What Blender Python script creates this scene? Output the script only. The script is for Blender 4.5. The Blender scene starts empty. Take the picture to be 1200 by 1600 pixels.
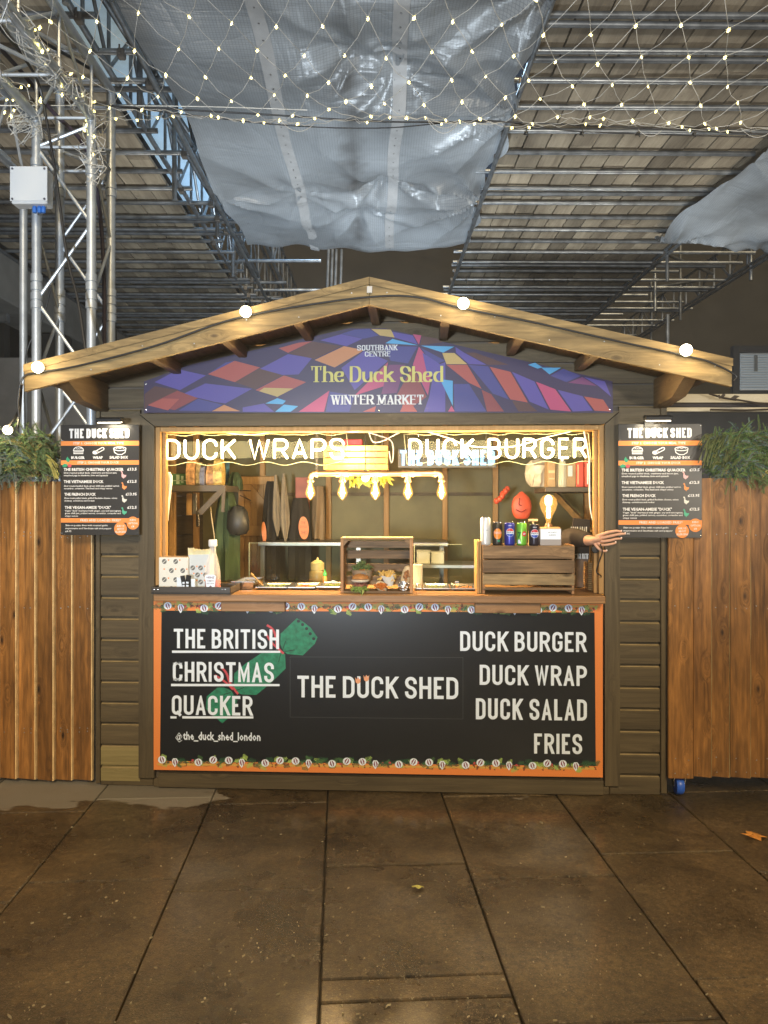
import bpy, math, random
from mathutils import Matrix, Vector
R_ = random.Random(7)
SC = bpy.context.scene
COL = SC.collection
rad = math.radians

# ------------------------------------------------------------------ camera
F_PX, HOR = 1200.0, 790.0
CAM = Vector((0.2147, -4.0444, 1.5))
YAW = rad(2.8)
FWD = Vector((-math.sin(YAW), math.cos(YAW), 0)); RGT = Vector((math.cos(YAW), math.sin(YAW), 0)); UP = Vector((0, 0, 1))
cam_d = bpy.data.cameras.new('camera'); cam_o = bpy.data.objects.new('camera', cam_d); COL.objects.link(cam_o)
cam_o.location = CAM; cam_o.rotation_euler = (rad(90), 0, YAW)
cam_d.sensor_fit = 'HORIZONTAL'; cam_d.sensor_width = 36; cam_d.lens = 36
cam_d.shift_y = -10 / 1200; cam_d.clip_end = 300; cam_d.clip_start = 0.05
SC.camera = cam_o

# ------------------------------------------------------------------ world and lights
wd = bpy.data.worlds.new('World'); SC.world = wd; wd.use_nodes = True
wn = wd.node_tree.nodes; wl = wd.node_tree.links
bg = wn['Background']; sky = wn.new('ShaderNodeTexSky'); sky.sky_type = 'NISHITA'; sky.sun_disc = False
sky.sun_elevation = rad(28); sky.sun_rotation = rad(195)
wl.new(sky.outputs[0], bg.inputs[0]); bg.inputs[1].default_value = 0.014
def lamp(name, kind, loc, energy, color, **kw):
    d = bpy.data.lights.new(name, kind); d.energy = energy; d.color = color
    for k, v in kw.items(): setattr(d, k, v)
    o = bpy.data.objects.new(name, d); COL.objects.link(o); o.location = loc
    return o
def aim(o, target):
    o.rotation_euler = (Vector(target) - o.location).to_track_quat('-Z', 'Y').to_euler()
sun = lamp('sun', 'SUN', (0, -8, 8), 2.15, (1.0, 0.78, 0.46), angle=rad(14))
aim(sun, Vector((0, -8, 8)) + Vector((-0.22, 1, -0.62)))
# unseen spots added behind the camera and shed, to light the scaffold ceiling
for loc, tgt, en, colr, cone in (((-0.9, -7.4, 1.4), (-0.3, 2.6, 5.0), 1900, (0.82, 0.91, 1.0), 62), ((4.4, -7.0, 1.6), (2.9, 2.6, 5.0), 1300, (1.0, 0.90, 0.74), 60),
                                 ((-3.4, 4.2, 0.5), (-3.0, 6.2, 5.0), 150, (1.0, 0.92, 0.78), 150), ((0.1, 4.4, 0.5), (-0.3, 6.4, 5.0), 520, (0.78, 0.90, 1.0), 150), ((3.3, 4.6, 0.5), (2.6, 6.6, 5.0), 190, (1.0, 0.93, 0.80), 150)):
    fl = lamp('unseen_flood', 'SPOT', loc, en, colr, spot_size=rad(cone), spot_blend=0.8, shadow_soft_size=0.25); aim(fl, tgt)
fl3 = lamp('unseen_flood', 'AREA', (-1.0, 6.5, 7.4), 130, (0.55, 0.78, 1.0), size=1.2); aim(fl3, (-1.4, 4.0, 5.0))  # unseen area lamp added above the deck for the upper sheet's blue light

SC.view_settings.view_transform = 'Standard'; SC.view_settings.look = 'None'
SC.view_settings.gamma = 1; SC.view_settings.use_curve_mapping = False
SC.view_settings.exposure = 0.25
SC.cycles.max_bounces = 8; SC.cycles.transparent_max_bounces = 16
SC.cycles.sample_clamp_indirect = 4

# ------------------------------------------------------------------ pixel -> place helpers
def ray(px, py): return FWD + RGT * ((px - 600) / F_PX) + UP * ((HOR - py) / F_PX)
def W(px, py, y):                       # point of the plane y = const (the shed's axes)
    d = ray(px, py); t = (y - CAM.y) / d.y; return CAM + d * t
def Wd(px, py, depth): return CAM + ray(px, py) * depth
def Wz(px, py, z):
    d = ray(px, py); t = (z - CAM.z) / d.z; return CAM + d * t
def X(px, y=0.0): return W(px, HOR, y).x
def Z(py, px=600, y=0.0): return W(px, py, y).z

# ------------------------------------------------------------------ objects
TM = {}
def tag(o, label=None, cat=None, group=None, kind=None):
    if label: o['label'] = label
    if cat: o['category'] = cat
    if group: o['group'] = group
    if kind: o['kind'] = kind
    return o
def thing(name, label, cat, loc=(0, 0, 0), rz=0.0, group=None, kind=None, parent=None):
    o = bpy.data.objects.new(name, None); COL.objects.link(o); o.empty_display_size = 0.1
    o.location = loc; o.rotation_euler = (0, 0, rz)
    TM[o.name] = Matrix.Translation(Vector(loc)) @ Matrix.Rotation(rz, 4, 'Z')
    return tag(o, label, cat, group, kind)
def kids(o): return [c for c in bpy.data.objects if c.parent == o]
def copy_tree(root, loc, rz, label=None):
    c = root.copy(); COL.objects.link(c); c.location = loc; c.rotation_euler = (0, 0, rz)
    if label: c['label'] = label
    for k in kids(root):
        d = k.copy(); COL.objects.link(d); d.parent = c
        for g in kids(k):
            e = g.copy(); COL.objects.link(e); e.parent = d
    return c

class MB:
    def __init__(s): s.v = []; s.f = []; s.m = []; s.mi = 0; s.smooth = False
    def add(s, vs, fs):
        n = len(s.v); s.v += [Vector(p) for p in vs]
        for f in fs: s.f.append(tuple(n + i for i in f)); s.m.append(s.mi)
        return s
    def box(s, x0, x1, y0, y1, z0, z1, c=0.0):
        if c <= 0:
            return s.add([(x, y, z) for x in (x0, x1) for y in (y0, y1) for z in (z0, z1)],
                         [(0, 1, 3, 2), (4, 6, 7, 5), (0, 4, 5, 1), (2, 3, 7, 6), (0, 2, 6, 4), (1, 5, 7, 3)])
        lo = (x0, y0, z0); hi = (x1, y1, z1)
        cen = Vector(((x0 + x1) / 2, (y0 + y1) / 2, (z0 + z1) / 2)); idx = {}; vs = []
        c = min(c, *(abs(hi[i] - lo[i]) * 0.4 for i in range(3)))
        for sx in (0, 1):
            for sy in (0, 1):
                for sz in (0, 1):
                    sg = (sx, sy, sz)
                    for a in range(3):
                        p = [hi[i] if sg[i] else lo[i] for i in range(3)]
                        for i in range(3):
                            if i != a: p[i] += -c if sg[i] else c
                        idx[(sg, a)] = len(vs); vs.append(Vector(p))
        fs = []
        def face(ids):
            P = [vs[i] for i in ids]; n = (P[1] - P[0]).cross(P[2] - P[0]); m = sum(P, Vector()) / len(P)
            fs.append(tuple(ids) if n.dot(m - cen) > 0 else tuple(reversed(ids)))
        for a in range(3):
            b, d = [i for i in range(3) if i != a]
            for sa in (0, 1):
                ids = []
                for (sb, sd) in ((0, 0), (1, 0), (1, 1), (0, 1)):
                    sg = [0, 0, 0]; sg[a] = sa; sg[b] = sb; sg[d] = sd; ids.append(idx[(tuple(sg), a)])
                face(ids)
            for sb in (0, 1):           # edges along axis a between faces b and d
                for sd in (0, 1):
                    s0 = [0, 0, 0]; s0[b] = sb; s0[d] = sd; s1 = list(s0); s1[a] = 1
                    face([idx[(tuple(s0), b)], idx[(tuple(s1), b)], idx[(tuple(s1), d)], idx[(tuple(s0), d)]])
        for sx in (0, 1):
            for sy in (0, 1):
                for sz in (0, 1): face([idx[((sx, sy, sz), a)] for a in range(3)])
        return s.add(vs, fs)
    def obox(s, cen, size, rot=None, c=0.0):
        t = MB(); t.box(-size[0] / 2, size[0] / 2, -size[1] / 2, size[1] / 2, -size[2] / 2, size[2] / 2, c)
        M = Matrix.Translation(Vector(cen)) @ (rot.to_4x4() if rot is not None else Matrix())
        return s.add([M @ v for v in t.v], t.f)
    def beam(s, p0, p1, w, h, up=(0, 0, 1), c=0.0):
        p0 = Vector(p0); p1 = Vector(p1); d = (p1 - p0); L = d.length; d.normalize()
        u = Vector(up); r = d.cross(u).normalized(); u = r.cross(d).normalized()
        M = Matrix((r, d, u)).transposed()
        return s.obox((p0 + p1) / 2, (w, L, h), M, c)
    def tube(s, pts, r, n=10, cap=True, closed=False):
        pts = [Vector(p) for p in pts]; N = len(pts); rings = []
        rr = r if isinstance(r, (list, tuple)) else [r] * N
        prev = None; base = len(s.v)
        for i, p in enumerate(pts):
            if closed: d = pts[(i + 1) % N] - pts[i - 1]
            elif i == 0: d = pts[1] - pts[0]
            elif i == N - 1: d = pts[-1] - pts[-2]
            else: d = (pts[i + 1] - p).normalized() + (p - pts[i - 1]).normalized()
            if d.length < 1e-9: d = Vector((0, 0, 1))
            d.normalize()
            if prev is None:
                a = Vector((0, 0, 1)) if abs(d.z) < 0.9 else Vector((1, 0, 0)); u = d.cross(a).normalized()
            else:
                u = prev - d * prev.dot(d)
                u = u.normalized() if u.length > 1e-6 else d.orthogonal().normalized()
            prev = u; w = d.cross(u)
            for k in range(n):
                a = 2 * math.pi * k / n; s.v.append(p + (u * math.cos(a) + w * math.sin(a)) * rr[i])
        M = N if closed else N - 1
        for i in range(M):
            j = (i + 1) % N
            for k in range(n):
                k2 = (k + 1) % n
                s.f.append((base + i * n + k, base + i * n + k2, base + j * n + k2, base + j * n + k)); s.m.append(s.mi)
        if cap and not closed:
            s.f.append(tuple(base + k for k in reversed(range(n)))); s.m.append(s.mi)
            s.f.append(tuple(base + (N - 1) * n + k for k in range(n))); s.m.append(s.mi)
        return s
    def lathe(s, prof, cen=(0, 0, 0), n=20, axis='Z', sy=1.0):
        base = len(s.v); c = Vector(cen)
        for (r, h) in prof:
            for k in range(n):
                a = 2 * math.pi * k / n
                if axis == 'Z': p = Vector((r * math.cos(a), r * math.sin(a) * sy, h))
                elif axis == 'X': p = Vector((h, r * math.cos(a), r * math.sin(a)))
                else: p = Vector((r * math.cos(a), h, -r * math.sin(a)))
                s.v.append(c + p)
        for i in range(len(prof) - 1):
            for k in range(n):
                k2 = (k + 1) % n
                s.f.append((base + i * n + k, base + i * n + k2, base + (i + 1) * n + k2, base + (i + 1) * n + k)); s.m.append(s.mi)
        if prof[0][0] > 1e-5: s.f.append(tuple(base + k for k in reversed(range(n)))); s.m.append(s.mi)
        if prof[-1][0] > 1e-5:
            b = base + (len(prof) - 1) * n; s.f.append(tuple(b + k for k in range(n))); s.m.append(s.mi)
        return s
    def prism(s, poly, y0, y1):         # poly in (x, z), counter-clockwise seen from -y
        n = len(poly); vs = [(x, y0, z) for x, z in poly] + [(x, y1, z) for x, z in poly]
        fs = [tuple(range(n)), tuple(range(2 * n - 1, n - 1, -1))]
        for i in range(n):
            j = (i + 1) % n; fs.append((i, i + n, j + n, j))
        return s.add(vs, fs)
    def prism_x(s, poly, x0, x1):       # poly in (y, z)
        n = len(poly); vs = [(x0, y, z) for y, z in poly] + [(x1, y, z) for y, z in poly]
        fs = [tuple(range(n)), tuple(range(2 * n - 1, n - 1, -1))]
        for i in range(n):
            j = (i + 1) % n; fs.append((i, i + n, j + n, j))
        return s.add(vs, fs)
    def prism_z(s, poly, z0, z1):
        n = len(poly); vs = [(x, y, z0) for x, y in poly] + [(x, y, z1) for x, y in poly]
        fs = [tuple(range(n - 1, -1, -1)), tuple(range(n, 2 * n))]
        for i in range(n):
            j = (i + 1) % n; fs.append((i, j, j + n, i + n))
        return s.add(vs, fs)
    def flat(s, poly, y):               # one face in the x-z plane, towards -y
        a = sum(poly[i][0] * poly[(i + 1) % len(poly)][1] - poly[(i + 1) % len(poly)][0] * poly[i][1] for i in range(len(poly)))
        if a < 0: poly = poly[::-1]
        return s.add([(x, y, z) for x, z in poly], [tuple(range(len(poly)))])
    def mat(s, i): s.mi = i; return s

def build(mb, name, mats, parent=None, label=None, cat=None, group=None, kind=None, local=False, smooth=False, centre=True):
    if not isinstance(mats, (list, tuple)): mats = [mats]
    vs = mb.v
    if parent is not None and not local:
        inv = TM[parent.name].inverted(); vs = [inv @ v for v in vs]
    if centre and vs:
        lo = Vector([min(v[i] for v in vs) for i in range(3)]); hi = Vector([max(v[i] for v in vs) for i in range(3)])
        c = (lo + hi) / 2
        if parent is None: c.z = lo.z
    else: c = Vector((0, 0, 0))
    me = bpy.data.meshes.new(name); me.from_pydata([v - c for v in vs], [], mb.f)
    for m in mats: me.materials.append(m)
    if len(mats) > 1: me.polygons.foreach_set('material_index', mb.m)
    if smooth or mb.smooth:
        me.polygons.foreach_set('use_smooth', [True] * len(me.polygons))
        try: me.set_sharp_from_angle(angle=rad(38))
        except Exception: pass
    me.update()
    o = bpy.data.objects.new(name, me); COL.objects.link(o); o.location = c
    if parent is not None:
        o.parent = parent
        TM[o.name] = TM[parent.name] @ Matrix.Translation(c)
    else: TM[o.name] = Matrix.Translation(c)
    return tag(o, label, cat, group, kind)

# ------------------------------------------------------------------ materials
def setp(b, k, v):
    if k in b.inputs: b.inputs[k].default_value = v
MC = {}
def mat(name, col, rough=0.5, metal=0.0, emit=None, es=0.0, trans=0.0, ior=1.45, alpha=1.0, noise=0.0, nscale=20.0, bump=0.0, coat=0.0, sampling=None):
    if name in MC: return MC[name]
    m = bpy.data.materials.new(name); m.use_nodes = True; MC[name] = m
    nt = m.node_tree; b = nt.nodes['Principled BSDF']
    b.inputs['Base Color'].default_value = (*col, 1); b.inputs['Roughness'].default_value = rough
    b.inputs['Metallic'].default_value = metal
    if emit: setp(b, 'Emission Color', (*emit, 1)); setp(b, 'Emission Strength', es)
    setp(b, 'Transmission Weight', trans); setp(b, 'IOR', ior); setp(b, 'Alpha', alpha); setp(b, 'Coat Weight', coat)
    if noise > 0 or bump > 0:
        tc = nt.nodes.new('ShaderNodeTexCoord'); n = nt.nodes.new('ShaderNodeTexNoise')
        n.inputs['Scale'].default_value = nscale; n.inputs['Detail'].default_value = 6
        oi = nt.nodes.new('ShaderNodeObjectInfo'); ad = nt.nodes.new('ShaderNodeVectorMath'); ad.operation = 'MULTIPLY_ADD'
        nt.links.new(oi.outputs['Random'], ad.inputs[0]); ad.inputs[1].default_value = (17, 31, 23)
        nt.links.new(tc.outputs['Object'], ad.inputs[2]); nt.links.new(ad.outputs[0], n.inputs['Vector'])
        if noise > 0:
            mr = nt.nodes.new('ShaderNodeMapRange'); mr.inputs['From Min'].default_value = 0.3; mr.inputs['From Max'].default_value = 0.7
            mr.inputs['To Min'].default_value = 1 - noise; mr.inputs['To Max'].default_value = 1 + noise
            nt.links.new(n.outputs[0], mr.inputs['Value'])
            vm = nt.nodes.new('ShaderNodeVectorMath'); vm.operation = 'SCALE'; vm.inputs[0].default_value = col
            nt.links.new(mr.outputs[0], vm.inputs['Scale']); nt.links.new(vm.outputs[0], b.inputs['Base Color'])
        if bump > 0:
            bp = nt.nodes.new('ShaderNodeBump'); bp.inputs['Strength'].default_value = bump; bp.inputs['Distance'].default_value = 0.01
            nt.links.new(n.outputs[0], bp.inputs['Height']); nt.links.new(bp.outputs[0], b.inputs['Normal'])
    if sampling: m.cycles.emission_sampling = sampling
    return m

def wood(name, dark, light, axis='X', rough=0.62, vary=0.25, knots=0.6, grain=1.0, bump=0.25, stain=0.35, spec=0.4, saw=False):
    """sawn timber: streaks along one axis, knots, blotches, a tone of its own for every piece"""
    if name in MC: return MC[name]
    m = bpy.data.materials.new(name); m.use_nodes = True; MC[name] = m
    nt = m.node_tree; N = nt.nodes; L = nt.links; b = N['Principled BSDF']
    tc = N.new('ShaderNodeTexCoord'); oi = N.new('ShaderNodeObjectInfo')
    ad = N.new('ShaderNodeVectorMath'); ad.operation = 'MULTIPLY_ADD'; ad.inputs[1].default_value = (37, 91, 53)
    L.new(oi.outputs['Random'], ad.inputs[0]); L.new(tc.outputs['Object'], ad.inputs[2])
    def mapped(s_long, s_across):
        mp = N.new('ShaderNodeMapping'); sc = [s_across] * 3; sc['XYZ'.index(axis)] = s_long
        mp.inputs['Scale'].default_value = sc; L.new(ad.outputs[0], mp.inputs['Vector']); return mp
    m3 = mapped(4.2, 10.0); vo = N.new('ShaderNodeTexVoronoi'); vo.inputs['Scale'].default_value = 1.0; L.new(m3.outputs[0], vo.inputs['Vector'])
    wf = N.new('ShaderNodeMapRange'); wf.interpolation_type = 'SMOOTHSTEP'; wf.inputs['From Min'].default_value = 0.0; wf.inputs['From Max'].default_value = 0.42; wf.inputs['To Min'].default_value = 2.6 * knots; wf.inputs['To Max'].default_value = 0.0; L.new(vo.outputs['Distance'], wf.inputs['Value'])
    m1 = mapped(1.6 * grain, 38 * grain); wa = N.new('ShaderNodeVectorMath'); wa.operation = 'ADD'; L.new(m1.outputs[0], wa.inputs[0]); L.new(wf.outputs[0], wa.inputs[1])
    n1 = N.new('ShaderNodeTexNoise'); n1.inputs['Scale'].default_value = 1.0
    n1.inputs['Detail'].default_value = 8; n1.inputs['Roughness'].default_value = 0.65; n1.inputs['Distortion'].default_value = 0.9
    L.new(wa.outputs[0], n1.inputs['Vector'])
    m2 = mapped(1.2, 5.0); n2 = N.new('ShaderNodeTexNoise'); n2.inputs['Scale'].default_value = 1.0; n2.inputs['Detail'].default_value = 4
    L.new(m2.outputs[0], n2.inputs['Vector'])
    kr = N.new('ShaderNodeMapRange'); kr.inputs['From Min'].default_value = 0.05; kr.inputs['From Max'].default_value = 0.13
    kr.inputs['To Min'].default_value = 1.0; kr.inputs['To Max'].default_value = 0.0; L.new(vo.outputs['Distance'], kr.inputs['Value'])
    cr = N.new('ShaderNodeValToRGB'); cr.color_ramp.elements[0].position = 0.32; cr.color_ramp.elements[1].position = 0.72
    cr.color_ramp.elements[0].color = (*dark, 1); cr.color_ramp.elements[1].color = (*light, 1)
    mixf = N.new('ShaderNodeMath'); mixf.operation = 'MULTIPLY_ADD'; mixf.inputs[1].default_value = stain; 
    L.new(n2.outputs[0], mixf.inputs[0])
    sub = N.new('ShaderNodeMath'); sub.operation = 'MULTIPLY'; sub.inputs[1].default_value = 1 - stain; L.new(n1.outputs[0], sub.inputs[0]); L.new(sub.outputs[0], mixf.inputs[2])
    L.new(mixf.outputs[0], cr.inputs[0])
    km = N.new('ShaderNodeMath'); km.operation = 'MULTIPLY'; km.inputs[1].default_value = knots; L.new(kr.outputs[0], km.inputs[0])
    kx = N.new('ShaderNodeMix'); kx.data_type = 'RGBA'; L.new(km.outputs[0], kx.inputs[0]); L.new(cr.outputs[0], kx.inputs[6])
    kx.inputs[7].default_value = (dark[0] * 0.4, dark[1] * 0.35, dark[2] * 0.3, 1)
    rv = N.new('ShaderNodeMapRange'); rv.inputs['To Min'].default_value = 1 - vary; rv.inputs['To Max'].default_value = 1 + vary; L.new(oi.outputs['Random'], rv.inputs['Value'])
    sc = N.new('ShaderNodeVectorMath'); sc.operation = 'SCALE'; L.new(kx.outputs[2], sc.inputs[0]); L.new(rv.outputs[0], sc.inputs['Scale'])
    L.new(sc.outputs[0], b.inputs['Base Color'])
    if saw:                              # rough-sawn: fine marks across the grain and scuffed lighter patches
        m4 = mapped(9, 60); n4 = N.new('ShaderNodeTexNoise'); n4.inputs['Scale'].default_value = 1.0; n4.inputs['Detail'].default_value = 3; L.new(m4.outputs[0], n4.inputs['Vector'])
        m5 = mapped(3.0, 11); n5 = N.new('ShaderNodeTexNoise'); n5.inputs['Scale'].default_value = 1.0; n5.inputs['Detail'].default_value = 7; n5.inputs['Distortion'].default_value = 1.5; L.new(m5.outputs[0], n5.inputs['Vector'])
        sm = N.new('ShaderNodeMath'); sm.operation = 'MULTIPLY'; L.new(n4.outputs[0], sm.inputs[0]); L.new(n5.outputs[0], sm.inputs[1])
        sr_ = N.new('ShaderNodeMapRange'); sr_.inputs['From Min'].default_value = .12; sr_.inputs['From Max'].default_value = .42; sr_.inputs['To Min'].default_value = .70; sr_.inputs['To Max'].default_value = 1.35; L.new(sm.outputs[0], sr_.inputs['Value'])
        s2 = N.new('ShaderNodeVectorMath'); s2.operation = 'SCALE'; L.new(sc.outputs[0], s2.inputs[0]); L.new(sr_.outputs[0], s2.inputs['Scale']); L.new(s2.outputs[0], b.inputs['Base Color'])
    rr = N.new('ShaderNodeMapRange'); rr.inputs['To Min'].default_value = rough + 0.12; rr.inputs['To Max'].default_value = rough - 0.12
    L.new(n1.outputs[0], rr.inputs['Value']); L.new(rr.outputs[0], b.inputs['Roughness'])
    bp = N.new('ShaderNodeBump'); bp.inputs['Strength'].default_value = bump; bp.inputs['Distance'].default_value = 0.004
    L.new(n1.outputs[0], bp.inputs['Height']); L.new(bp.outputs[0], b.inputs['Normal']); setp(b, 'Specular IOR Level', spec)
    return m

SHED_D, SHED_L = (0.046, 0.034, 0.018), (0.138, 0.104, 0.056)
wood_shed_h = wood('shed_timber_h', SHED_D, SHED_L, 'X', vary=0.16, knots=0.45)
wood_shed_v = wood('shed_timber_v', SHED_D, SHED_L, 'Z', vary=0.12, knots=0.4)
wood_shed_y = wood('shed_timber_y', SHED_D, SHED_L, 'Y', vary=0.15, knots=0.4)
wood_pale = wood('shed_timber_bare', (0.16, 0.13, 0.055), (0.33, 0.27, 0.12), 'X', vary=0.1)
wood_fascia = wood('fascia_timber', (0.085, 0.055, 0.020), (0.31, 0.215, 0.088), 'X', vary=0.08, knots=0.9, stain=0.35, saw=True)
wood_soffit = wood('soffit_timber', (0.07, 0.045, 0.02), (0.17, 0.11, 0.05), 'Y', vary=0.2)
wood_fence = wood('fence_timber', (0.050, 0.019, 0.004), (0.50, 0.23, 0.062), 'Z', vary=0.24, knots=0.95, stain=0.42, bump=0.7, rough=0.5, saw=True)
lit_edge_dim = mat('board_lit_edge', (0.30, 0.225, 0.11), 0.6, noise=0.3, nscale=15)  # lighter tone standing in for light caught on board edges
lit_edge = mat('plank_lit_edge', (0.80, 0.58, 0.30), 0.6, noise=0.2, nscale=20)  # bright strip painted where lamplight catches the plank edges
wood_frame = wood('golden_frame_timber', (0.30, 0.16, 0.05), (0.55, 0.33, 0.13), 'Z', vary=0.1)
wood_counter = wood('counter_timber', (0.17, 0.085, 0.03), (0.42, 0.23, 0.10), 'X', vary=0.1, rough=0.45)
wood_crate = wood('crate_timber', (0.06, 0.032, 0.015), (0.34, 0.21, 0.10), 'X', vary=0.4, knots=0.9, stain=0.35, saw=True)
wood_crate_pale = wood('crate_timber_pale', (0.16, 0.10, 0.045), (0.50, 0.36, 0.18), 'X', vary=0.2, knots=0.9, stain=0.35, saw=True)
wood_crate_z = wood('crate_timber_end', (0.25, 0.12, 0.05), (0.5, 0.28, 0.13), 'Z', vary=0.2)
wood_plank = wood('scaffold_board', (0.13, 0.10, 0.068), (0.42, 0.35, 0.25), 'Y', vary=0.34, knots=0.4, stain=0.6, rough=0.75, grain=0.6)
galv = mat('galvanised_tube', (0.30, 0.32, 0.34), 0.38, 0.75, noise=0.35, nscale=9, bump=0.05)
galv_d = mat('dull_tube', (0.16, 0.17, 0.18), 0.5, 0.6, noise=0.4, nscale=9)
alu = mat('truss_aluminium', (0.50, 0.54, 0.58), 0.42, 0.6, noise=0.12, nscale=14)
black = mat('black_plastic', (0.015, 0.015, 0.016), 0.45)
blackr = mat('black_rubber', (0.012, 0.012, 0.013), 0.6)
steel = mat('stainless_steel', (0.55, 0.54, 0.52), 0.22, 1.0, noise=0.08, nscale=30)
steel_d = mat('dull_steel', (0.30, 0.30, 0.30), 0.4, 0.9)
white_p = mat('white_plastic', (0.78, 0.78, 0.78), 0.4)
white_c = mat('white_cable', (0.75, 0.74, 0.68), 0.45)
green_p = mat('interior_green_paint', (0.145, 0.13, 0.055), 0.6, noise=0.2, nscale=5)
dark_in = mat('dark_interior_board', (0.075, 0.06, 0.045), 0.6, noise=0.25, nscale=4)
bronze = mat('copper_pipe', (0.42, 0.26, 0.15), 0.33, 0.85, noise=0.15, nscale=20)
clampm = mat('clamp_steel', (0.20, 0.18, 0.16), 0.55, 0.6)

# ------------------------------------------------------------------ lettering
# every glyph is a list of strokes (centre lines in a 1 x 1 box); 'r' strokes have rounded corners
def G(w, *st): return (w, st)
GL = {
 'A': G(1.0, ('s', (0, 0), (.5, 1), (1, 0)), ('s', (.17, .28), (.83, .28))),
 'B': G(1.0, ('s', (0, 0), (0, 1)), ('r', (0, 1), (.93, 1), (.93, .53), (0, .53)), ('r', (0, .53), (1, .53), (1, 0), (0, 0))),
 'C': G(1.0, ('r', (1, .68), (1, 1), (0, 1), (0, 0), (1, 0), (1, .32))),
 'D': G(1.0, ('s', (0, 0), (0, 1)), ('r', (0, 1), (1, 1), (1, 0), (0, 0))),
 'E': G(.78, ('s', (1, 1), (0, 1), (0, 0), (1, 0)), ('s', (0, .52), (.85, .52))),
 'F': G(.75, ('s', (1, 1), (0, 1), (0, 0)), ('s', (0, .5), (.85, .5))),
 'G': G(1.0, ('r', (1, .70), (1, 1), (0, 1), (0, 0), (1, 0), (1, .45)), ('s', (1, .45), (.55, .45))),
 'H': G(1.0, ('s', (0, 0), (0, 1)), ('s', (1, 0), (1, 1)), ('s', (0, .52), (1, .52))),
 'I': G(0.0, ('s', (0, 0), (0, 1))),
 'K': G(1.0, ('s', (0, 0), (0, 1)), ('s', (1, 1), (0, .40)), ('s', (.34, .62), (1, 0))),
 'L': G(.72, ('s', (0, 1), (0, 0), (1, 0))),
 'M': G(1.3, ('s', (0, 0), (0, 1), (.5, .1), (1, 1), (1, 0))),
 'N': G(1.0, ('s', (0, 0), (0, 1), (1, 0), (1, 1))),
 'O': G(1.0, ('c', (0, 0), (0, 1), (1, 1), (1, 0))),
 'P': G(1.0, ('s', (0, 0), (0, 1)), ('r', (0, 1), (1, 1), (1, .46), (0, .46))),
 'Q': G(1.0, ('c', (0, 0), (0, 1), (1, 1), (1, 0)), ('s', (.5, .12), (1.1, -.14))),
 'R': G(1.0, ('s', (0, 0), (0, 1)), ('r', (0, 1), (1, 1), (1, .48), (0, .48)), ('s', (.55, .48), (1.02, 0))),
 'S': G(1.0, ('r', (1, .70), (1, 1), (0, 1), (0, .56), (1, .44), (1, 0), (0, 0), (0, .30))),
 'T': G(1.0, ('s', (0, 1), (1, 1)), ('s', (.5, 1), (.5, 0))),
 'U': G(1.0, ('r', (0, 1), (0, 0), (1, 0), (1, 1))),
 'V': G(1.0, ('s', (0, 1), (.5, 0), (1, 1))),
 'W': G(1.45, ('s', (0, 1), (.25, 0), (.5, .95), (.75, 0), (1, 1))),
 'X': G(1.0, ('s', (0, 0), (1, 1)), ('s', (0, 1), (1, 0))),
 'Y': G(1.0, ('s', (0, 1), (.5, .45), (1, 1)), ('s', (.5, .45), (.5, 0))),
 'Z': G(.9, ('s', (0, 1), (1, 1), (0, 0), (1, 0))),
 'h': G(.85, ('s', (0, 0), (0, 1)), ('r', (0, .5), (0, .64), (1, .64), (1, 0))),
 'e': G(.8, ('r', (0, .34), (1, .34), (1, .64), (0, .64), (0, 0), (1, 0), (1, .14))),
 'u': G(.85, ('r', (0, .64), (0, 0), (1, 0), (1, .2)), ('s', (1, 0), (1, .64))),
 'c': G(.75, ('r', (1, .50), (1, .64), (0, .64), (0, 0), (1, 0), (1, .14))),
 'k': G(.9, ('s', (0, 0), (0, 1)), ('s', (.9, .64), (.05, .26)), ('s', (.35, .42), (1, 0))),
 'd': G(.85, ('s', (1, 0), (1, 1)), ('r', (1, .64), (0, .64), (0, 0), (1, 0))),
}
SERIF = {'T': [(.5, 0)], 'H': [(0, 0), (0, 1), (1, 0), (1, 1)], 'D': [], 'I': [(0, 0), (0, 1)], 'K': [(0, 0), (0, 1), (1, 0), (1, 1)],
         'W': [(0, 1), (.5, 1), (1, 1)], 'N': [(0, 0), (0, 1), (1, 1)], 'R': [(0, 0), (1.02, 0)], 'M': [(0, 0), (1, 0), (0, 1), (1, 1)],
         'A': [(0, 0), (1, 0)], 'U': [(0, 1), (1, 1)], 'B': [], 'E': [], 'h': [(0, 0), (1, 0)], 'k': [(0, 0), (1, 0)], 'P': [(0, 0)], 'F': [(0, 0)]}
def rounded(pts, r, closed=False, seg=6):
    out = []; n = len(pts); V2 = [Vector((p[0], p[1])) for p in pts]
    for i, p in enumerate(V2):
        if not closed and i in (0, n - 1): out.append(p); continue
        a = V2[i - 1]; b = V2[(i + 1) % n]; da = (a - p); db = (b - p)
        ka = 0.5 if (closed or i - 1 > 0) else 0.98; kb = 0.5 if (closed or i + 1 < n - 1) else 0.98
        q = min(r, da.length * ka, db.length * kb)
        s0 = p + da.normalized() * q; s1 = p + db.normalized() * q
        for k in range(seg + 1):
            t = k / seg; c = 0.44
            # cubic with circular-like tangents
            p1 = s0 + (p - s0) * 0.56; p2 = s1 + (p - s1) * 0.56
            out.append(s0 * (1 - t) ** 3 + p1 * 3 * t * (1 - t) ** 2 + p2 * 3 * t * t * (1 - t) + s1 * t ** 3)
    return out
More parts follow.
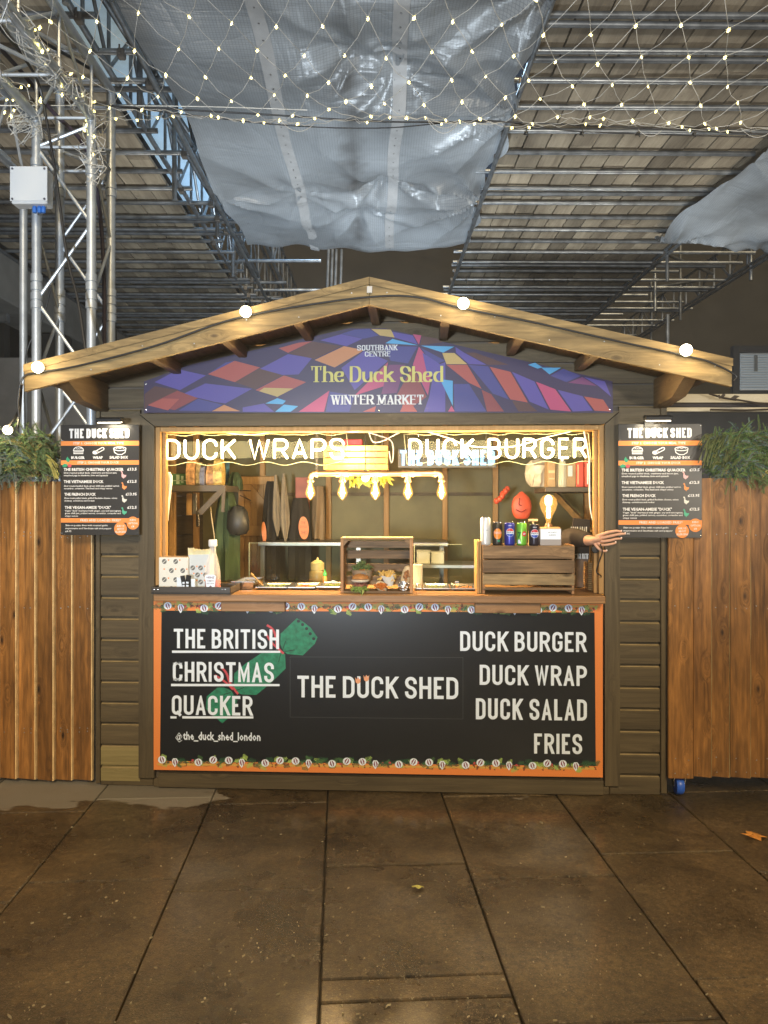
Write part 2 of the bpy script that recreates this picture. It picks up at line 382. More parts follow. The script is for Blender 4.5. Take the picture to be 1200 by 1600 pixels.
def layout(text, width, height, sw, gap, space):
    """centre-line strokes of a line of text, fitted to a width; sw is the stroke width"""
    n = len([c for c in text if c != ' ']); ns = text.count(' ')
    W0 = sum(GL[c][0] for c in text if c != ' ')
    body = width - n * sw - (n - 1 - ns) * gap - ns * space
    k = body / W0; x = 0.0; out = []
    h = height - sw
    for i, c in enumerate(text):
        if c == ' ': x += space; continue
        if i and text[i - 1] != ' ': x += gap
        w = GL[c][0] * k
        gl = []
        for st in GL[c][1]:
            pts = [(x + sw / 2 + p[0] * w, sw / 2 + p[1] * h) for p in st[1:]]
            if st[0] == 'r': pts = rounded(pts, w * 0.5 + sw * .12)
            elif st[0] == 'c': pts = rounded(pts, w * 0.5, True)
            gl.append((st[0] == 'c', [Vector(p) for p in pts]))
        out.append((c, x + sw / 2, w, gl))
        x += w + sw
    return out
def ribbon(pts, w, closed=False):
    n = len(pts); L = []; R = []
    for i, p in enumerate(pts):
        if closed: a = pts[i - 1]; b = pts[(i + 1) % n]
        else: a = pts[max(i - 1, 0)]; b = pts[min(i + 1, n - 1)]
        d0 = (p - a); d1 = (b - p)
        if d0.length < 1e-9: d0 = d1
        if d1.length < 1e-9: d1 = d0
        d0.normalize(); d1.normalize(); t = (d0 + d1)
        if t.length < 1e-6: t = d0
        t.normalize(); nn = Vector((-t.y, t.x)); m = max(0.30, nn.dot(Vector((-d0.y, d0.x))))
        L.append(p + nn * (w / 2 / m)); R.append(p - nn * (w / 2 / m))
    return L, R
def clip_z(poly, lo, hi):
    for (lim, sg) in ((lo, 1), (hi, -1)):
        out = []
        for j in range(len(poly)):
            p, q = poly[j], poly[(j + 1) % len(poly)]; ip = sg * (p[1] - lim) >= 0; iq = sg * (q[1] - lim) >= 0
            if ip: out.append(p)
            if ip != iq: t = (lim - p[1]) / (q[1] - p[1]); out.append((p[0] + (q[0] - p[0]) * t, lim))
        poly = out
        if len(poly) < 3: return []
    return poly
def letters(mb, text, x, z, width, height, y, sw=0.2, gap=0.13, space=0.42, slant=None, dy=0.00008):
    """flat printed letters; x, z is the lower left corner; sizes as fractions of the height"""
    sw *= height
    lay = layout(text, width, height, sw, gap * height, space * height)
    for (c, x0, w, gl) in lay:
        for j, (closed, pts) in enumerate(gl):
            if not closed and len(pts) >= 2:       # diagonal ends keep their height
                pass
            pts = list(pts)
            if not closed:
                for e, k2 in ((0, 1), (-1, -2)):
                    d = (pts[e] - pts[k2]).normalized(); p = pts[e]
                    at_z = abs(p.y - sw / 2) < 1e-4 or abs(p.y - (height - sw / 2)) < 1e-4; at_x = abs(p.x - x0) < 1e-4 or abs(p.x - x0 - w) < 1e-4
                    if abs(d.y) > .3 and at_z: pts[e] = p + d * (sw / 2 / abs(d.y) + (sw * .8 if abs(d.y) < .99 else 0))
                    elif abs(d.y) <= .3 and at_x: pts[e] = p + d * sw * .49
            L, Rr = ribbon(pts, sw, closed); n = len(pts)
            yy = y - j * dy
            for i in range(n if closed else n - 1):
                k = (i + 1) % n
                q = clip_z([(x + v.x, z + v.y) for v in (L[i], L[k], Rr[k], Rr[i])], z - (height * .2 if c == 'Q' else 0), z + height)
                if len(q) > 2: mb.flat(q, yy - (i % 3) * .00002)
    return mb
def hull(pts):
    pts = sorted(set((round(p[0], 6), round(p[1], 6)) for p in pts))
    def half(ps):
        h = []
        for p in ps:
            while len(h) > 1 and (h[-1][0] - h[-2][0]) * (p[1] - h[-2][1]) - (h[-1][1] - h[-2][1]) * (p[0] - h[-2][0]) <= 0: h.pop()
            h.append(p)
        return h
    a = half(pts); b = half(pts[::-1]); return a[:-1] + b[:-1]
def serif_letters(mb, text, x, z, width, height, y, thick=0.17, thin=0.045, gap=0.10, space=0.32):
    T = thick * height; t = thin * height
    lay = layout(text, width, height, T, gap * height, space * height)
    k = 0
    for (c, x0, w, gl) in lay:
        for (closed, pts) in gl:
            n = len(pts)
            for i in range(n if closed else n - 1):
                a = pts[i]; b = pts[(i + 1) % n]; P = []
                zf = (height - T + t * 0) / (height - T)
                for q in (a, b):
                    qz = (q.y - T / 2) / (height - T) * (height - t) + t / 2
                    TT = T
                    if c in 'AMNWV' and abs(a.x - b.x) < w * .05 and c in 'MN' : TT = T * .45
                    if c in 'AWV' and ((b.y > a.y) == (b.x > a.x)) and abs(a.x - b.x) > 1e-4: TT = T * .4
                    for sx in (-.5, .5):
                        for sz in (-.5, .5): P.append((x + q.x + sx * TT, z + qz + sz * t))
                mb.flat(hull(P), y - (k % 40) * 0.00004); k += 1
        for (sx, szp) in SERIF.get(c, []):
            cx = x + x0 + sx * w; cz = z + (0 if szp == 0 else height - t)
            ww = T * 1.0
            mb.flat([(cx - ww, cz), (cx + ww, cz), (cx + ww, cz + t), (cx - ww, cz + t)], y - 0.0018)
        if c in 'TE':
            for sx in ((0, 1) if c == 'T' else (1,)):
                cx = x + x0 + sx * w
                mb.flat([(cx - t * .8, z + height - .26 * height), (cx + t * .8, z + height - .26 * height), (cx + t * .8, z + height), (cx - t * .8, z + height)], y - 0.0019)
    return mb
DG = [None]
def btext(mb, text, x, z, width, height, y, bold=0.0, align='L', squeeze=True):
    """small print in the built-in face, fitted to the given box (x, z = lower left of the caps)"""
    cu = bpy.data.curves.new('t', 'FONT'); cu.body = text; cu.size = 1.0; cu.offset = bold; cu.resolution_u = 1; cu.fill_mode = 'FRONT'
    ob = bpy.data.objects.new('t', cu); COL.objects.link(ob)
    dg = bpy.context.evaluated_depsgraph_get(); me = bpy.data.meshes.new_from_object(ob.evaluated_get(dg))
    vs = [v.co.copy() for v in me.vertices]; fs = [tuple(p.vertices) for p in me.polygons]
    bpy.data.objects.remove(ob); bpy.data.curves.remove(cu); bpy.data.meshes.remove(me)
    if not vs: return mb
    x0 = min(v.x for v in vs); x1 = max(v.x for v in vs)
    sx = width / (x1 - x0); sz = height / 0.70
    ff = []
    for f in fs:
        a = sum(vs[f[i]].x * vs[f[(i + 1) % len(f)]].y - vs[f[(i + 1) % len(f)]].x * vs[f[i]].y for i in range(len(f)))
        ff.append(f if a > 0 else tuple(reversed(f)))
    mb.add([(x + (v.x - x0) * sx, y, z + v.y * sz) for v in vs], ff)
    return mb
def ellipse(cx, cz, rx, rz, n=14, rot=0.0):
    c, s = math.cos(rot), math.sin(rot)
    return [(cx + rx * math.cos(a) * c - rz * math.sin(a) * s, cz + rx * math.cos(a) * s + rz * math.sin(a) * c)
            for a in [2 * math.pi * k / n for k in range(n)]]
def catenary(a, b, sag, n=14, wob=0.0, rng=R_):
    a = Vector(a); b = Vector(b); out = []
    for i in range(n + 1):
        t = i / n; p = a.lerp(b, t); p.z -= sag * 4 * t * (1 - t)
        if wob and 0 < i < n: p += Vector((rng.uniform(-wob, wob), rng.uniform(-wob, wob), rng.uniform(-wob, wob)))
        out.append(p)
    return out
def smooth_path(pts, seg=6):
    P = [Vector(p) for p in pts]; P = [P[0] * 2 - P[1]] + P + [P[-1] * 2 - P[-2]]; out = []
    for i in range(1, len(P) - 2):
        for k in range(seg):
            t = k / seg; a, b, c, d = P[i - 1], P[i], P[i + 1], P[i + 2]
            out.append(0.5 * ((2 * b) + (c - a) * t + (2 * a - 5 * b + 4 * c - d) * t * t + (3 * b - a - 3 * c + d) * t ** 3))
    out.append(P[-2]); return out

# print colours
pr_black = mat('banner_black', (0.008, 0.010, 0.014), 0.30)
pr_white = mat('print_white', (0.78, 0.87, 1.0), 0.5)
pr_orange = mat('print_orange', (0.80, 0.25, 0.06), 0.5)
pr_green = mat('print_green', (0.015, 0.20, 0.11), 0.5, noise=0.35, nscale=40)
pr_red = mat('print_red', (0.55, 0.07, 0.09), 0.5)
pr_lime = mat('print_lime', (0.38, 0.55, 0.14), 0.5)
pr_dkgreen = mat('print_dark_green', (0.03, 0.11, 0.05), 0.5)
pr_brown = mat('print_brown', (0.20, 0.06, 0.03), 0.5)
pr_purple = mat('print_purple', (0.20, 0.02, 0.09), 0.5)
pr_yellow = mat('print_yellow', (0.62, 0.56, 0.17), 0.5)

# ================================================================== PAVEMENT
def stone_mat():
    m = bpy.data.materials.new('wet_concrete_paving'); m.use_nodes = True; nt = m.node_tree; N = nt.nodes; L = nt.links; b = N['Principled BSDF']
    gp = N.new('ShaderNodeNewGeometry'); oi = N.new('ShaderNodeObjectInfo')
    def noise(s, d=6, r=0.6, src=None):
        n = N.new('ShaderNodeTexNoise'); n.inputs['Scale'].default_value = s; n.inputs['Detail'].default_value = d; n.inputs['Roughness'].default_value = r
        L.new(src or gp.outputs['Position'], n.inputs['Vector']); return n
    big = noise(1.7, 5); mid = noise(14, 14, 0.85); fine = noise(160, 3, 0.6)
    ramp = N.new('ShaderNodeValToRGB'); e = ramp.color_ramp.elements
    e[0].position = 0.40; e[0].color = (0.020, 0.011, 0.003, 1); e[1].position = 0.60; e[1].color = (0.125, 0.084, 0.036, 1)
    a = N.new('ShaderNodeMath'); a.operation = 'MULTIPLY_ADD'; a.inputs[1].default_value = 0.5; L.new(mid.outputs[0], a.inputs[0])
    a2 = N.new('ShaderNodeMath'); a2.operation = 'MULTIPLY'; a2.inputs[1].default_value = 0.5; L.new(big.outputs[0], a2.inputs[0]); L.new(a2.outputs[0], a.inputs[2])
    L.new(a.outputs[0], ramp.inputs[0])
    # pale grit in the aggregate, doubling as painted sparkle, and dark pits
    fr = N.new('ShaderNodeMapRange'); fr.inputs['From Min'].default_value = 0.60; fr.inputs['From Max'].default_value = 0.68; L.new(fine.outputs[0], fr.inputs['Value'])
    mx = N.new('ShaderNodeMix'); mx.data_type = 'RGBA'; L.new(ramp.outputs[0], mx.inputs[6]); mx.inputs[7].default_value = (0.26, 0.22, 0.16, 1)
    fm = N.new('ShaderNodeMath'); fm.operation = 'MULTIPLY'; fm.inputs[1].default_value = 0.7; L.new(fr.outputs[0], fm.inputs[0]); L.new(fm.outputs[0], mx.inputs[0])
    gran = noise(38, 8, 0.9); gm_ = N.new('ShaderNodeMapRange'); gm_.inputs['From Min'].default_value = .42; gm_.inputs['From Max'].default_value = .58; gm_.inputs['To Min'].default_value = .45; gm_.inputs['To Max'].default_value = 1.6; L.new(gran.outputs[0], gm_.inputs['Value'])
    gs = N.new('ShaderNodeVectorMath'); gs.operation = 'SCALE'; L.new(mx.outputs[2], gs.inputs[0]); L.new(gm_.outputs[0], gs.inputs['Scale'])
    # paler, rougher patches close to the shed's left corner
    sp = N.new('ShaderNodeSeparateXYZ'); L.new(gp.outputs['Position'], sp.inputs[0])
    yb = N.new('ShaderNodeMapRange'); yb.interpolation_type = 'SMOOTHSTEP'; yb.inputs['From Min'].default_value = -0.52; yb.inputs['From Max'].default_value = -0.12; L.new(sp.outputs[1], yb.inputs['Value'])
    xb = N.new('ShaderNodeMapRange'); xb.interpolation_type = 'SMOOTHSTEP'; xb.inputs['From Min'].default_value = 0.2; xb.inputs['From Max'].default_value = -1.2; L.new(sp.outputs[0], xb.inputs['Value'])
    ps = N.new('ShaderNodeMapping'); ps.inputs['Scale'].default_value = (1.3, 2.6, 1); L.new(gp.outputs['Position'], ps.inputs['Vector'])
    pn = noise(1.5, 5, 0.55, ps.outputs[0])
    mu = N.new('ShaderNodeMath'); mu.operation = 'MULTIPLY'; L.new(yb.outputs[0], mu.inputs[0]); L.new(xb.outputs[0], mu.inputs[1])
    ad = N.new('ShaderNodeMath'); ad.operation = 'MULTIPLY_ADD'; ad.inputs[1].default_value = 0.34; L.new(mu.outputs[0], ad.inputs[0]); L.new(pn.outputs[0], ad.inputs[2])
    pm = N.new('ShaderNodeMapRange'); pm.inputs['From Min'].default_value = 0.705; pm.inputs['From Max'].default_value = 0.73; L.new(ad.outputs[0], pm.inputs['Value'])
    mx2 = N.new('ShaderNodeMix'); mx2.data_type = 'RGBA'; L.new(pm.outputs[0], mx2.inputs[0]); L.new(gs.outputs[0], mx2.inputs[6]); mx2.inputs[7].default_value = (0.27, 0.235, 0.18, 1)
    rv = N.new('ShaderNodeMapRange'); rv.inputs['To Min'].default_value = 0.80; rv.inputs['To Max'].default_value = 1.2; L.new(oi.outputs['Random'], rv.inputs['Value'])
    sc = N.new('ShaderNodeVectorMath'); sc.operation = 'SCALE'; L.new(mx2.outputs[2], sc.inputs[0]); L.new(rv.outputs[0], sc.inputs['Scale']); L.new(sc.outputs[0], b.inputs['Base Color'])
    ro = N.new('ShaderNodeMapRange'); ro.inputs['From Min'].default_value = 0.35; ro.inputs['From Max'].default_value = 0.65; ro.inputs['To Min'].default_value = 0.20; ro.inputs['To Max'].default_value = 0.48
    L.new(big.outputs[0], ro.inputs['Value'])
    r2 = N.new('ShaderNodeMix'); r2.data_type = 'FLOAT'; L.new(pm.outputs[0], r2.inputs[0]); L.new(ro.outputs[0], r2.inputs[2]); r2.inputs[3].default_value = 0.75
    L.new(r2.outputs[0], b.inputs['Roughness'])
    setp(b, 'Coat Roughness', .16); cw = N.new('ShaderNodeMapRange'); cw.inputs['From Min'].default_value = .46; cw.inputs['From Max'].default_value = .58; cw.inputs['To Min'].default_value = 0.0; cw.inputs['To Max'].default_value = .55; L.new(big.outputs[0], cw.inputs['Value']); L.new(cw.outputs[0], b.inputs['Coat Weight'])
    hs = N.new('ShaderNodeMath'); hs.operation = 'MULTIPLY_ADD'; hs.inputs[1].default_value = 0.6; L.new(fine.outputs[0], hs.inputs[0]); L.new(mid.outputs[0], hs.inputs[2])
    bp = N.new('ShaderNodeBump'); bp.inputs['Strength'].default_value = 0.7; bp.inputs['Distance'].default_value = 0.007; L.new(hs.outputs[0], bp.inputs['Height']); L.new(bp.outputs[0], b.inputs['Normal'])
    return m
stone = stone_mat()
grout = mat('joint_dirt', (0.022, 0.017, 0.012), 0.8)
g = MB(); g.box(-30, 30, -12, 40, -0.3, -0.022); ground = build(g, 'ground', grout, kind='structure', centre=False)
PRZ = YAW + rad(3.34)
pav = thing('pavement', None, None, (CAM.x, CAM.y, 0), PRZ, kind='structure')
PINV = TM[pav.name].inverted()
def pcoord(px, py): return PINV @ Wz(px, py, 0)
u0 = pcoord(512, 1242).x; CW = 0.592
rows = {-3: 2.98, -2: 2.98, -1: 3.13, 0: 3.025, 1: None, 2: 3.06, 3: 3.24, 4: 3.0, 5: 3.2}
base = {-6: 1.9, -5: 2.2, -4: 2.5, -3: 2.983, -2: 2.98, -1: 3.13, 0: 3.025, 1: 3.197, 2: 3.06, 3: 3.243, 4: 3.05, 5: 3.4, 6: 2.8, 7: 3.1}
pr = random.Random(3)
for c in range(-6, 8):
    xa = u0 + (c - 1) * CW; ya = base.get(c, 3.0)
    ks = range(-4, 5) if -5 <= c <= 6 else range(-2, 4)
    cuts = [ya + 0.872 * k for k in ks]
    if c == 1: cuts.append(cuts[list(ks).index(-1)] + 0.115)
    cuts.sort()
    for i in range(len(cuts) - 1):
        a, b = cuts[i], cuts[i + 1]
        if a > 6.2: continue
        m = MB(); gph = 0.003; dz = pr.uniform(-0.0025, 0.0015)
        m.box(xa + gph, xa + CW - gph, a + gph * 1.5, b - gph * 1.5, -0.04, dz, c=0.004)
        o = build(m, 'paving_slab', stone, pav, local=True)
        o.rotation_euler = (pr.uniform(-.0015, .0015), pr.uniform(-.002, .002), pr.uniform(-.001, .001))
# small litter on the paving
def leaf_mesh(L, Wd_, pts):
    m = MB(); n = len(pts); vs = [(x * L, y * Wd_, 0.006 * math.sin(x * 9 + y * 5) + 0.004) for x, y in pts]
    m.add(vs + [(0, 0, 0.012)], [(i, (i + 1) % n, n) for i in range(n)]); return m
maple = [(0.5, 0.02), (0.33, .12), (.38, .3), (.2, .22), (.12, .5), (0, .26), (-.16, .38), (-.17, .2), (-.42, .28), (-.34, .08), (-.5, -.06), (-.3, -.14), (-.3, -.4), (-.1, -.2), (.05, -.5), (.16, -.22), (.38, -.32), (.34, -.1)]
leaf_o = mat('fallen_leaf_orange', (0.62, 0.26, 0.05), 0.6, noise=0.3, nscale=30)
leaf_y = mat('fallen_leaf_yellow', (0.50, 0.46, 0.12), 0.6)
p = Wz(1178, 1307, 0.004); m = leaf_mesh(.125, .09, maple); o = build(m, 'fallen_leaf', leaf_o, label='orange maple leaf lying on the wet paving at the right edge', cat='leaf'); o.location = p; o.rotation_euler = (0.05, 0.1, 0.2)
oval = [(math.cos(a) * .5, math.sin(a) * .5 * (1 - .25 * math.cos(a))) for a in [k * math.pi / 6 for k in range(12)]]
p = Wz(653, 1388, 0.003); m = leaf_mesh(.05, .022, oval); o = build(m, 'fallen_leaf', leaf_y, label='small pale yellow leaf lying in front of the shed middle', cat='leaf'); o.location = p; o.rotation_euler = (0, 0, 0.25)
m = MB(); lr = random.Random(5)
for k in range(430):
    px = lr.uniform(0, 1200); py = 1250 + 350 * lr.random() ** 0.8
    p = Wz(px, py, 0.0035); s = lr.uniform(.0012, .0036) * (1.6 if lr.random() < .08 else 1); a = lr.uniform(0, 3.1)
    e = lr.uniform(.25, 1)
    if lr.random() < .25: s *= 1.9; e = .16
    q = [(math.cos(a) * math.cos(t) * s - math.sin(a) * math.sin(t) * s * e, math.sin(a) * math.cos(t) * s + math.cos(a) * math.sin(t) * s * e) for t in (0, 1.3, 2.6, 3.6, 5.0)]
    n = len(q); m.add([(p.x + x, p.y + y, 0.0025 + s * .5) for x, y in q] + [(p.x + x * 1.1, p.y + y * 1.1, 0.0005) for x, y in q], [tuple(range(n))] + [(i, i + n, (i + 1) % n + n, (i + 1) % n) for i in range(n)])
build(m, 'grit', mat('grit', (0.34, 0.29, 0.19), 0.5, noise=0.5, nscale=5), label='pale grit and crumbs scattered over the wet paving', cat='grit', kind='stuff')

# ================================================================== SHED
shed = thing('market_shed', 'dark stained timber market shed with pitched roof and wide serving hatch', 'market shed', (0, 0, 0))
XL, XR = X(151), X(1041)
XO0, XO1 = X(245), X(942)          # opening
ZT = Z(667); ZC = 1.04             # opening top and counter top
YF = -0.53                          # front face of the fascia
XC = W(577, 433, YF).x              # ridge line
PKT = W(577, 433, YF).z
EL, ER = XC - W(37, 590, YF).x, W(1145, 580, YF).x - XC
SL = ((PKT - W(37, 572, YF).z) / EL + (PKT - W(1145, 558, YF).z) / ER) / 2
def roof_under(x): return PKT - .036 - SL * abs(x - XC)
# plinth
for (a, b, y0) in ((XL + .02, XO0 - .02, 0.0), (XO0 - .015, XO1 + .03, -.012), (XO1 + .035, XR - .02, 0.0)):
    m = MB(); m.box(a, b, y0, y0 + 0.05, 0.0, 0.045, .004); build(m, 'plinth_beam', wood_shed_h, shed)
# horizontal cladding: left of the hatch, right of it, then the gable
def clad(x0, x1, z0, z1, top=None, mt=None, y=0.0):
    """one shiplap board: flat face, recess under it; clipped by the roof line if needed"""
    m = MB()
    if top is None:
        m.mat(1).prism_x([(y - .0032, z1 - .0085), (y + .007, z1 + .0004), (y + .009, z1 - .001), (y - .001, z1 - .011)][::-1], x0 + .001, x1 - .001); m.mat(0)  # top chamfer coloured lighter, as if lit from above
        m.prism_x([(y - .003, z0 + .014), (y - .003, z1 - .008), (y + .007, z1), (y + .02, z1), (y + .02, z0), (y + .013, z0), (y + .013, z0 + .014)][::-1], x0, x1)
    else: m.prism([(a, b) for a, b in top], y, y + .02)
    build(m, 'cladding_board', [mt or wood_shed_h, lit_edge_dim], shed)
xa, xb = X(158), X(219); xc, xd = X(967), X(1031)
ys = [1224, 1199, 1166, 1132, 1099, 1066, 1033, 1000, 967, 934, 901, 868.6, 835.5, 802.5, 769.5, 736.5, 703.5, 670.5, 640]
zl = [Z(v, 190) for v in ys]
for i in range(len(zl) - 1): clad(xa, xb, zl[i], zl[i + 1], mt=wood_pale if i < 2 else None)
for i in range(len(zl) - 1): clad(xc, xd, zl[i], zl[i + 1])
ztop = zl[-1]
# gable boards, cut to the roof slope
z = ztop; step = 0.112
while z < roof_under(XC) - .01:
    z1 = min(z + step, roof_under(XC) + .03)
    for sx in (-1, 1):
        edge = XL + .02 if sx < 0 else XR - .02
        hw = abs(edge - XC)
        def xr(zz): return max(0.0, (roof_under(XC) - zz) / SL)
        xo0 = min(hw, xr(z + .010)); xo1 = min(hw, xr(z1 - .002))
        if xo0 < .03: continue
        zc = min(z1 - .002, roof_under(XC) - .002)
        pts = [(0.001 * sx, z + .010), (xo0 * sx, z + .010)]
        ztc = roof_under(edge)
        if xo0 > xo1 + 1e-4 and xo0 >= hw - 1e-4 and z + .010 < ztc < z1: pts.append((xo0 * sx, ztc))
        pts.append((xo1 * sx, zc)); 
        if xo1 > 0.002: pts.append((0.001 * sx, zc))
        pts = [(a_ + XC, b_) for a_, b_ in pts]
        if sx < 0: pts = pts[::-1]
        clad(0, 0, z, z1, top=pts)
    z = z1
m = MB(); m.prism([(XL + .01, ZT + .1), (XR - .01, ZT + .1), (XR - .01, roof_under(XR) - .01), (XC, roof_under(XC) - .01), (XL + .01, roof_under(XL) - .01)], .021, .034); build(m, 'gable_lining', dark_in, shed)
for (a, b) in ((XL + .02, XO0 - .02), (XO1 + .02, XR - .02)):
    m = MB(); m.box(a, b, .0215, .034, 0.01, ZT + .1); build(m, 'wall_lining', dark_in, shed)
# corner trims
for (a, b) in ((XL, X(158) - .001), (X(1031) + .001, XR)):
    m = MB(); m.box(a, b, -.014, .03, .012, min(roof_under(a), roof_under(b)) - .012, .003); build(m, 'corner_trim', wood_shed_v, shed)
# front frame round the hatch (mitred)
ZF = Z(646)
fl_, fr_ = X(219), X(967)
m = MB(); m.prism([(fl_, .05), (XO0 - .005, .05), (XO0 - .005, ZT + .004), (fl_, ZF)], -.024, -.001); build(m, 'frame_post', wood_shed_v, shed)
m = MB(); m.prism([(XO1 + .005, .05), (fr_, .05), (fr_, ZF), (XO1 + .005, ZT + .004)], -.024, -.001); build(m, 'frame_post', wood_shed_v, shed)
m = MB(); m.prism([(fl_ + .003, ZF + .003), (XO0 - .002, ZT + .007), (XO1 + .002, ZT + .007), (fr_ - .003, ZF + .003)], -.024, -.001); build(m, 'frame_lintel', wood_shed_h, shed)
# golden inner reveal
t = .022
m = MB(); m.box(XO0 - .004, XO0 + t, -.010, .095, ZC + .002, ZT + .003, .002); build(m, 'reveal_jamb', wood_frame, shed)
m = MB(); m.box(XO1 - t, XO1 + .004, -.010, .095, ZC + .002, ZT + .003, .002); build(m, 'reveal_jamb', wood_frame, shed)
m = MB(); m.box(XO0 + t + .001, XO1 - t - .001, -.010, .095, ZT - t, ZT + .003, .002); build(m, 'reveal_head', wood_frame, shed)
m = MB(); m.box(XO0 + t + .001, XO0 + t + .02, .02, .06, ZC + .002, ZT - t - .001, .002); build(m, 'stop_bead', wood_frame, shed)
m = MB(); m.box(XO1 - t - .02, XO1 - t - .001, .02, .06, ZC + .002, ZT - t - .001, .002); build(m, 'stop_bead', wood_frame, shed)
# lower wall behind the banner, rails and counter
m = MB(); m.box(XO0 - .004, XO1 + .004, .004, .03, .02, ZC - .05); build(m, 'lower_wall', dark_in, shed)
m = MB(); m.box(X(250), X(941), -.034, -.006, Z(1233), Z(1211), .003); build(m, 'bottom_rail', wood_shed_h, shed)
CX0, CX1 = X(240, -.09), X(946, -.09)
m = MB(); m.box(CX0, CX1, -.095, .10, ZC - .040, ZC, .004); build(m, 'counter_top', wood_counter, shed)
m = MB(); m.box(XO0 + .02, XO1 - .02, .101, .52, ZC - .036, ZC - .003, .003); build(m, 'counter_top', wood_counter, shed)
for (a, b) in ((345, 445), (742, 845)):
    m = MB(); m.box(X(a, -.07), X(b, -.07), -.070, -.030, Z(957, 600, -.07), ZC - .042, .003); build(m, 'cleat', wood_counter, shed)
# interior shell
YB = 1.9
floor_m = mat('shed_floor', (0.06, 0.05, 0.04), 0.5, noise=.3, nscale=6)
m = MB(); m.box(XL + .03, XR - .03, .04, YB, .0, .03); build(m, 'shed_floor', floor_m, shed)
bx = [XL + .03, -1.02, X(514, YB), X(604, YB), X(695, YB), .78, XR - .03]
for i in range(len(bx) - 1):
    a, b = bx[i], bx[i + 1]
    z1 = min(roof_under(a), roof_under(b)) - .02
    m = MB(); m.prism([(a + .002, .03), (b - .002, .03), (b - .002, roof_under(b) - .02), (a + .002, roof_under(a) - .02)], YB, YB + .02); build(m, 'back_panel', green_p, shed)
for xx in bx[1:-1]:
    m = MB(); m.box(xx - .02, xx + .02, YB - .04, YB - .001, .03, roof_under(xx) - .03, .003); build(m, 'stud', wood_frame, shed)
for i in range(1, len(bx) - 2):
    m = MB(); m.box(bx[i] + .021, bx[i + 1] - .021, YB - .03, YB - .001, Z(772, 600, YB) - .012, Z(772, 600, YB) + .012, .002); build(m, 'noggin', wood_shed_h, shed)
for sx, xx in ((-1, XL + .012), (1, XR - .032)):
    zz = .03
    while zz < roof_under(xx) - .03:
        z1 = min(zz + .14, roof_under(xx) - .02)
        m = MB(); m.box(xx, xx + .02, .045, YB + .02, zz, z1 - .004, .002); build(m, 'side_board', wood_shed_y, shed); zz = z1
    for k, yy in enumerate((.55, 1.1, 1.65)):
        m = MB(); a = xx + .021 if sx < 0 else xx - .041
        m.box(a, a + .04, yy - .02, yy + .02, .03, roof_under(xx) - .05, .003); build(m, 'stud', wood_frame, shed)
# roof: soffit boards running front to back, on purlins; felt on top
YR = 2.02
RU = roof_under(XC)
for sx in (-1, 1):
    nb = 14; L = (EL if sx < 0 else ER) - .004
    for i in range(nb):
        a = i * L / nb + .001; b = (i + 1) * L / nb - .001
        pts = [(a, RU - SL * a), (b, RU - SL * b), (b, RU - SL * b + .018), (a, RU - SL * a + .018)]
        pts = [(XC + x * sx, z_) for x, z_ in pts]
        if sx < 0: pts = pts[::-1]
        m = MB(); m.prism(pts, YF + .027, YR); build(m, 'roof_board', wood_soffit, shed)
    b = L + .015
    pts = [(0, RU + .0195), (b, RU + .0195 - SL * b), (b, RU + .025 - SL * b), (0, RU + .025)]
    pts = [(XC + x * sx, z_) for x, z_ in pts]
    if sx < 0: pts = pts[::-1]
    m = MB(); m.prism(pts, YF + .026, YR + .02); build(m, 'roof_felt', mat('roofing_felt', (.03, .03, .03), .85, noise=.3, nscale=60), shed)
    # fascia: lower board and a proud sawn edge board over it
    for (zt, h, y0, y1, nm, e) in ((PKT - .034, .092, YF, YF + .024, 'fascia_board', L), (PKT, .034, YF - .006, YF + .024, 'fascia_edge_board', L + .003)):
        pts = [(0.0012, zt - h), (e, zt - SL * e - h), (e, zt - SL * e), (0.0012, zt)]
        pts = [(XC + x * sx, z_) for x, z_ in pts]
        if sx < 0: pts = pts[::-1]
        m = MB(); m.prism(pts, y0, y1); build(m, nm, wood_fascia, shed)
        if h > .05:
            nl = MB()
            for k in range(7):
                t = (.05 + k * .95 / 6.3) * e; nl.lathe([(.0001, YF - .0015), (.003, YF - .001), (.0032, YF + .001)], (XC + sx * t, 0, zt - SL * t - .018 - .05 * (k % 2)), 7, 'Y')
            build(nl, 'nail_heads', steel_d, shed, kind='stuff')
for i in range(-4, 5):
    if abs(i) == 4:
        sx = 1 if i > 0 else -1; edge = XR if sx > 0 else XL; x0, x1 = sorted((edge - sx * .065, edge - sx * .002)); zt = min(roof_under(x0), roof_under(x1)) - .001
        m = MB(); m.prism_x([(YF + .03, zt), (YF + .03, zt - .05), (-.30, zt - .13), (.0, zt - .15), (.0, zt)], x0 + sx * .0, x1); build(m, 'wall_plate', wood_soffit, shed)
        q0 = edge + sx * .004; q1 = XC + sx * ((EL if sx < 0 else ER) - .05); x0, x1 = sorted((q0, q1)); xm = q1 - sx * .045; a_, b_ = sorted((xm, q1)); zt = min(roof_under(a_), roof_under(b_)) - .001
        m = MB(); m.box(a_, b_, YF + .028, YR - .02, zt - .05, zt, .003); build(m, 'eaves_beam', wood_soffit, shed)
        continue
    xx = XC + i * .352; zt = roof_under(XC) - SL * (abs(xx - XC) + .022) - .001
    m = MB(); m.box(xx - .022, xx + .022, YF + .028, 1.98, zt - .056, zt, .003); build(m, 'purlin', wood_soffit, shed)

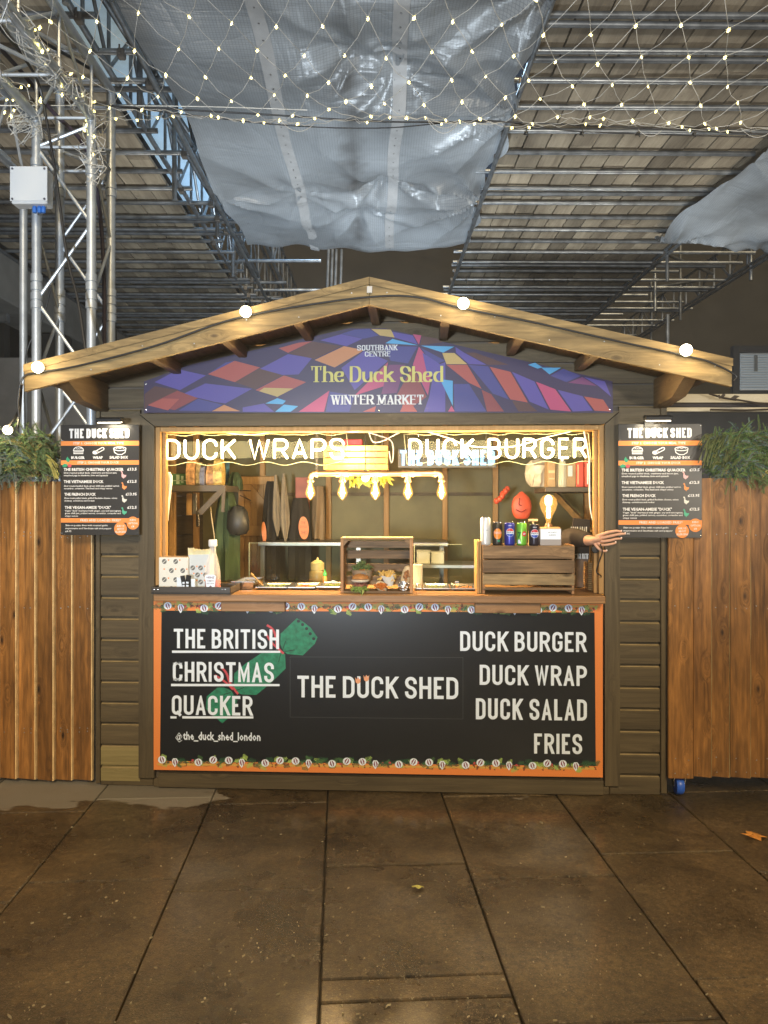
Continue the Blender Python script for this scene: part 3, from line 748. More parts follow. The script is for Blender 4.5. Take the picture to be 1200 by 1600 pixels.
# ------------------------------------------------------------------ the gable sign
sign = thing('gable_sign', 'harlequin patterned gable sign with yellow lettering above the hatch', 'sign', (0, -.01, 2.2))
def S2(px, py, y=-.030): p = W(px, py, y); return (p.x, p.z)
outline = [S2(225, 645), S2(958, 645), S2(957, 596), S2(602, 513), S2(545, 513), S2(300, 569), S2(225, 596)]
m = MB(); m.prism([(x, z_) for x, z_ in outline], -.030, -.0015); build(m, 'sign_board', [mat('sign_navy', (.045, .035, .085), .4)], sign)
C = {'v': (.095, .075, .30), 'r': (.36, .085, .075), 'R': (.23, .055, .06), 'o': (.50, .22, .10), 't': (.47, .34, .13), 'c': (.09, .34, .60), 'p': (.42, .07, .16), 'b': (.06, .06, .22), 'n': (.09, .045, .045), 'm': (.16, .05, .14)}
ck = list(C); SMs = [mat('sign_print_' + k, C[k], .42) for k in ck]
def A6(l): return [(200 + u / 2.4, 420 + v / 2.4) for u, v in l]
def A7(l): return [(560 + u / 2, 420 + v / 2) for u, v in l]
art = [
 ('n', A6([(62, 530), (62, 470), (100, 440), (190, 455), (75, 512)])), ('v', A6([(100, 425), (190, 377), (292, 400), (195, 455)])), ('b', A6([(290, 402), (365, 352), (400, 345), (300, 395)])),
 ('v', A6([(205, 470), (290, 430), (465, 450), (365, 505), (330, 500)])), ('r', A6([(300, 395), (400, 345), (495, 370), (400, 425)])), ('n', A6([(400, 425), (495, 372), (580, 400), (478, 452)])),
 ('R', A6([(75, 510), (185, 457), (262, 485), (175, 530)])), ('r', A6([(75, 512), (130, 486), (192, 488), (150, 531)])), ('o', A6([(315, 534), (360, 510), (420, 534)])), ('b', A6([(190, 532), (262, 487), (355, 510), (312, 534)])),
 ('r', A6([(478, 455), (585, 400), (668, 425), (560, 480)])), ('t', A6([(492, 459), (510, 446), (620, 449), (560, 480)])), ('c', A6([(515, 505), (560, 485), (592, 495), (580, 508)])), ('c', A6([(552, 536), (585, 509), (638, 515), (610, 536)])),
 ('v', A6([(430, 520), (510, 505), (548, 536), (430, 536)])), ('p', A6([(640, 536), (755, 457), (735, 536)])), ('b', A6([(755, 460), (850, 475), (830, 536), (742, 536)])),
 ('r', A6([(565, 298), (640, 277), (690, 272), (600, 315)])), ('o', A6([(700, 342), (810, 290), (885, 305), (775, 370)])), ('v', A6([(495, 375), (600, 320), (690, 335), (640, 396), (580, 398)])), ('n', A6([(600, 318), (690, 272), (800, 290), (700, 338)])),
 ('v', A6([(720, 268), (800, 245), (880, 262), (820, 290)])), ('b', A6([(800, 244), (850, 228), (905, 225), (940, 250), (885, 262)])), ('t', A6([(912, 226), (985, 228), (1003, 258), (945, 250)])),
 ('p', A6([(850, 475), (975, 350), (960, 440)])), ('v', A6([(800, 372), (885, 308), (975, 345), (850, 455)])), ('b', A6([(960, 290), (1085, 292), (1050, 355), (985, 345)])),
 ('c', A6([(965, 279), (992, 263), (1088, 287)])), ('v', A6([(1000, 258), (990, 236), (1068, 250), (1086, 283)])), ('p', A6([(1068, 245), (1100, 250), (1091, 284)])), ('n', A6([(1102, 252), (1160, 262), (1180, 276), (1096, 286)])),
 ('p', A6([(1091, 292), (1068, 360), (1125, 475), (1142, 360)])), ('b', A6([(1098, 296), (1190, 345), (1145, 360)])), ('R', A6([(1068, 365), (1010, 470), (1040, 536), (1120, 480)])), ('r', A6([(880, 536), (930, 515), (925, 536)])), ('r', A6([(1020, 536), (1045, 480), (1085, 536)])),
 ('v', A6([(1130, 478), (1150, 365), (1190, 350), (1190, 536), (1110, 536)])), ('m', A6([(950, 470), (978, 360), (1040, 360), (1008, 465)])),
 ('c', A7([(196, 240), (300, 243), (265, 262)])), ('t', A7([(262, 263), (300, 263), (340, 298), (275, 298)])), ('r', A7([(275, 300), (340, 300), (385, 375), (345, 356)])), ('r', A7([(410, 306), (475, 322), (530, 418), (475, 408)])),
 ('v', A7([(303, 244), (330, 262), (400, 300), (345, 298), (305, 262)])), ('b', A7([(345, 300), (405, 305), (470, 408), (420, 390)])), ('n', A7([(335, 262), (365, 262), (470, 300), (405, 300)])),
 ('p', A7([(555, 353), (615, 376), (665, 446), (600, 440)])), ('v', A7([(480, 322), (550, 352), (595, 440), (535, 415)])), ('r', A7([(705, 399), (765, 409), (789, 446), (738, 443)])), ('v', A7([(622, 378), (700, 398), (732, 443), (670, 446)])),
 ('c', A7([(530, 300), (552, 293), (575, 308), (560, 312)])), ('c', A7([(572, 309), (634, 309), (597, 330)])), ('c', A7([(255, 345), (295, 350), (295, 428)])), ('b', A7([(298, 360), (345, 360), (400, 446), (300, 446)])), ('v', A7([(200, 262), (258, 300), (250, 342), (215, 330)])),
 ('m', A7([(655, 356), (700, 338), (745, 366)])), ('b', A7([(600, 334), (640, 312), (695, 335), (650, 354)])), ('v', A7([(705, 338), (770, 352), (790, 400), (750, 366)])), ('R', A7([(385, 378), (415, 392), (455, 446), (402, 446)])), ('n', A7([(480, 412), (532, 420), (560, 446), (500, 446)])), ('p', A7([(280, 446), (291, 428), (301, 446)])),
]
m = MB()
for i, (k, pts) in enumerate(art):
    m.mat(ck.index(k)).flat([S2(a, b, -.0305 - i * .00004) for a, b in pts], -.0305 - i * .00004)
build(m, 'harlequin_print', SMs, sign)
def T2(fn, mb, text, x0, x1, yt, yb, y, **kw):
    a = W(x0, yb, y); b = W(x1, yt, y); zm = W((x0 + x1) / 2, yb, y).z; zt = W((x0 + x1) / 2, yt, y).z
    return fn(mb, text, a.x, zm, b.x - a.x, zt - zm, y, **kw)
ys_ = -.0335
for w_, a_, b_ in (('The', 485.5, 537.5), ('Duck', 546.5, 616.5), ('Shed', 625, 692.5)): m = MB(); T2(serif_letters, m, w_, a_, b_, 572, 597, ys_, thick=.18, gap=.06); build(m, 'shed_name_lettering', pr_yellow, sign)
m = MB(); T2(serif_letters, m, 'SOUTHBANK', 558, 621, 539, 547.5, ys_, thick=.2, thin=.09, gap=.12)
T2(serif_letters, m, 'CENTRE', 570, 610, 549, 557, ys_, thick=.2, thin=.09, gap=.12)
build(m, 'venue_lettering', mat('sign_pale_print', (.62, .64, .66), .5), sign)
for w_, a_, b_ in (('WINTER', 517.5, 584), ('MARKET', 590, 662)): m = MB(); T2(serif_letters, m, w_, a_, b_, 617, 632, ys_, thick=.19, thin=.07, gap=.09); build(m, 'market_name_lettering', mat('sign_pale_print', (.62, .64, .66), .5), sign)
m = MB()
for (a, b) in ((228, 640), (953, 640), (228, 600), (592, 642)):
    q = W(a, b, -.03); m.lathe([(.0001, -.0335), (.004, -.0325), (.005, -.030)], (q.x, 0, q.z), 8, 'Y')
build(m, 'screw', steel, sign)

# ------------------------------------------------------------------ the counter banner
ban = thing('counter_banner', 'black counter banner with white lettering and printed christmas garland', 'banner', (0, -.04, .55))
YP = -.030
def B2(px, py, y=YP): p = W(px, py, y); return (p.x, p.z)
xb0, xb1 = W(240, 1000, YP).x, W(942, 1000, YP).x; zb0, zb1 = Z(1209, 590, YP), Z(941, 590, YP)
m = MB(); m.box(xb0, xb1, YP, -.008, zb0, zb1, .001); build(m, 'banner_board', pr_orange, ban)
m = MB(); m.flat([B2(252.5, 954), B2(929, 957), B2(931, 1197), B2(250, 1189)], YP - .0006); build(m, 'banner_field', pr_black, ban)
# cracker picture
def K(l, dy): return [B2(220 + u / 3.158, 930 + v / 3.158, YP - dy) for u, v in l]
m = MB()
m.mat(0).flat(K([(690, 190), (770, 113), (800, 130), (838, 160), (872, 208), (858, 240), (800, 297), (722, 290), (700, 272), (688, 240)], .0009), YP - .0009)
m.flat(K([(712, 292), (690, 275), (660, 283), (600, 283), (520, 335), (462, 385), (455, 440), (470, 478), (500, 490), (570, 492), (640, 435), (715, 362)], .0009), YP - .0009)
m.flat(K([(445, 470), (410, 455), (378, 456), (325, 500), (320, 560), (402, 632), (455, 585), (478, 520)], .0009), YP - .0009)
for (u, v) in ((778, 128), (798, 145), (818, 165), (836, 190), (853, 215)): m.mat(1).flat(K(ellipse(u, v, 8, 8, 10), .0012), YP - .0012)
rb2 = lambda pts, w: ribbon([Vector(q) for q in pts], w)
def stroke(mb, pts, w, dy):
    pts = rounded(pts, 30); L, R2 = ribbon(pts, w)
    for i in range(len(pts) - 1): mb.flat(K([tuple(L[i]), tuple(L[i + 1]), tuple(R2[i + 1]), tuple(R2[i])], dy), YP - dy)
m.mat(2)
stroke(m, [(622, 148), (655, 165), (668, 215), (672, 260), (705, 288)], 11, .0014); stroke(m, [(618, 190), (640, 230), (690, 275)], 10, .0016)
stroke(m, [(395, 355), (425, 380), (435, 430), (480, 488)], 11, .0014); stroke(m, [(365, 395), (410, 420), (455, 465)], 10, .0016)
m.mat(1)
for pts in ([(700, 270), (715, 225)], [(712, 278), (760, 270)], [(690, 290), (680, 330)], [(712, 292), (745, 320)], [(455, 455), (460, 410)], [(470, 470), (510, 455)], [(445, 480), (410, 490)], [(470, 490), (475, 530)]): stroke(m, pts, 3, .0018)
build(m, 'cracker_picture', [pr_green, pr_black, pr_red], ban)
m = MB(); yl = YP - .0022
for (tx, a, b, c_, d_) in (('THE BRITISH', 271.5, 436, 983, 1013.5), ('CHRISTMAS', 270, 428, 1034.5, 1065.5), ('QUACKER', 268.5, 394.5, 1087, 1117.5),
                        ('THE DUCK SHED', 464.5, 716, 1057, 1091), ('DUCK BURGER', 719, 916, 987, 1018), ('DUCK WRAP', 749.5, 917, 1039.5, 1071), ('DUCK SALAD', 743.5, 917, 1092, 1125), ('FRIES', 834.5, 909.5, 1146.5, 1178)):
    T2(letters, m, tx, a, b, c_, d_, yl, sw=.150, gap=.12, space=.34)
T2(btext, m, '@', 274, 285, 1145, 1156.5, yl, bold=.0); T2(btext, m, 'the_duck_shed_london', 286, 407, 1144, 1156.5, yl, bold=.022)
build(m, 'banner_lettering', pr_white, ban)
m = MB()
for (a, b, c_) in ((269, 438, 1018), (267.5, 437, 1070), (266.5, 276, 1120.5), (285, 396, 1120.5)): m.flat([B2(a, c_ - 1.7), B2(b, c_ - 1.4), B2(b, c_ + 2), B2(a, c_ + 2)], yl)
build(m, 'lettering_underline', pr_white, ban)
m = MB()
for (a, b) in ((559.5, 1063), (572.5, 1059.5)):
    tul = [(-4.5, 5), (-2.2, 1.5), (0, 5.5), (2.2, 1.5), (4.5, 5), (3.6, -3), (1, -5), (-1, -5), (-3.6, -3)]
    m.flat([B2(a + u, b - v) for u, v in tul], YP - .0030)
build(m, 'duck_feet_picture', mat('print_peach', (.78, .36, .20), .5), ban)
# printed garland, top and bottom
gm = [pr_dkgreen, pr_lime, pr_brown, pr_white, pr_purple, pr_red, mat('print_mid_green', (.07, .17, .06), .5), mat('print_ochre', (.66, .38, .09), .5)]
gr = random.Random(11)
m = MB(); lay = [0]
def pf(k, pts):
    lay[0] = (lay[0] + 1) if lay[0] > 55 and k in (3, 4) else (lay[0] + 1) % 45; d = YP - .0008 - .00004 * lay[0]; m.mat(k).flat([B2(a, b, d) for a, b in pts], d)
def sprig(px, py, ang, L, k):
    ca, sa = math.cos(ang), math.sin(ang); Tn = lambda u, v: (px + u * ca - v * sa, py - (u * sa + v * ca))
    pf(k, [Tn(0, -.5), Tn(L, 0), Tn(0, .5)])
    for i in range(5):
        u = L * (.15 + .17 * i); l = L * (.42 - .06 * i)
        for s in (-1, 1): pf(k, [Tn(u, 0), Tn(u + l * .75, s * l * .8 - .5), Tn(u + l * .9, s * l * .75), Tn(u + 1.5, 0)])
for row, (y0, x0, y_out) in enumerate(((948.5, 262, -1), (1189, 253, 1))):
    for x in range(250, 932, 9):                 # undergrowth
        yy = y0 + (x - 245) / 695 * (4 if row == 0 else 7)
        sprig(x, yy + gr.uniform(-2, 2), gr.uniform(-.6, .6) + (0 if gr.random() < .5 else math.pi), gr.uniform(11, 16), 0)
        sprig(x + 3, yy + gr.uniform(-1, 2) * 1, (math.pi / 2 if row else -math.pi / 2) * -1 + gr.uniform(-.7, .7), gr.uniform(6, 8), 2)
        pf(7, ellipse(x, yy + y_out * 5, 5, 2.2, 8))
    for x in range(252, 930, 11):
        yy = y0 + (x - 245) / 695 * (4 if row == 0 else 7)
        sprig(x + gr.uniform(-3, 3), yy + gr.uniform(-1, 3), gr.choice((.7, .5, 2.4, -.6, -2.6)) + gr.uniform(-.3, .3), gr.uniform(10, 15), gr.choice((1, 6, 1)))
        if gr.random() < .3: pf(5, ellipse(x + 5, yy + gr.uniform(-2, 2), 2, 2, 8))
    x = x0
    while x < 938:
        for (dx, dy, kind) in ((0, 0, 0), (20.7, 3.5, 1), (57, 3.5, 0), (80, -.5, 2)):
            cx = x + dx; cy = y0 + dy - 2 + (cx - 245) / 695 * (4 if row == 0 else 7)
            if cx > 934: continue
            tilt = {0: -.3, 1: -.15, 2: .5}[kind]
            lay[0] = 58
            if kind == 1: pf(3, [(cx - 5, cy - 3), (cx - 3, cy - 6), (cx + 2, cy - 6), (cx + 5, cy - 2), (cx + 3, cy + 3), (cx - .5, cy + 8), (cx - 4, cy + 3)])
            else: pf(3, ellipse(cx, cy, 6.2, 5.8, 14))
            lay[0] = 60
            for o_ in (-2.2, 2.2):
                w_ = 1.15; cs, sn = math.cos(tilt), math.sin(tilt)
                Q = [(o_ * .5 - w_ * .4, -4.6), (o_ - w_, 0), (o_ * .5 - w_ * .3, 4.6), (o_ * .5 + w_ * .4, 4.6), (o_ + w_, 0), (o_ * .5 + w_ * .4, -4.6)]
                pf(4, [(cx + u * cs - v * sn, cy + u * sn + v * cs) for u, v in Q])
        x += 104.4
build(m, 'garland_print', gm, ban, kind='stuff')
# the vinyl seam round the middle name
m = MB()
for (a, b, c_, d_) in ((453, 1026, 723, 1027), (453, 1120, 724, 1123)): m.flat([B2(a, b), B2(c_, d_), B2(c_, d_ + .7), B2(a, b + .7)], YP - .0008)
m.flat([B2(453, 1026), B2(453.7, 1026), B2(453.7, 1120), B2(453, 1120)], YP - .0008); m.flat([B2(723, 1027), B2(723.7, 1027), B2(723.7, 1123), B2(723, 1123)], YP - .0008)
build(m, 'vinyl_patch_edge', mat('vinyl_edge', (.06, .065, .07), .3), ban)

# ------------------------------------------------------------------ menu boards
MU = .42 / 857.0
menu_bk = mat('menu_board_print', (.028, .026, .025), .35)
mn_w = mat('menu_white', (.82, .80, .78), .5)
mn_o = mat('menu_orange', (.85, .27, .06), .5)
def menu_board(label):
    r = thing('menu_board', label, 'menu board', (0, 0, 0), group='menu boards either side of the hatch')
    U = lambda u, v: ((u - 175) * MU, (1262 - v) * MU)
    H = 1187 * MU
    m = MB(); m.box(0, .42, -.003, .003, 0, H, .0008); build(m, 'board_panel', menu_bk, r, local=True)
    m = MB()
    for (a, b) in ((250, 300), (458, 506), (1080, 1127)):
        m = MB(); m.flat([U(175.5, a), U(1031.5, a), U(1031.5, b), U(175.5, b)], -.0034); build(m, 'orange_band', mn_o, r, local=True)
    for (a, b, rr_) in ((965, 1132, 75), (830, 1193, 77)):
        m = MB(); m.flat([(x, z_) for x, z_ in ellipse(*U(a, b), rr_ * MU * .9, rr_ * MU * .93, 24)], -.0036 - .0003 * (a > 900)); build(m, 'orange_roundel', mn_o, r, local=True)
    def tx(fn, mb, t_, a, b, c_, d_, y=-.0042, **kw):
        x0, z0 = U(a, d_); x1, z1 = U(b, c_); return fn(mb, t_, x0, z0, x1 - x0, z1 - z0, y, **kw)
    m = MB(); tx(letters, m, 'THE DUCK SHED', 268, 928, 117, 220, sw=.205, gap=.11, space=.28); build(m, 'title_lettering', mn_w, r, local=True)
    def one(t_, *a, **k): m = MB(); tx(btext, m, t_, *a, **k); build(m, 'heading_lettering', mn_w, r, local=True)
    one('STEP 1: CHOOSE YOUR MEAL TYPE', 312, 865, 262, 286, bold=.01); one('STEP 2: CHOOSE YOUR DUCK', 358, 815, 470, 493, bold=.01)
    one('FRIES AND LOADED FRIES*', 392, 835, 1090, 1114, bold=.01)
    for (t_, a, b, c_) in (('BURGER', 290, 438, 414), ('WRAP', 527, 637, 414), ('SALAD BOX', 710, 912, 412)): one(t_, a, b, c_, c_ + 28, bold=.03)
    for (t_, p_, a, b, c_, q) in (('THE BRITISH CHRISTMAS QUACKER', '£13.5', 208, 865, 541, 905), ('THE VIETNAMESE DUCK', '£12.5', 208, 645, 672, 903), ('THE FRENCH DUCK', '£13.95', 214, 560, 808, 888), ('THE VEGAN-AMESE "DUCK"', '£12.5', 219, 725, 950, 905)):
        one(t_, a, b, c_, c_ + 29, bold=.03); one(p_, q, 1008, c_ - 1, c_ + 27, bold=.03)
    m = MB()
    for (t_, a, b, c_) in (('Slow roasted pulled duck, cranberry and bacon jam,', 208, 792, 583), ('smashed pigs in blankets, brie and spinach', 208, 692, 611),
                           ('Slow roasted pulled duck, green chilli jam, pickled carrot,', 210, 818, 724), ('cucumber, coriander, Thai basil and crispy onions', 210, 740, 751),
                           ('Slow roast pulled duck, grilled Raclette cheese, onion', 214, 792, 855), ('chutney, cornichons and rocket', 214, 546, 883),
                           ('Vegan "duck" marinated with ginger, soy and lemongrass,', 220, 838, 991), ('green chilli jam, pickled carrots, cucumber, coriander and', 220, 832, 1018), ('crispy onions', 220, 365, 1047),
                           ('Skin-on potato fries with roasted garlic', 226, 690, 1148), ('mayonnaise and Szechuan salt and pepper', 226, 732, 1180), ('£4.95', 226, 292, 1212)):
        tx(btext, m, t_, a, b, c_, c_ + 17, bold=.015)
    for (t_, cx, c_, w_) in (('ASK US', 830, 1153, 84), ('ABOUT', 830, 1184, 76), ('ALLERGENS', 830, 1215, 118), ('KIDS', 965, 1088, 64), ('OPTION', 965, 1124, 100), ('£8', 965, 1157, 30)):
        tx(btext, m, t_, cx - w_ / 2, cx + w_ / 2, c_, c_ + 21, bold=.015)
    build(m, 'small_lettering', mn_w, r, local=True, kind='stuff')
    # line drawings: burger, wrap, salad bowl
    m = MB()
    def ln(pts, w=8, dy=0.0, closed=False):
        V = [Vector(q) for q in pts]; L, R2 = ribbon(V, w, closed); n = len(V)
        for i in range(n if closed else n - 1):
            k = (i + 1) % n; m.flat([U(*L[i]), U(*L[k]), U(*R2[k]), U(*R2[i])], -.0042 - dy)
    ln([(315, 355), (320, 335), (340, 318), (370, 312), (400, 318), (420, 335), (424, 355)], closed=True)
    ln([(315, 368), (424, 368)]); ln([(318, 385), (422, 385)], 9); ln([(318, 375), (320, 390)], dy=.0001)
    for a in (340, 362, 384): ln([(a, 338), (a + 10, 330), (a + 20, 338)], 5)
    ln(rounded([(532, 372), (640, 315), (655, 340), (550, 395)], 18, True), closed=True); m.flat([U(*q) for q in ellipse(548, 374, 24, 20, 14)], -.0043); ln([(575, 350), (590, 376)], 6)
    ln([(756, 335), (766, 375), (800, 396), (845, 396), (880, 375), (890, 335)]); ln(ellipse(823, 335, 68, 20, 20), closed=True)
    ln([(780, 335), (800, 322), (825, 333), (850, 320), (868, 333)], 5, .0001)
    build(m, 'menu_icon', mn_w, r, local=True)
    # holly and ducks
    def hl(k, l, y=-.0045): mm = MB(); mm.flat([U(*q) for q in l], y); return mm
    hm = MB(); hm.mat(0).flat([U(*q) for q in [(250, 415), (262, 438), (280, 450), (265, 478), (240, 470), (232, 445)]], -.0045); hm.flat([U(*q) for q in [(190, 512), (215, 492), (245, 500), (252, 518), (225, 532), (200, 530)]], -.0045)
    hm.mat(1).flat([U(*q) for q in ellipse(272, 515, 22, 18, 12)], -.0047); build(hm, 'holly_picture', [mat('holly_green', (.03, .30, .15), .5), pr_red], r, local=True)
    for k, (cx, cy, cl) in enumerate(((865, 615, (.75, .42, .42)), (872, 735, (.78, .28, .08)), (872, 875, (.72, .70, .64)), (872, 1005, (.08, .42, .26)))):
        d = MB(); sh = [(-30, -40), (-18, -42), (-12, -28), (-8, -8), (12, 2), (30, 0), (22, 22), (4, 32), (2, 42), (-6, 34), (-22, 22), (-24, -4), (-20, -24), (-32, -30)]
        d.flat([U(cx + a, cy + b) for a, b in sh], -.0044); build(d, 'duck_picture', mat('duck_print_%s' % 'abcd'[k], cl, .5), r, local=True)
    m = MB()
    for q in ((188, 240), (1020, 95), (1020, 1240), (188, 1240)):
        a = U(*q); m.lathe([(.0001, -.007), (.0025, -.0062), (.003, -.0031)], (a[0], 0, a[1]), 8, 'Y')
    build(m, 'screw', steel, r, local=True)
    return r
mb1 = menu_board('black menu board on the shed wall right of the hatch, beside a reaching hand')
p = W(966, 840, -.05); mb1.location = (p.x, -.05, p.z)
p2 = W(95.5, 836, -.075); mb2 = copy_tree(mb1, (p2.x, -.075, p2.z), 0, 'black menu board on the shed wall left of the hatch, partly over the plank fence')
# clip lights over the menus
for (px, py, lab, lit, dx) in ((1028, 654, 'slim black picture light above the right menu board', .7, 0), (172, 657, 'slim black picture light above the left menu board', .7, 0)):
    q = W(px, py, -.14); r = thing('picture_light', lab, 'wall light', (q.x, -.04, q.z), group='picture lights over the menus')
    m = MB(); m.obox((q.x, -.14, q.z + .004), (.135, .05, .022), Matrix.Rotation(rad(12), 3, 'X'), .004); build(m, 'lamp_housing', black, r)
    m = MB(); m.obox((q.x, -.142, q.z - .0105), (.115, .034, .004), Matrix.Rotation(rad(12), 3, 'X')); build(m, 'lamp_diffuser', mat('picture_light_glow', (1, 1, 1), .5, emit=(1, .88, .66), es=7), r)
    m = MB(); m.tube([(q.x - .02, -.055, q.z - .02), (q.x - .03, -.07, q.z + .02), (q.x - .015, -.12, q.z + .014)], .005, 8); m.box(q.x - .045, q.x + .005, -.062, -.045 if px > 500 else -.05, q.z - .035, q.z - .005, .002); build(m, 'lamp_arm', black, r)
    la = lamp('picture_lamp', 'AREA', (q.x, -.145, q.z - .018), lit, (1, .86, .6), shape='RECTANGLE', size=.1, size_y=.03); la.rotation_euler = (rad(22), 0, 0); la.parent = r
    la.location = Vector((q.x, -.145, q.z - .018)) - r.location

# ================================================================== SIDE FENCE, CART, GREENERY
fence = thing('plank_fence', 'orange brown vertical plank fence left of the shed, greenery along its top', 'fence', (X(75), .02, 0))
fr = random.Random(21)
def vplank(parent, x0, x1, y, z0, z1, lap, edge=None):
    """featheredge board: thick edge right, thin edge left, slightly uneven"""
    m = MB(); n = 5; pts = []
    lo = []; hi = []
    k = fr.uniform(-.004, .004)
    za = z0 + fr.uniform(-.004, .004); e = x1 + lap
    m.mat(0).prism_z([(x0, y - .004), (e - .0062, y - .023 + k), (e - .0063, y + .0 + k), (x0, y + .004)], za, z1)
    n = 12; vs = []
    for i in range(n + 1):
        t = za + (z1 - za) * i / n; w = .0055 * fr.uniform(.45, 1.05); vs += [(e - .0061, y - .0235 + k, t), (e - .0061 + w, y - .0225 + k + .002, t), (e, y + k, t)]
    m.mat(1).add(vs, [(3 * i + a, 3 * i + a + 1, 3 * i + a + 4, 3 * i + a + 3) for i in range(n) for a in (0, 1)])  # edge strip takes the painted lit-edge tone
    return build(m, 'plank', [wood_fence, edge or lit_edge], parent)
edges = [-60, -29, 1, 30, 59, 88, 116, 147]
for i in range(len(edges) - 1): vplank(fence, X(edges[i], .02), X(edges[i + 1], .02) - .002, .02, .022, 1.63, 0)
m = MB(); m.box(X(-60, .05), X(146, .05), .045, .075, .25, .32, .003); build(m, 'fence_rail', wood_shed_h, fence)
m = MB(); m.box(X(-60, .05), X(146, .05), .045, .075, 1.3, 1.37, .003); build(m, 'fence_rail', wood_shed_h, fence)
m = MB()
for i in range(7):
    a, b = X([-60, -29, 1, 30, 59, 88, 116, 147][i], .02), X([-60, -29, 1, 30, 59, 88, 116, 147][i + 1], .02)
    for zz in (.28, .30, .95, 1.33, 1.35):
        for t in (.3, .72): m.lathe([(.0001, .02 - .004 - .018 * t - .0022), (.0034, .02 - .004 - .018 * t - .0012), (.0034, .02 - .004 - .018 * t + .001)], (a + (b - a) * t + fr.uniform(-.004, .004), 0, zz + fr.uniform(-.008, .008)), 7, 'Y')
build(m, 'nail_heads', steel_d, fence, kind='stuff')
cart = thing('plank_cart', 'orange brown vertical plank cart front on castor wheels right of the shed', 'cart', (X(1120), -.02, 0))
edges = [1043, 1083, 1111, 1140, 1172, 1206, 1238, 1270]
zb = Z(1213, 1120, -.03)
for i in range(len(edges) - 1):
    if i == 0:
        m = MB(); m.box(X(1043, -.03), X(1083, -.03) - .002, -.045, -.018, zb - .012, 1.62, .004); build(m, 'plank', wood_fence, cart)
    else: vplank(cart, X(edges[i], -.02), X(edges[i + 1], -.02) - .004, -.02 - .006 * (i % 2), zb, 1.64, 0, lit_edge_dim)
m = MB(); m.box(X(1044, 0), X(1270, 0), .0, .03, zb + .05, zb + .14, .003); build(m, 'cart_rail', wood_shed_h, cart)
m = MB(); m.box(X(1044, 0), X(1270, 0), .0, .03, 1.3, 1.39, .003); build(m, 'cart_rail', wood_shed_h, cart)
m = MB(); m.box(X(1044, 0), X(1270, 0), .031, .45, zb + .05, zb + .08, .003); build(m, 'cart_deck', wood_shed_h, cart)
m = MB()
for i in range(7):
    a, b = X(edges[i], -.02), X(edges[i + 1], -.02)
    for zz in (zb + .02, zb + .09, .98, 1.35):
        for t in (.25, .75):
            yy = (-.045 if i == 0 else -.024 - .006 * (i % 2) - .018 * t); m.lathe([(.0001, yy - .0022), (.0034, yy - .0012), (.0034, yy + .001)], (a + (b - a) * t + fr.uniform(-.004, .004), 0, zz + fr.uniform(-.008, .008)), 7, 'Y')
build(m, 'nail_heads', steel_d, cart, kind='stuff')
q = W(1063, 1213, -.01)
wheel = MB(); wheel.lathe([(.0, -.022), (.03, -.022), (.044, -.019), (.048, -.008), (.048, .008), (.044, .019), (.03, .022), (.0, .022)], (q.x, .02, .0485), 22, 'X')
ca = build(wheel, 'castor_wheel', mat('castor_blue', (.03, .12, .62), .35), cart, smooth=True)
m = MB(); m.lathe([(.0, -.026), (.012, -.026), (.012, .026), (.0, .026)], (q.x, .02, .0485), 10, 'X')
for s in (-1, 1): m.prism_x([(.005, .045), (.035, .045), (.045, zb - .002), (-.005, zb - .002)], q.x + s * .029, q.x + s * .026)
m.box(q.x - .034, q.x + .034, -.015, .055, zb - .006, zb + .003); m.box(q.x - .029, q.x + .029, .0, .05, zb - .02, zb - .005); build(m, 'castor_fork', steel, cart)

fol1 = mat('cypress_foliage', (.095, .165, .052), .55, noise=.5, nscale=12)
fol2 = mat('blue_spruce_foliage', (.10, .155, .135), .6, noise=.4, nscale=12)
fol3 = mat('yellow_foliage', (.30, .27, .07), .55, noise=.3, nscale=12)
twig = mat('twig', (.09, .05, .03), .7)
def spray(mb, base, d, L, wdt, rg, droop=.3, leaf=.022, mi=None, flatn=None):
    """a cypress or pine spray: a bending stem with paired needles"""
    p = Vector(base); d = Vector(d).normalized(); n = max(6, int(L / .008)); st = L / n
    side = d.cross(Vector((rg.uniform(-.4, .4), -1, rg.uniform(-.3, .6)))).normalized()
    for i in range(n):
        t = i / n; d = (d + Vector((0, 0, -droop * st * 3))).normalized(); q = p + d * st
        if mi is not None: mb.mi = 3
        r = .0016 * (1 - t) + .0006; mb.add([p + side * r, p - side * r, q - side * r, q + side * r], [(0, 1, 2, 3)])
        if mi is not None: mb.mi = mi
        for s in (-1, 1):
            ll = leaf * (1.15 - t * .8) * rg.uniform(.7, 1.2); dd = (d * 1.0 + side * s * 1.0 + Vector((rg.uniform(-.3, .3), rg.uniform(-.5, .3), rg.uniform(-.4, .3)))).normalized()
            e = p + dd * ll; w_ = dd.cross(Vector((0, 1, 0.2))).normalized() * wdt
            mb.add([p, p + dd * ll * .5 + w_, e, p + dd * ll * .5 - w_], [(0, 1, 2, 3)])
        p = q
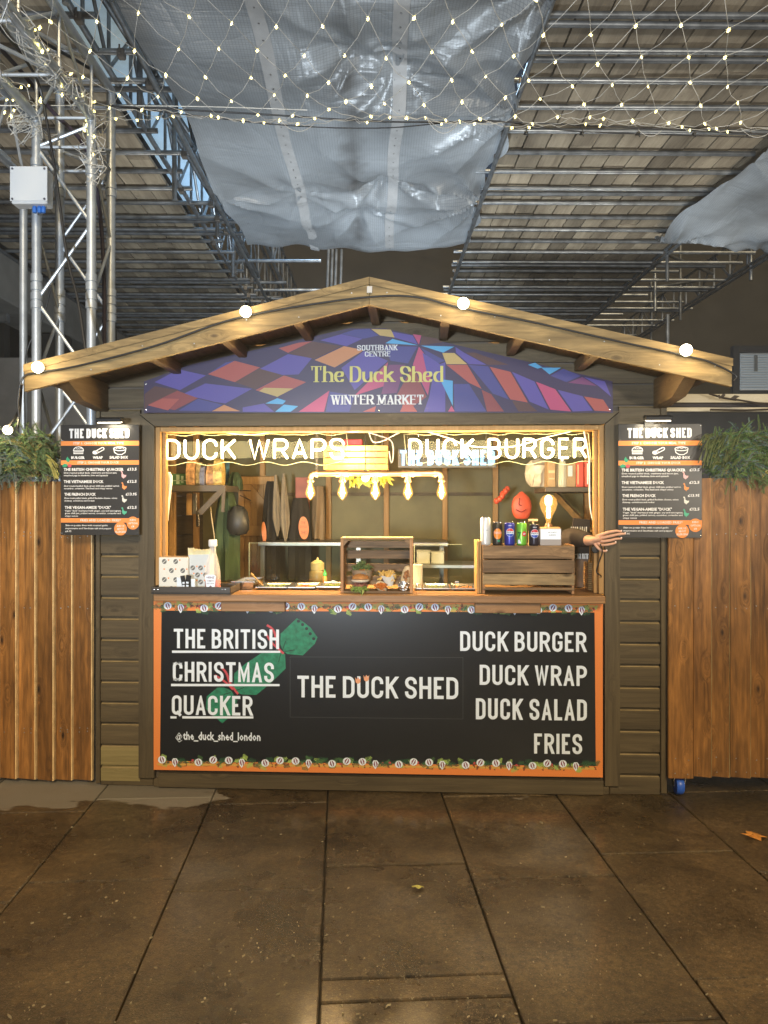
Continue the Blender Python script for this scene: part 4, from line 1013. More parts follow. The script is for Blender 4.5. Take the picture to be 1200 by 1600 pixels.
def greenery(name, label, x0, x1, zc, y, seed, mix, bulb=None):
    r = thing(name, label, 'greenery', ((x0 + x1) / 2, y, zc), group='greenery along the planks')
    rg = random.Random(seed); parts = []
    m = MB(); Lx = x1 - x0
    for k in range(int(1500 * Lx)):
        x = x0 + Lx * rg.random(); edge = min(1, (x - x0) / .12 + .3, (x1 - x) / .12 + .3)
        b = Vector((x, y + rg.uniform(-.04, .08), zc + rg.uniform(-.15, .06)))
        a = rg.uniform(-.45, math.pi + .45) if rg.random() < .62 else rg.uniform(-math.pi, 0)
        d = Vector((math.cos(a), -rg.uniform(.25, 1.1), math.sin(a) * .8)); up = math.sin(a) > .3
        mi = rg.choices((0, 1, 2), mix(x))[0]
        spray(m, b, d, (rg.uniform(.09, .19) if up else rg.uniform(.07, .16)) * edge, .0022 if mi != 1 else .003, rg, rg.uniform(.8, 2.2), .017 if mi != 1 else .015, mi=mi)
    build(m, 'foliage', [fol1, fol2, fol3, twig], r)
    return r
gl = greenery('conifer_garland', 'conifer garland with a round lit bulb on the left plank fence', X(-70), X(86), 1.81, -.02, 4, lambda x: (6, 6, .2) if x < X(35) else (8, .3, .9))
gr2 = greenery('conifer_garland', 'drooping conifer garland on top of the plank cart at the right', X(1108), X(1270), 1.80, -.03, 9, lambda x: (8, 2.5, .5))
m = MB(); rg = random.Random(2)                 # long yellow needles at the inner ends
for k in range(16):
    b = W(72 + rg.uniform(-3, 3), 715 + rg.uniform(-6, 6), -.06); e = W(rg.uniform(80, 96), rg.uniform(722, 750), -.12)
    m.tube(smooth_path([b, b.lerp(e, .5) + Vector((0, 0, .012)), e], 4), .0022, 5)
build(m, 'long_needles', fol3, gl)
m = MB()
for k in range(46):
    x = rg.uniform(1100, 1150); b = W(x + 12, 690 + rg.uniform(-16, 8), -.05); e = W(x - rg.uniform(0, 14), rg.uniform(690, 735), -.13)
    m.tube(smooth_path([b, b.lerp(e, .5) + Vector((0, 0, .03)), e], 5), .0026, 5)
build(m, 'long_needles', mat('long_pine_needles', (.10, .12, .05), .5, noise=.4, nscale=20), gr2)

glow_f = mat('festoon_glow', (1, 1, 1), .4, emit=(1, .84, .52), es=11, sampling='NONE')
def bulb_at(parent, c, r=.026, e=2.5):
    m = MB(); n = 9; prof = [(max(.0001, r * math.sin(math.pi * i / n)), -r * math.cos(math.pi * i / n)) for i in range(n + 1)]
    m.lathe(prof, c, 18, 'Y'); b = build(m, 'bulb', glow_f, parent, smooth=True)
    s = MB(); s.lathe([(.011, r * .75), (.014, r * 1.0), (.013, r * 1.5)], c, 12, 'Y'); build(s, 'bulb_socket', black, parent)
    la = lamp('bulb_lamp', 'POINT', (0, 0, 0), e, (1, .78, .45), shadow_soft_size=r + .004); la.parent = parent
    la.location = TM[parent.name].inverted() @ (Vector(c) + Vector((0, -.045, 0)))
bulb_at(gl, W(12, 672, -.14), .024, 1.6)

# ------------------------------------------------------------------ festoon along the fascia
fs = thing('festoon_lights', 'black festoon cable with round lit bulbs along the roof fascia', 'festoon lights', (0, -.57, 2.3))
YFS = YF - .03
FB = [(59, 574), (384, 487), (724, 474), (1072, 547)]
cab = [(30, 655), (28, 625), (36, 590), (59, 582), (120, 572), (240, 541), (330, 509), (384, 494), (470, 478), (577, 464), (650, 464), (724, 482), (840, 505), (960, 532), (1072, 556), (1110, 566), (1149, 586), (1146, 596)]
m = MB(); m.tube(smooth_path([W(a, b, YFS + .016) for a, b in cab], 5), .0048, 8); build(m, 'cable', black, fs, smooth=True)
for a, b in FB: bulb_at(fs, W(a, b, YFS - .013), .0268, 2.4)
m = MB(); m.box(XC - .010, XC + .014, YF - .012, YF - .0065, PKT - .075, PKT - .045); build(m, 'cable_clip', steel_d, fs)
for k, pts in enumerate(([W(30, 640, -.53), W(22, 655, -.4), W(8, 675, -.15)], [W(34, 600, -.56), W(31, 640, -.4), W(28, 668, -.1)])):
    m = MB(); m.tube(smooth_path(pts, 5), .006, 7); o = build(m, 'hanging_cable', black, None, label=['black cable dropping left from the roof end into the garland', 'black cable hanging straight down from the left roof end'][k], cat='cable')

# ================================================================== HATCH: neon, lamps, counter goods
neon_m = mat('neon_glow', (1, 1, 1), .4, emit=(1.0, .83, .36), es=1.75, sampling='NONE')
neon_back = mat('backing_edge_glow', (.9, .85, .5), .4, emit=(1, .85, .3), es=.5, sampling='NONE')  # edge-lit look of the acrylic, put in as a weak glow of its own
def sheet_glass(name, refl, tint=(1, 1, 1)):
    m = bpy.data.materials.new(name); m.use_nodes = True; nt = m.node_tree; nt.nodes.remove(nt.nodes['Principled BSDF'])
    t = nt.nodes.new('ShaderNodeBsdfTransparent'); t.inputs[0].default_value = (*tint, 1); g_ = nt.nodes.new('ShaderNodeBsdfGlossy'); g_.inputs['Roughness'].default_value = .02
    x = nt.nodes.new('ShaderNodeMixShader'); x.inputs[0].default_value = refl
    nt.links.new(t.outputs[0], x.inputs[1]); nt.links.new(g_.outputs[0], x.inputs[2]); nt.links.new(x.outputs[0], nt.nodes['Material Output'].inputs[0]); return m
acry = sheet_glass('clear_acrylic', .012)
def neon(label, text, px0, px1, py0, py1, y):
    a = W(px0, py1, y); b = W(px1, py0, y)
    r = thing('neon_sign', label, 'neon sign', ((a.x + b.x) / 2, y, a.z), group='neon signs in the hatch')
    H = b.z - a.z; Wd2 = b.x - a.x; sw = .020
    lay = layout(text, Wd2, H, sw, .013, .062)
    for (c, x0, w, gls) in lay:
        m = MB()
        for (closed, pts) in gls: m.tube([(a.x + p.x, y, a.z + p.y) for p in pts], .0064, 8, closed=closed)
        build(m, 'neon_letter', neon_m, r, smooth=True)
    m = MB(); pts = []
    n = 60
    for i in range(n): t = i / n; pts.append((a.x - .02 + (Wd2 + .04) * t, y + .010, b.z + .018 + .006 * math.sin(t * 40) * math.sin(t * 9)))
    for i in range(n): t = 1 - i / n; pts.append((a.x - .02 + (Wd2 + .04) * t, y + .010, a.z - .016 - .009 * math.sin(t * 31)))
    m.tube(pts, .0010, 5, closed=True); build(m, 'backing_edge', neon_back, r)
    pl = MB(); pl.flat([(p[0], p[2]) for p in pts], y + .010); build(pl, 'acrylic_backing', acry, r)
    # hanging wires and feed cable
    m = MB()
    for t in (.06, .55, .94): m.tube([(a.x + Wd2 * t, y + .008, b.z + .012), (a.x + Wd2 * t + .004, y + .02, ZT - .02)], .0012, 5)
    build(m, 'hanging_wire', steel, r)
    for t in (.25, .75):
        la = lamp('neon_lamp', 'AREA', (0, 0, 0), 4.5, (1, .80, .36), shape='RECTANGLE', size=Wd2 * .45, size_y=.09); la.parent = r
        la.location = TM[r.name].inverted() @ Vector((a.x + Wd2 * t, y - .016, (a.z + b.z) / 2)); la.rotation_euler = (rad(90), 0, 0)
        lb2 = lamp('neon_lamp', 'AREA', (0, 0, 0), 3.5, (1, .80, .36), shape='RECTANGLE', size=Wd2 * .45, size_y=.09); lb2.parent = r
        lb2.location = TM[r.name].inverted() @ Vector((a.x + Wd2 * t, y + .02, (a.z + b.z) / 2)); lb2.rotation_euler = (rad(-90), 0, 0)
    return r
n1 = neon('glowing warm white neon sign reading DUCK WRAPS at the hatch top left', 'DUCK WRAPS', 257.5, 540, 683.5, 720, .045)
n2 = neon('glowing warm white neon sign reading DUCK BURGER at the hatch top right', 'DUCK BURGER', 637, 918.5, 682.5, 719, .045)
def wire(label, pts, r=.0035, mt=None, y=None, cat='cable'):
    P_ = [W(*q) for q in pts]; m = MB(); m.tube(smooth_path(P_, 6), r, 7); return build(m, 'cable', mt or white_c, None, label=label, cat=cat, smooth=True)
wire('white cable sagging above the DUCK WRAPS neon sign', [(335, 671, .07), (360, 677, .07), (395, 679, .07), (430, 674, .07), (450, 670, .07)], .003)
wire('white cable crossing behind the DUCK BURGER neon letters', [(655, 671, .08), (700, 684, .08), (735, 697, .08), (800, 698, .08), (850, 684, .08), (905, 671, .08)], .003)
wire('long white cable hanging down beside the right hatch jamb', [(912, 672, .075), (920, 712, .075), (921, 740, .075), (922, 790, .075), (928, 820, .075), (934, 850, .075), (936, 875, .075)], .0042)
wire('short white cable looped above the pipe lamp', [(560, 671, .1), (590, 680, .1), (612, 690, .1), (614, 715, .1), (611, 722, .1), (608, 705, .1)], .003)
wire('white cable bunch over the slatted crate lamp', [(575, 671, .14), (583, 690, .14), (600, 688, .14), (625, 675, .14), (640, 671, .14)], .0035)

# pipe lamp
YL = .26
pl_ = thing('pipe_lamp', 'copper coloured pipe lamp hanging with five glowing filament bulbs', 'lamp', (W(587, 740, YL).x, YL, W(587, 740, YL).z))
zp = W(587, 740, YL).z; bxs = [W(a, 760, YL).x for a in (485, 535, 586.5, 637.5, 690)]
m = MB(); e0, e1 = bxs[0], bxs[-1]; r_ = .0165
path = [(e0, YL, zp - .035), (e0, YL, zp - .022), (e0 + .006, YL, zp - .008), (e0 + .02, YL, zp)] ; path2 = [(e1 - .02, YL, zp), (e1 - .006, YL, zp - .008), (e1, YL, zp - .022), (e1, YL, zp - .035)]
m.tube(path + path2, r_, 14)
build(m, 'pipe', bronze, pl_, smooth=True)
for i, bx_ in enumerate(bxs):
    m = MB()
    if 0 < i < 4:
        for s in (-1, 1): m.lathe([(.017, s * .035), (.022, s * .035), (.022, s * .022), (.017, s * .022)][::-s], (bx_, YL, zp), 14, 'X')
        m.lathe([(.019, -.026), (.019, .026)], (bx_, YL, zp), 14, 'X')
        m.lathe([(.016, -.036), (.018, 0)], (bx_, YL, zp), 14)
    else: m.lathe([(.0165, .03), (.022, .03), (.022, .044), (.0165, .044)], (bx_ , YL, zp), 14, 'X') if i == 0 else m.lathe([(.0165, -.044), (.022, -.044), (.022, -.03), (.0165, -.03)], (bx_, YL, zp), 14, 'X')
    m.lathe([(.013, -.05), (.021, -.048), (.021, -.036), (.016, -.034)], (bx_, YL, zp), 14)
    build(m, 'pipe_fitting', bronze, pl_, smooth=True)
gl_am = mat('amber_bulb_glass', (.05, .03, .01), .02, alpha=.30, coat=.3, emit=(1, .50, .10), es=1.3, sampling='NONE')
fil = mat('filament_glow', (1, 1, 1), .4, emit=(1.0, .72, .30), es=16, sampling='NONE')
def filament_bulb(parent, c, s=1.0, power=6.0, globe=False):
    """hanging pear bulb, neck up (or a big globe, neck down)"""
    m = MB()
    if globe: prof = [(.013, 0), (.016, .02), (.026, .05), (.047, .09), (.056, .125), (.048, .158), (.028, .178), (.0001, .185)]
    else: prof = [(.0001, -.112), (.005, -.109), (.016, -.096), (.029, -.078), (.031, -.066), (.026, -.045), (.017, -.018), (.0135, 0)]
    m.lathe([(r * s, h * s) for r, h in prof], c, 20); b = build(m, 'bulb_glass', gl_am, parent, smooth=True)
    m = MB()
    if globe:
        m.tube([(c[0], c[1], c[2] + .03), (c[0], c[1], c[2] + .055)], .009, 10); m.lathe([(.0001, .05), (.012, .062), (.010, .085), (.006, .09), (.018, .105), (.019, .135), (.010, .15), (.0001, .152)], c, 14)
        lp = (c[0], c[1], c[2] + .11)
    else:
        m.lathe([(.0001, -.094), (.005, -.088), (.0120, -.070), (.0125, -.055), (.008, -.028), (.005, -.006), (.0001, -.004)], c, 14); lp = (c[0], c[1], c[2] - .06)
    build(m, 'filament', fil, parent, smooth=True)
    la = lamp('filament_lamp', 'POINT', (0, 0, 0), power, (1, .66, .30), shadow_soft_size=.03); la.parent = parent; la.location = TM[parent.name].inverted() @ (Vector(lp) + Vector((0, -.055 if globe else -.04, 0)))
for bx_ in bxs: filament_bulb(pl_, (bx_, YL, zp - .048), .92, 18.0)
m = MB()
for cx in (bxs[0] + .035, bxs[2] + .0):
    z0 = zp + .017
    while z0 < ZT - .01:
        m.tube([(cx + .004 * math.cos(a), YL, z0 + .007 + .009 * math.sin(a)) for a in [k * math.pi / 4 for k in range(8)]], .0012, 5, closed=True); z0 += .015
build(m, 'hanging_chain', clampm, pl_)

# counter top goods -------------------------------------------------
# tray
def on(px, y, z=ZC):                    # x at a pixel column, on the counter at depth y
    return W(px, HOR, y).x
ty0 = -.115; ty1 = .10
tx0, tx1 = on(236, ty0), on(360, ty0)
tr = thing('service_tray', 'black open tray at the left end of the counter, holding napkin boxes', 'tray', ((tx0 + tx1) / 2, 0, ZC + .001))
m = MB(); m.box(tx0, tx1, ty0, ty1, ZC + .001, ZC + .006); build(m, 'tray_base', black, tr)
for nm, b in (('tray_front', (tx0, tx1, ty0, ty0 + .007, ZC + .0062, ZC + .038)), ('tray_back', (tx0, tx1, ty1 - .007, ty1, ZC + .0062, ZC + .038)), ('tray_side', (tx0, tx0 + .007, ty0 + .0075, ty1 - .0075, ZC + .0062, ZC + .038)), ('tray_side', (tx1 - .007, tx1, ty0 + .0075, ty1 - .0075, ZC + .0062, ZC + .038))):
    m = MB(); m.box(*b, .002); build(m, nm, mat('tray_brown_black', (.05, .042, .035), .4), tr)
m = MB()
for px in (241, 247, 347, 352):
    q = W(px, 921, ty0); m.lathe([(.0001, -.0035), (.003, -.003), (.0035, 0)], (q.x, ty0, q.z), 8, 'Y')
build(m, 'tray_rivet', steel, tr)
zt_ = ZC + .007
paper_p = mat('patterned_paper', (.72, .72, .68), .6)
gdot = mat('print_grey_roundel', (.12, .12, .12), .5)
def pattern(parent, x0, x1, z0, z1, y, seed):
    rg = random.Random(seed); m = MB()
    for j in range(4):
        for i in range(3):
            cx = x0 + (x1 - x0) * ((i + (.5 if j % 2 else .12)) / 2.6); cz = z0 + (z1 - z0) * (j + .35) / 3.8
            r = .0125
            if x0 + r < cx < x1 - r and z0 + r < cz < z1 - r:
                m.mat(0).flat(ellipse(cx, cz, r, r * 1.05, 16), y - .0004)
                ca = .6; m.mat(2).flat([(cx - .009, cz - .0065), (cx - .007, cz - .0085), (cx + .009, cz + .0055), (cx + .007, cz + .0075)], y - .0007)
            ox = cx + .022; oz = cz + .008
            if x0 + .006 < ox < x1 - .006 and z0 + .006 < oz < z1 - .008:
                m.mat(1).flat([(ox - .005, oz + .004), (ox - .0025, oz + .001), (ox, oz + .006), (ox + .0025, oz + .001), (ox + .005, oz + .004), (ox + .003, oz - .004), (ox - .003, oz - .004)], y - .0004)
    build(m, 'paper_print', [gdot, pr_orange, paper_p], parent)
nb = thing('napkin_box', 'white patterned paper box with grey roundels at the left end of the tray', 'paper box', (on(272, -.06), -.05, zt_))
x0, x1 = on(248, -.07), on(294, -.07); zz1 = W(270, 871, -.07).z
m = MB(); m.box(x0, x1, -.070, .02, zt_, zz1, .003); build(m, 'box_body', paper_p, nb); pattern(nb, x0, x1, zt_, zz1, -.070, 1)
m = MB(); m.box(x0 + .004, x1 - .004, -.066, .016, zz1 - .004, zz1 + .003); build(m, 'paper_edge', mat('tan_paper', (.45, .30, .18), .6), nb)
pb = thing('greaseproof_bag', 'open patterned paper bag with cream sheets sticking out behind the sauce bottle', 'paper bag', (on(308, -.03), -.03, zt_))
x0, x1 = on(295, -.045), on(327, -.045); zz2 = W(310, 866, -.045).z
m = MB(); m.prism([(x0, zt_), (x1, zt_), (x1 + .006, zz2), (x0 - .003, zz2 - .003)], -.045, .035); build(m, 'bag_body', mat('pale_blue_paper', (.55, .60, .64), .6), pb); pattern(pb, x0, x1, zt_, zt_ + (zz2 - zt_) * .72, -.0455, 2)
cream = mat('cream_paper', (.72, .66, .42), .6)
m = MB(); rg = random.Random(6)
for k in range(6):
    yy = -.035 + k * .012; a = x0 + rg.uniform(-.022, .01); b = x1 + rg.uniform(-.01, .015); n = 8; vs = []
    for i in range(n + 1):
        t = i / n; xx = a + (b - a) * t; top = zz2 + .018 + rg.uniform(-.006, .010) + (.01 if i < 2 else 0)
        vs += [(xx, yy, zz2 - .01), (xx - .002, yy - .012 * math.sin(t * 3), top)]
    m.add(vs, [(2 * i, 2 * i + 2, 2 * i + 3, 2 * i + 1) for i in range(n)])
build(m, 'paper_sheet', cream, pb)
# black and white sachets / cards
cd = thing('card_stack', 'black and white wrapped cutlery packs leaning against the white paper box', 'packets', (on(290, -.09), -.09, zt_))
for k, (a, b, c_, d_, ang) in enumerate(((276, 290, 902, 917, 0), (284, 291, 899, 917, -8), (290, 298, 898, 917, 10), (300, 306, 904, 917, 0))):
    cx = on((a + b) / 2, -.085); hh = W(a, c_, -.085).z - zt_; w_ = on(b, -.085) - on(a, -.085)
    m = MB(); m.obox((cx, -.080 - k * .006, zt_ + hh / 2), (w_, .004, hh), Matrix.Rotation(rad(ang), 3, 'Y') @ Matrix.Rotation(rad(8), 3, 'X'), .001); o = build(m, 'packet', black if k in (1, 2) else pr_white, cd)
    if k in (1, 2):
        m = MB()
        for j in range(4): m.obox((cx - .001, -.0838 - k * .006, zt_ + hh * (.2 + .18 * j)), (w_ * .5, .0012, hh * .11), Matrix.Rotation(rad(ang), 3, 'Y') @ Matrix.Rotation(rad(8), 3, 'X'))
        build(m, 'packet_print', pr_white, o)
# ketchup bottle
kx = on(332.5, -.06)
kb = thing('ketchup_bottle', 'clear ketchup bottle with white cap, half full of red sauce', 'sauce bottle', (kx, -.06, zt_))
hk = W(332, 843, -.06).z - zt_
prof = [(.030, 0), (.034, .008), (.034, .06), (.0335, .085), (.027, .125), (.0175, .160), (.0145, .175), (.0145, .195), (.0145, .200)]
sc_ = hk / .228; cc = (kx, -.06, zt_)
pet = mat('clear_bottle', (.95, .93, .92), .08, alpha=.28, coat=.2)
m = MB(); m.lathe([(r * sc_, h * sc_) for r, h in prof], cc, 24); bo = build(m, 'bottle_body', pet, kb, smooth=True)
m = MB(); m.lathe([(.0285 * sc_, .003 * sc_), (.0325 * sc_, .010 * sc_), (.0325 * sc_, .05 * sc_), (.0001, .052 * sc_)], cc, 20); build(m, 'ketchup', mat('ketchup', (.55, .02, .012), .3), kb, smooth=True)
m = MB(); m.lathe([(.017 * sc_, .198 * sc_), (.0185 * sc_, .200 * sc_), (.0185 * sc_, .224 * sc_), (.016 * sc_, .228 * sc_), (.0001, .228 * sc_)], cc, 20); build(m, 'bottle_cap', white_p, kb, smooth=True)
yk = -.06 - .0355 * sc_
m = MB(); lz = zt_ + .012 * sc_; lw = .021 * sc_
m.flat([(kx - lw * .8, lz), (kx + lw * .8, lz), (kx + lw * 1.15, lz + .060 * sc_), (kx + lw * .8, lz + .066 * sc_), (kx - lw * .8, lz + .066 * sc_), (kx - lw * 1.15, lz + .060 * sc_)], yk); lb = build(m, 'bottle_label', pr_white, kb)
m = MB(); btext(m, 'HEINZ', kx - .017 * sc_, lz + .050 * sc_, .034 * sc_, .008 * sc_, yk - .0006, bold=.02); btext(m, 'TOMATO', kx - .017 * sc_, lz + .036 * sc_, .034 * sc_, .007 * sc_, yk - .0006, bold=.01); btext(m, 'KETCHUP', kx - .016 * sc_, lz + .025 * sc_, .032 * sc_, .006 * sc_, yk - .0006, bold=.01); m.flat(ellipse(kx, lz + .013 * sc_, .005 * sc_, .006 * sc_, 12), yk - .0006)
build(m, 'label_print', mat('label_ink', (.16, .05, .10), .5), lb)

# gastro pans sunk in the counter
def pan(px0, px1, y0, y1, zt2, label, fill=None, tall=0.0):
    x0, x1 = on(px0, y0), on(px1, y0)
    r = thing('gastro_pan', label, 'steel pan', ((x0 + x1) / 2, (y0 + y1) / 2, ZC), group='steel pans on the counter')
    def ringbox(a, zz): return [(x0 + a, y0 + a, zz), (x1 - a, y0 + a, zz), (x1 - a, y1 - a, zz), (x0 + a, y1 - a, zz)]
    m = MB(); loops = [ringbox(0, zt2 - .004), ringbox(0, zt2), ringbox(.010, zt2), ringbox(.014, zt2 - .004), ringbox(.020, ZC + .004), ]
    out = ringbox(.008, zt2 - .004); outb = ringbox(.016, ZC + .0005)
    vs = [q for l in loops for q in l] + out + outb; fs = []
    for k in range(len(loops) - 1):
        for i in range(4): fs.append((k * 4 + i, k * 4 + (i + 1) % 4, k * 4 + 4 + (i + 1) % 4, k * 4 + 4 + i))
    b = (len(loops) - 1) * 4; fs.append((b, b + 1, b + 2, b + 3)); o_ = len(loops) * 4
    for i in range(4): fs.append((o_ + i, o_ + (i + 1) % 4, o_ + 4 + (i + 1) % 4, o_ + 4 + i)); fs.append((i, (i + 1) % 4, o_ + (i + 1) % 4, o_ + i))
    m.add(vs, fs); build(m, 'pan_body', steel, r)
    if fill:
        rg = random.Random(int(px0)); m = MB()
        for k in range(90):
            a = rg.uniform(x0 + .03, x1 - .03); c_ = rg.uniform(y0 + .03, y1 - .03); m.obox((a, c_, zt2 - .014 + rg.uniform(-.004, .004)), (rg.uniform(.008, .02), .006, .006), Matrix.Rotation(rg.uniform(0, 3), 3, 'Z') @ Matrix.Rotation(rg.uniform(-.5, .5), 3, 'X'))
        build(m, 'pan_filling', fill, r)
    return r
food_g = mat('salad_filling', (.16, .20, .05), .5, noise=.5, nscale=50); food_r = mat('carrot_filling', (.50, .18, .04), .5, noise=.4, nscale=50)
pan(361, 398, .11, .40, ZC + .045, 'tallest steel pan beside the black tray')
pan(399, 448, .11, .38, ZC + .016, 'shallow steel pan with a wooden spoon in it', food_g)
pan(450, 492, .11, .38, ZC + .016, 'shallow steel pan between the spoon pan and the green capped bottle', food_r)
pan(494, 531, .11, .38, ZC + .020, 'shallow steel pan touching the food display crate on its left', food_g)
pan(646, 659, .11, .38, ZC + .014, 'narrow steel pan just right of the food display crate')
pan(661, 703, .11, .38, ZC + .014, 'middle steel pan right of the food display crate', food_g)
pan(705, 748, .11, .38, ZC + .014, 'steel pan touching the slatted drinks crate', food_r)
m = MB(); a = W(411, 915, .14); b = W(392, 896, .2); m.tube([a, a.lerp(b, .75), b.lerp(a, .1), b], [.003, .004, .008, .004], 8); build(m, 'wooden_spoon', wood_frame, None, label='pale wooden spoon standing in a steel pan left of the glass', cat='spoon', smooth=True)
# sneeze guards
glass = sheet_glass('clear_glass', .05, (.95, .98, .94))
gedge = mat('glass_edge', (.30, .34, .24), .15, alpha=.6)
def guard(px0, px1, py0, py1, y, label):
    a = W(px0, py1, y); b = W(px1, py0, y); r = thing('sneeze_guard', label, 'glass screen', ((a.x + b.x) / 2, y, a.z), group='glass screens on the counter')
    m = MB(); m.box(a.x, b.x, y - .003, y + .003, ZC + .001, b.z); build(m, 'glass_pane', glass, r)
    m = MB(); m.box(a.x, b.x, y - .0035, y + .0035, b.z + .0004, b.z + .0024); m.box(a.x - .004, a.x - .0004, y - .0035, y + .0035, ZC + .001, b.z + .004); build(m, 'polished_edge', gedge, r)
    m = MB()
    for xx in (a.x + .03, b.x - .03): m.box(xx - .012, xx + .012, y - .014, y + .014, ZC - .001, ZC + .022, .002)
    build(m, 'glass_clamp', steel, r)
    rg = random.Random(int(px0)); m = MB()
    return r
guard(390, 529, 849, 905, .44, 'clear glass screen behind the steel pans left of the food crate')
guard(648, 722, 851, 905, .44, 'clear glass screen between the food crate and drinks crate')
# squeeze bottles
def bottle(px, py_top, py_bot, y, prof, cols, label, name='squeeze_bottle', zb=None):
    q = W(px, py_top, y); zb = ZC if zb is None else zb; H = q.z - zb
    r = thing(name, label, 'bottle', (q.x, y, zb)); 
    for nm, mt_, pf_ in prof:
        m = MB(); m.lathe([(rr * H, hh * H) for rr, hh in pf_], (q.x, y, zb + .001), 18); build(m, nm, mt_, r, smooth=True)
    return r
mustard = mat('pale_sauce', (.17, .12, .055), .35, noise=.1, nscale=20); 
bottle(496, 871, 905, .50, [('bottle_body', mustard, [(.30, 0), (.33, .04), (.33, .40), (.26, .50)]), ('bottle_collar', mat('cream_plastic', (.30, .24, .13), .4), [(.27, .505), (.27, .78), (.16, .86), (.06, .90), (.03, 1.0), (.0001, 1.0)])], None, 'cream squeeze bottle with pointed nozzle behind the left glass screen')
bottle(507.5, 890, 912, .42, [('bottle_body', mat('amber_sauce', (.45, .22, .06), .3), [(.13, 0), (.14, .04), (.14, .45), (.10, .55)]), ('bottle_cap', mat('green_cap', (.04, .42, .10), .35), [(.11, .56), (.12, .60), (.11, .74), (.05, .82), (.02, 1.0), (.0001, 1.0)])], None, 'small amber sauce bottle with bright green pointed cap', 'sauce_bottle')
bottle(651, 882, 912, .43, [('tub_body', mat('milky_tub', (.55, .55, .50), .4), [(.26, 0), (.30, .02), (.30, .92), (.31, .94), (.31, 1), (.0001, 1.0)])], None, 'milky plastic tub just right of the food crate', 'plastic_tub')

# food display crate -------------------------------------------------
dx0, dx1 = W(532, 930, -.02).x, W(645, 930, -.02).x; dz1 = W(590, 843, -.02).z
dc = thing('display_crate', 'upright wooden crate with model food displayed inside on the counter', 'crate', ((dx0 + dx1) / 2, .04, ZC))
m = MB(); m.box(dx0, dx1, -.02, .12, dz1 + .0005, dz1 + .010, .001); build(m, 'crate_top', wood_frame, dc)
for (a, b) in ((dx0, dx0 + .016), (dx1 - .016, dx1)):
    m = MB(); m.box(a, b, -.02, .12, ZC + .001, dz1, .001); build(m, 'crate_side', wood_crate_z, dc)
m = MB(); m.box(dx0 + .0165, dx1 - .0165, -.02, .12, ZC + .001, ZC + .011, .001); build(m, 'crate_floor', wood_crate, dc)
for (a, b) in ((845, 856), (860, 873), (881, 893), (900, 914)):
    m = MB(); m.box(dx0 + .0165, dx1 - .0165, .105, .119, W(590, b, .1).z, W(590, a, .1).z, .001); build(m, 'crate_slat', wood_crate, dc)
for s, xx in ((1, dx0 + .0165), (-1, dx1 - .0165)):
    m = MB(); pts = [(xx, dz1 - .0005), (xx + s * .03, dz1 - .0005), (xx, dz1 - .035)]; m.prism(pts if s < 0 else pts[::-1], -.018, .0); build(m, 'corner_block', wood_crate, dc)
bun = mat('bun_crust', (.42, .19, .06), .4, noise=.2, nscale=40); meat = mat('pulled_duck', (.30, .12, .08), .5, noise=.5, nscale=80, bump=.5); lett = mat('lettuce', (.22, .32, .07), .5, noise=.4, nscale=60)
creamy = mat('white_sauce', (.72, .66, .56), .5); tort = mat('tortilla', (.58, .44, .26), .6, noise=.2, nscale=50); foil = mat('foil', (.75, .76, .78), .25, 1.0, bump=.8, nscale=70); fry = mat('fries', (.62, .38, .09), .5, noise=.15, nscale=30); carrot = mat('carrot_slaw', (.60, .18, .03), .5, noise=.3, nscale=60); kraft = mat('kraft_card', (.38, .28, .18), .7)
def blob_strands(mb, c, r, n, th, seed, squash=.6, L=.02):
    rg = random.Random(seed)
    for k in range(n):
        d = Vector((rg.gauss(0, 1), rg.gauss(0, 1), rg.gauss(0, 1))).normalized(); p = Vector(c) + Vector((d.x * r[0], d.y * r[1], d.z * r[2])) * rg.uniform(.5, 1)
        e = p + Vector((rg.uniform(-1, 1), rg.uniform(-1, .4), rg.uniform(-1, .5))) * L; mid = p.lerp(e, .5) + Vector((rg.uniform(-1, 1), 0, rg.uniform(-1, 1))) * L * .3
        mb.tube([p, mid, e], [th, th * 1.2, th * .6], 5)
zf = ZC + .012
def fpos(px, py, y): return W(px, py, y)
# burger
c = fpos(563, 905, -.005); r = thing('model_burger', 'duck burger with brown bun and lettuce at the front left of the crate', 'burger', (c.x, c.y, zf))
m = MB(); prof = [(.0001, .045)] + [(.052 * math.sin(a), .045 * math.cos(a)) for a in (.3, .6, .9, 1.2, 1.45)] + [(.050, .0), (.0001, -.002)]; m.lathe([(q0 * .9, q1 * .62) for q0, q1 in prof][::-1], (c.x, c.y, c.z + .002), 22); build(m, 'bun_top', bun, r, smooth=True)
m = MB(); m.lathe([(.0001, -.012), (.044, -.011), (.049, -.004), (.044, .0), (.0001, .001)], (c.x, c.y - .002, c.z - .001), 18); build(m, 'sauce_layer', creamy, r, smooth=True)
m = MB(); blob_strands(m, (c.x, c.y, c.z - .028), (.036, .036, .014), 150, .0028, 3); build(m, 'meat_filling', meat, r)
m = MB(); blob_strands(m, (c.x - .004, c.y - .008, c.z - .045), (.042, .032, .008), 130, .0026, 4, L=.022); build(m, 'lettuce_layer', lett, r)
m = MB()
for k in range(5): a = Vector((c.x + .01 + k * .003, -.035, c.z - .048)); m.tube(smooth_path([a, a + Vector((.004, -.045, -.004)), a + Vector((.008 - k * .004, -.072, -.016 - k * .003))], 4), .0014, 5)
build(m, 'cress_stem', mat('cress', (.35, .45, .15), .5), r)
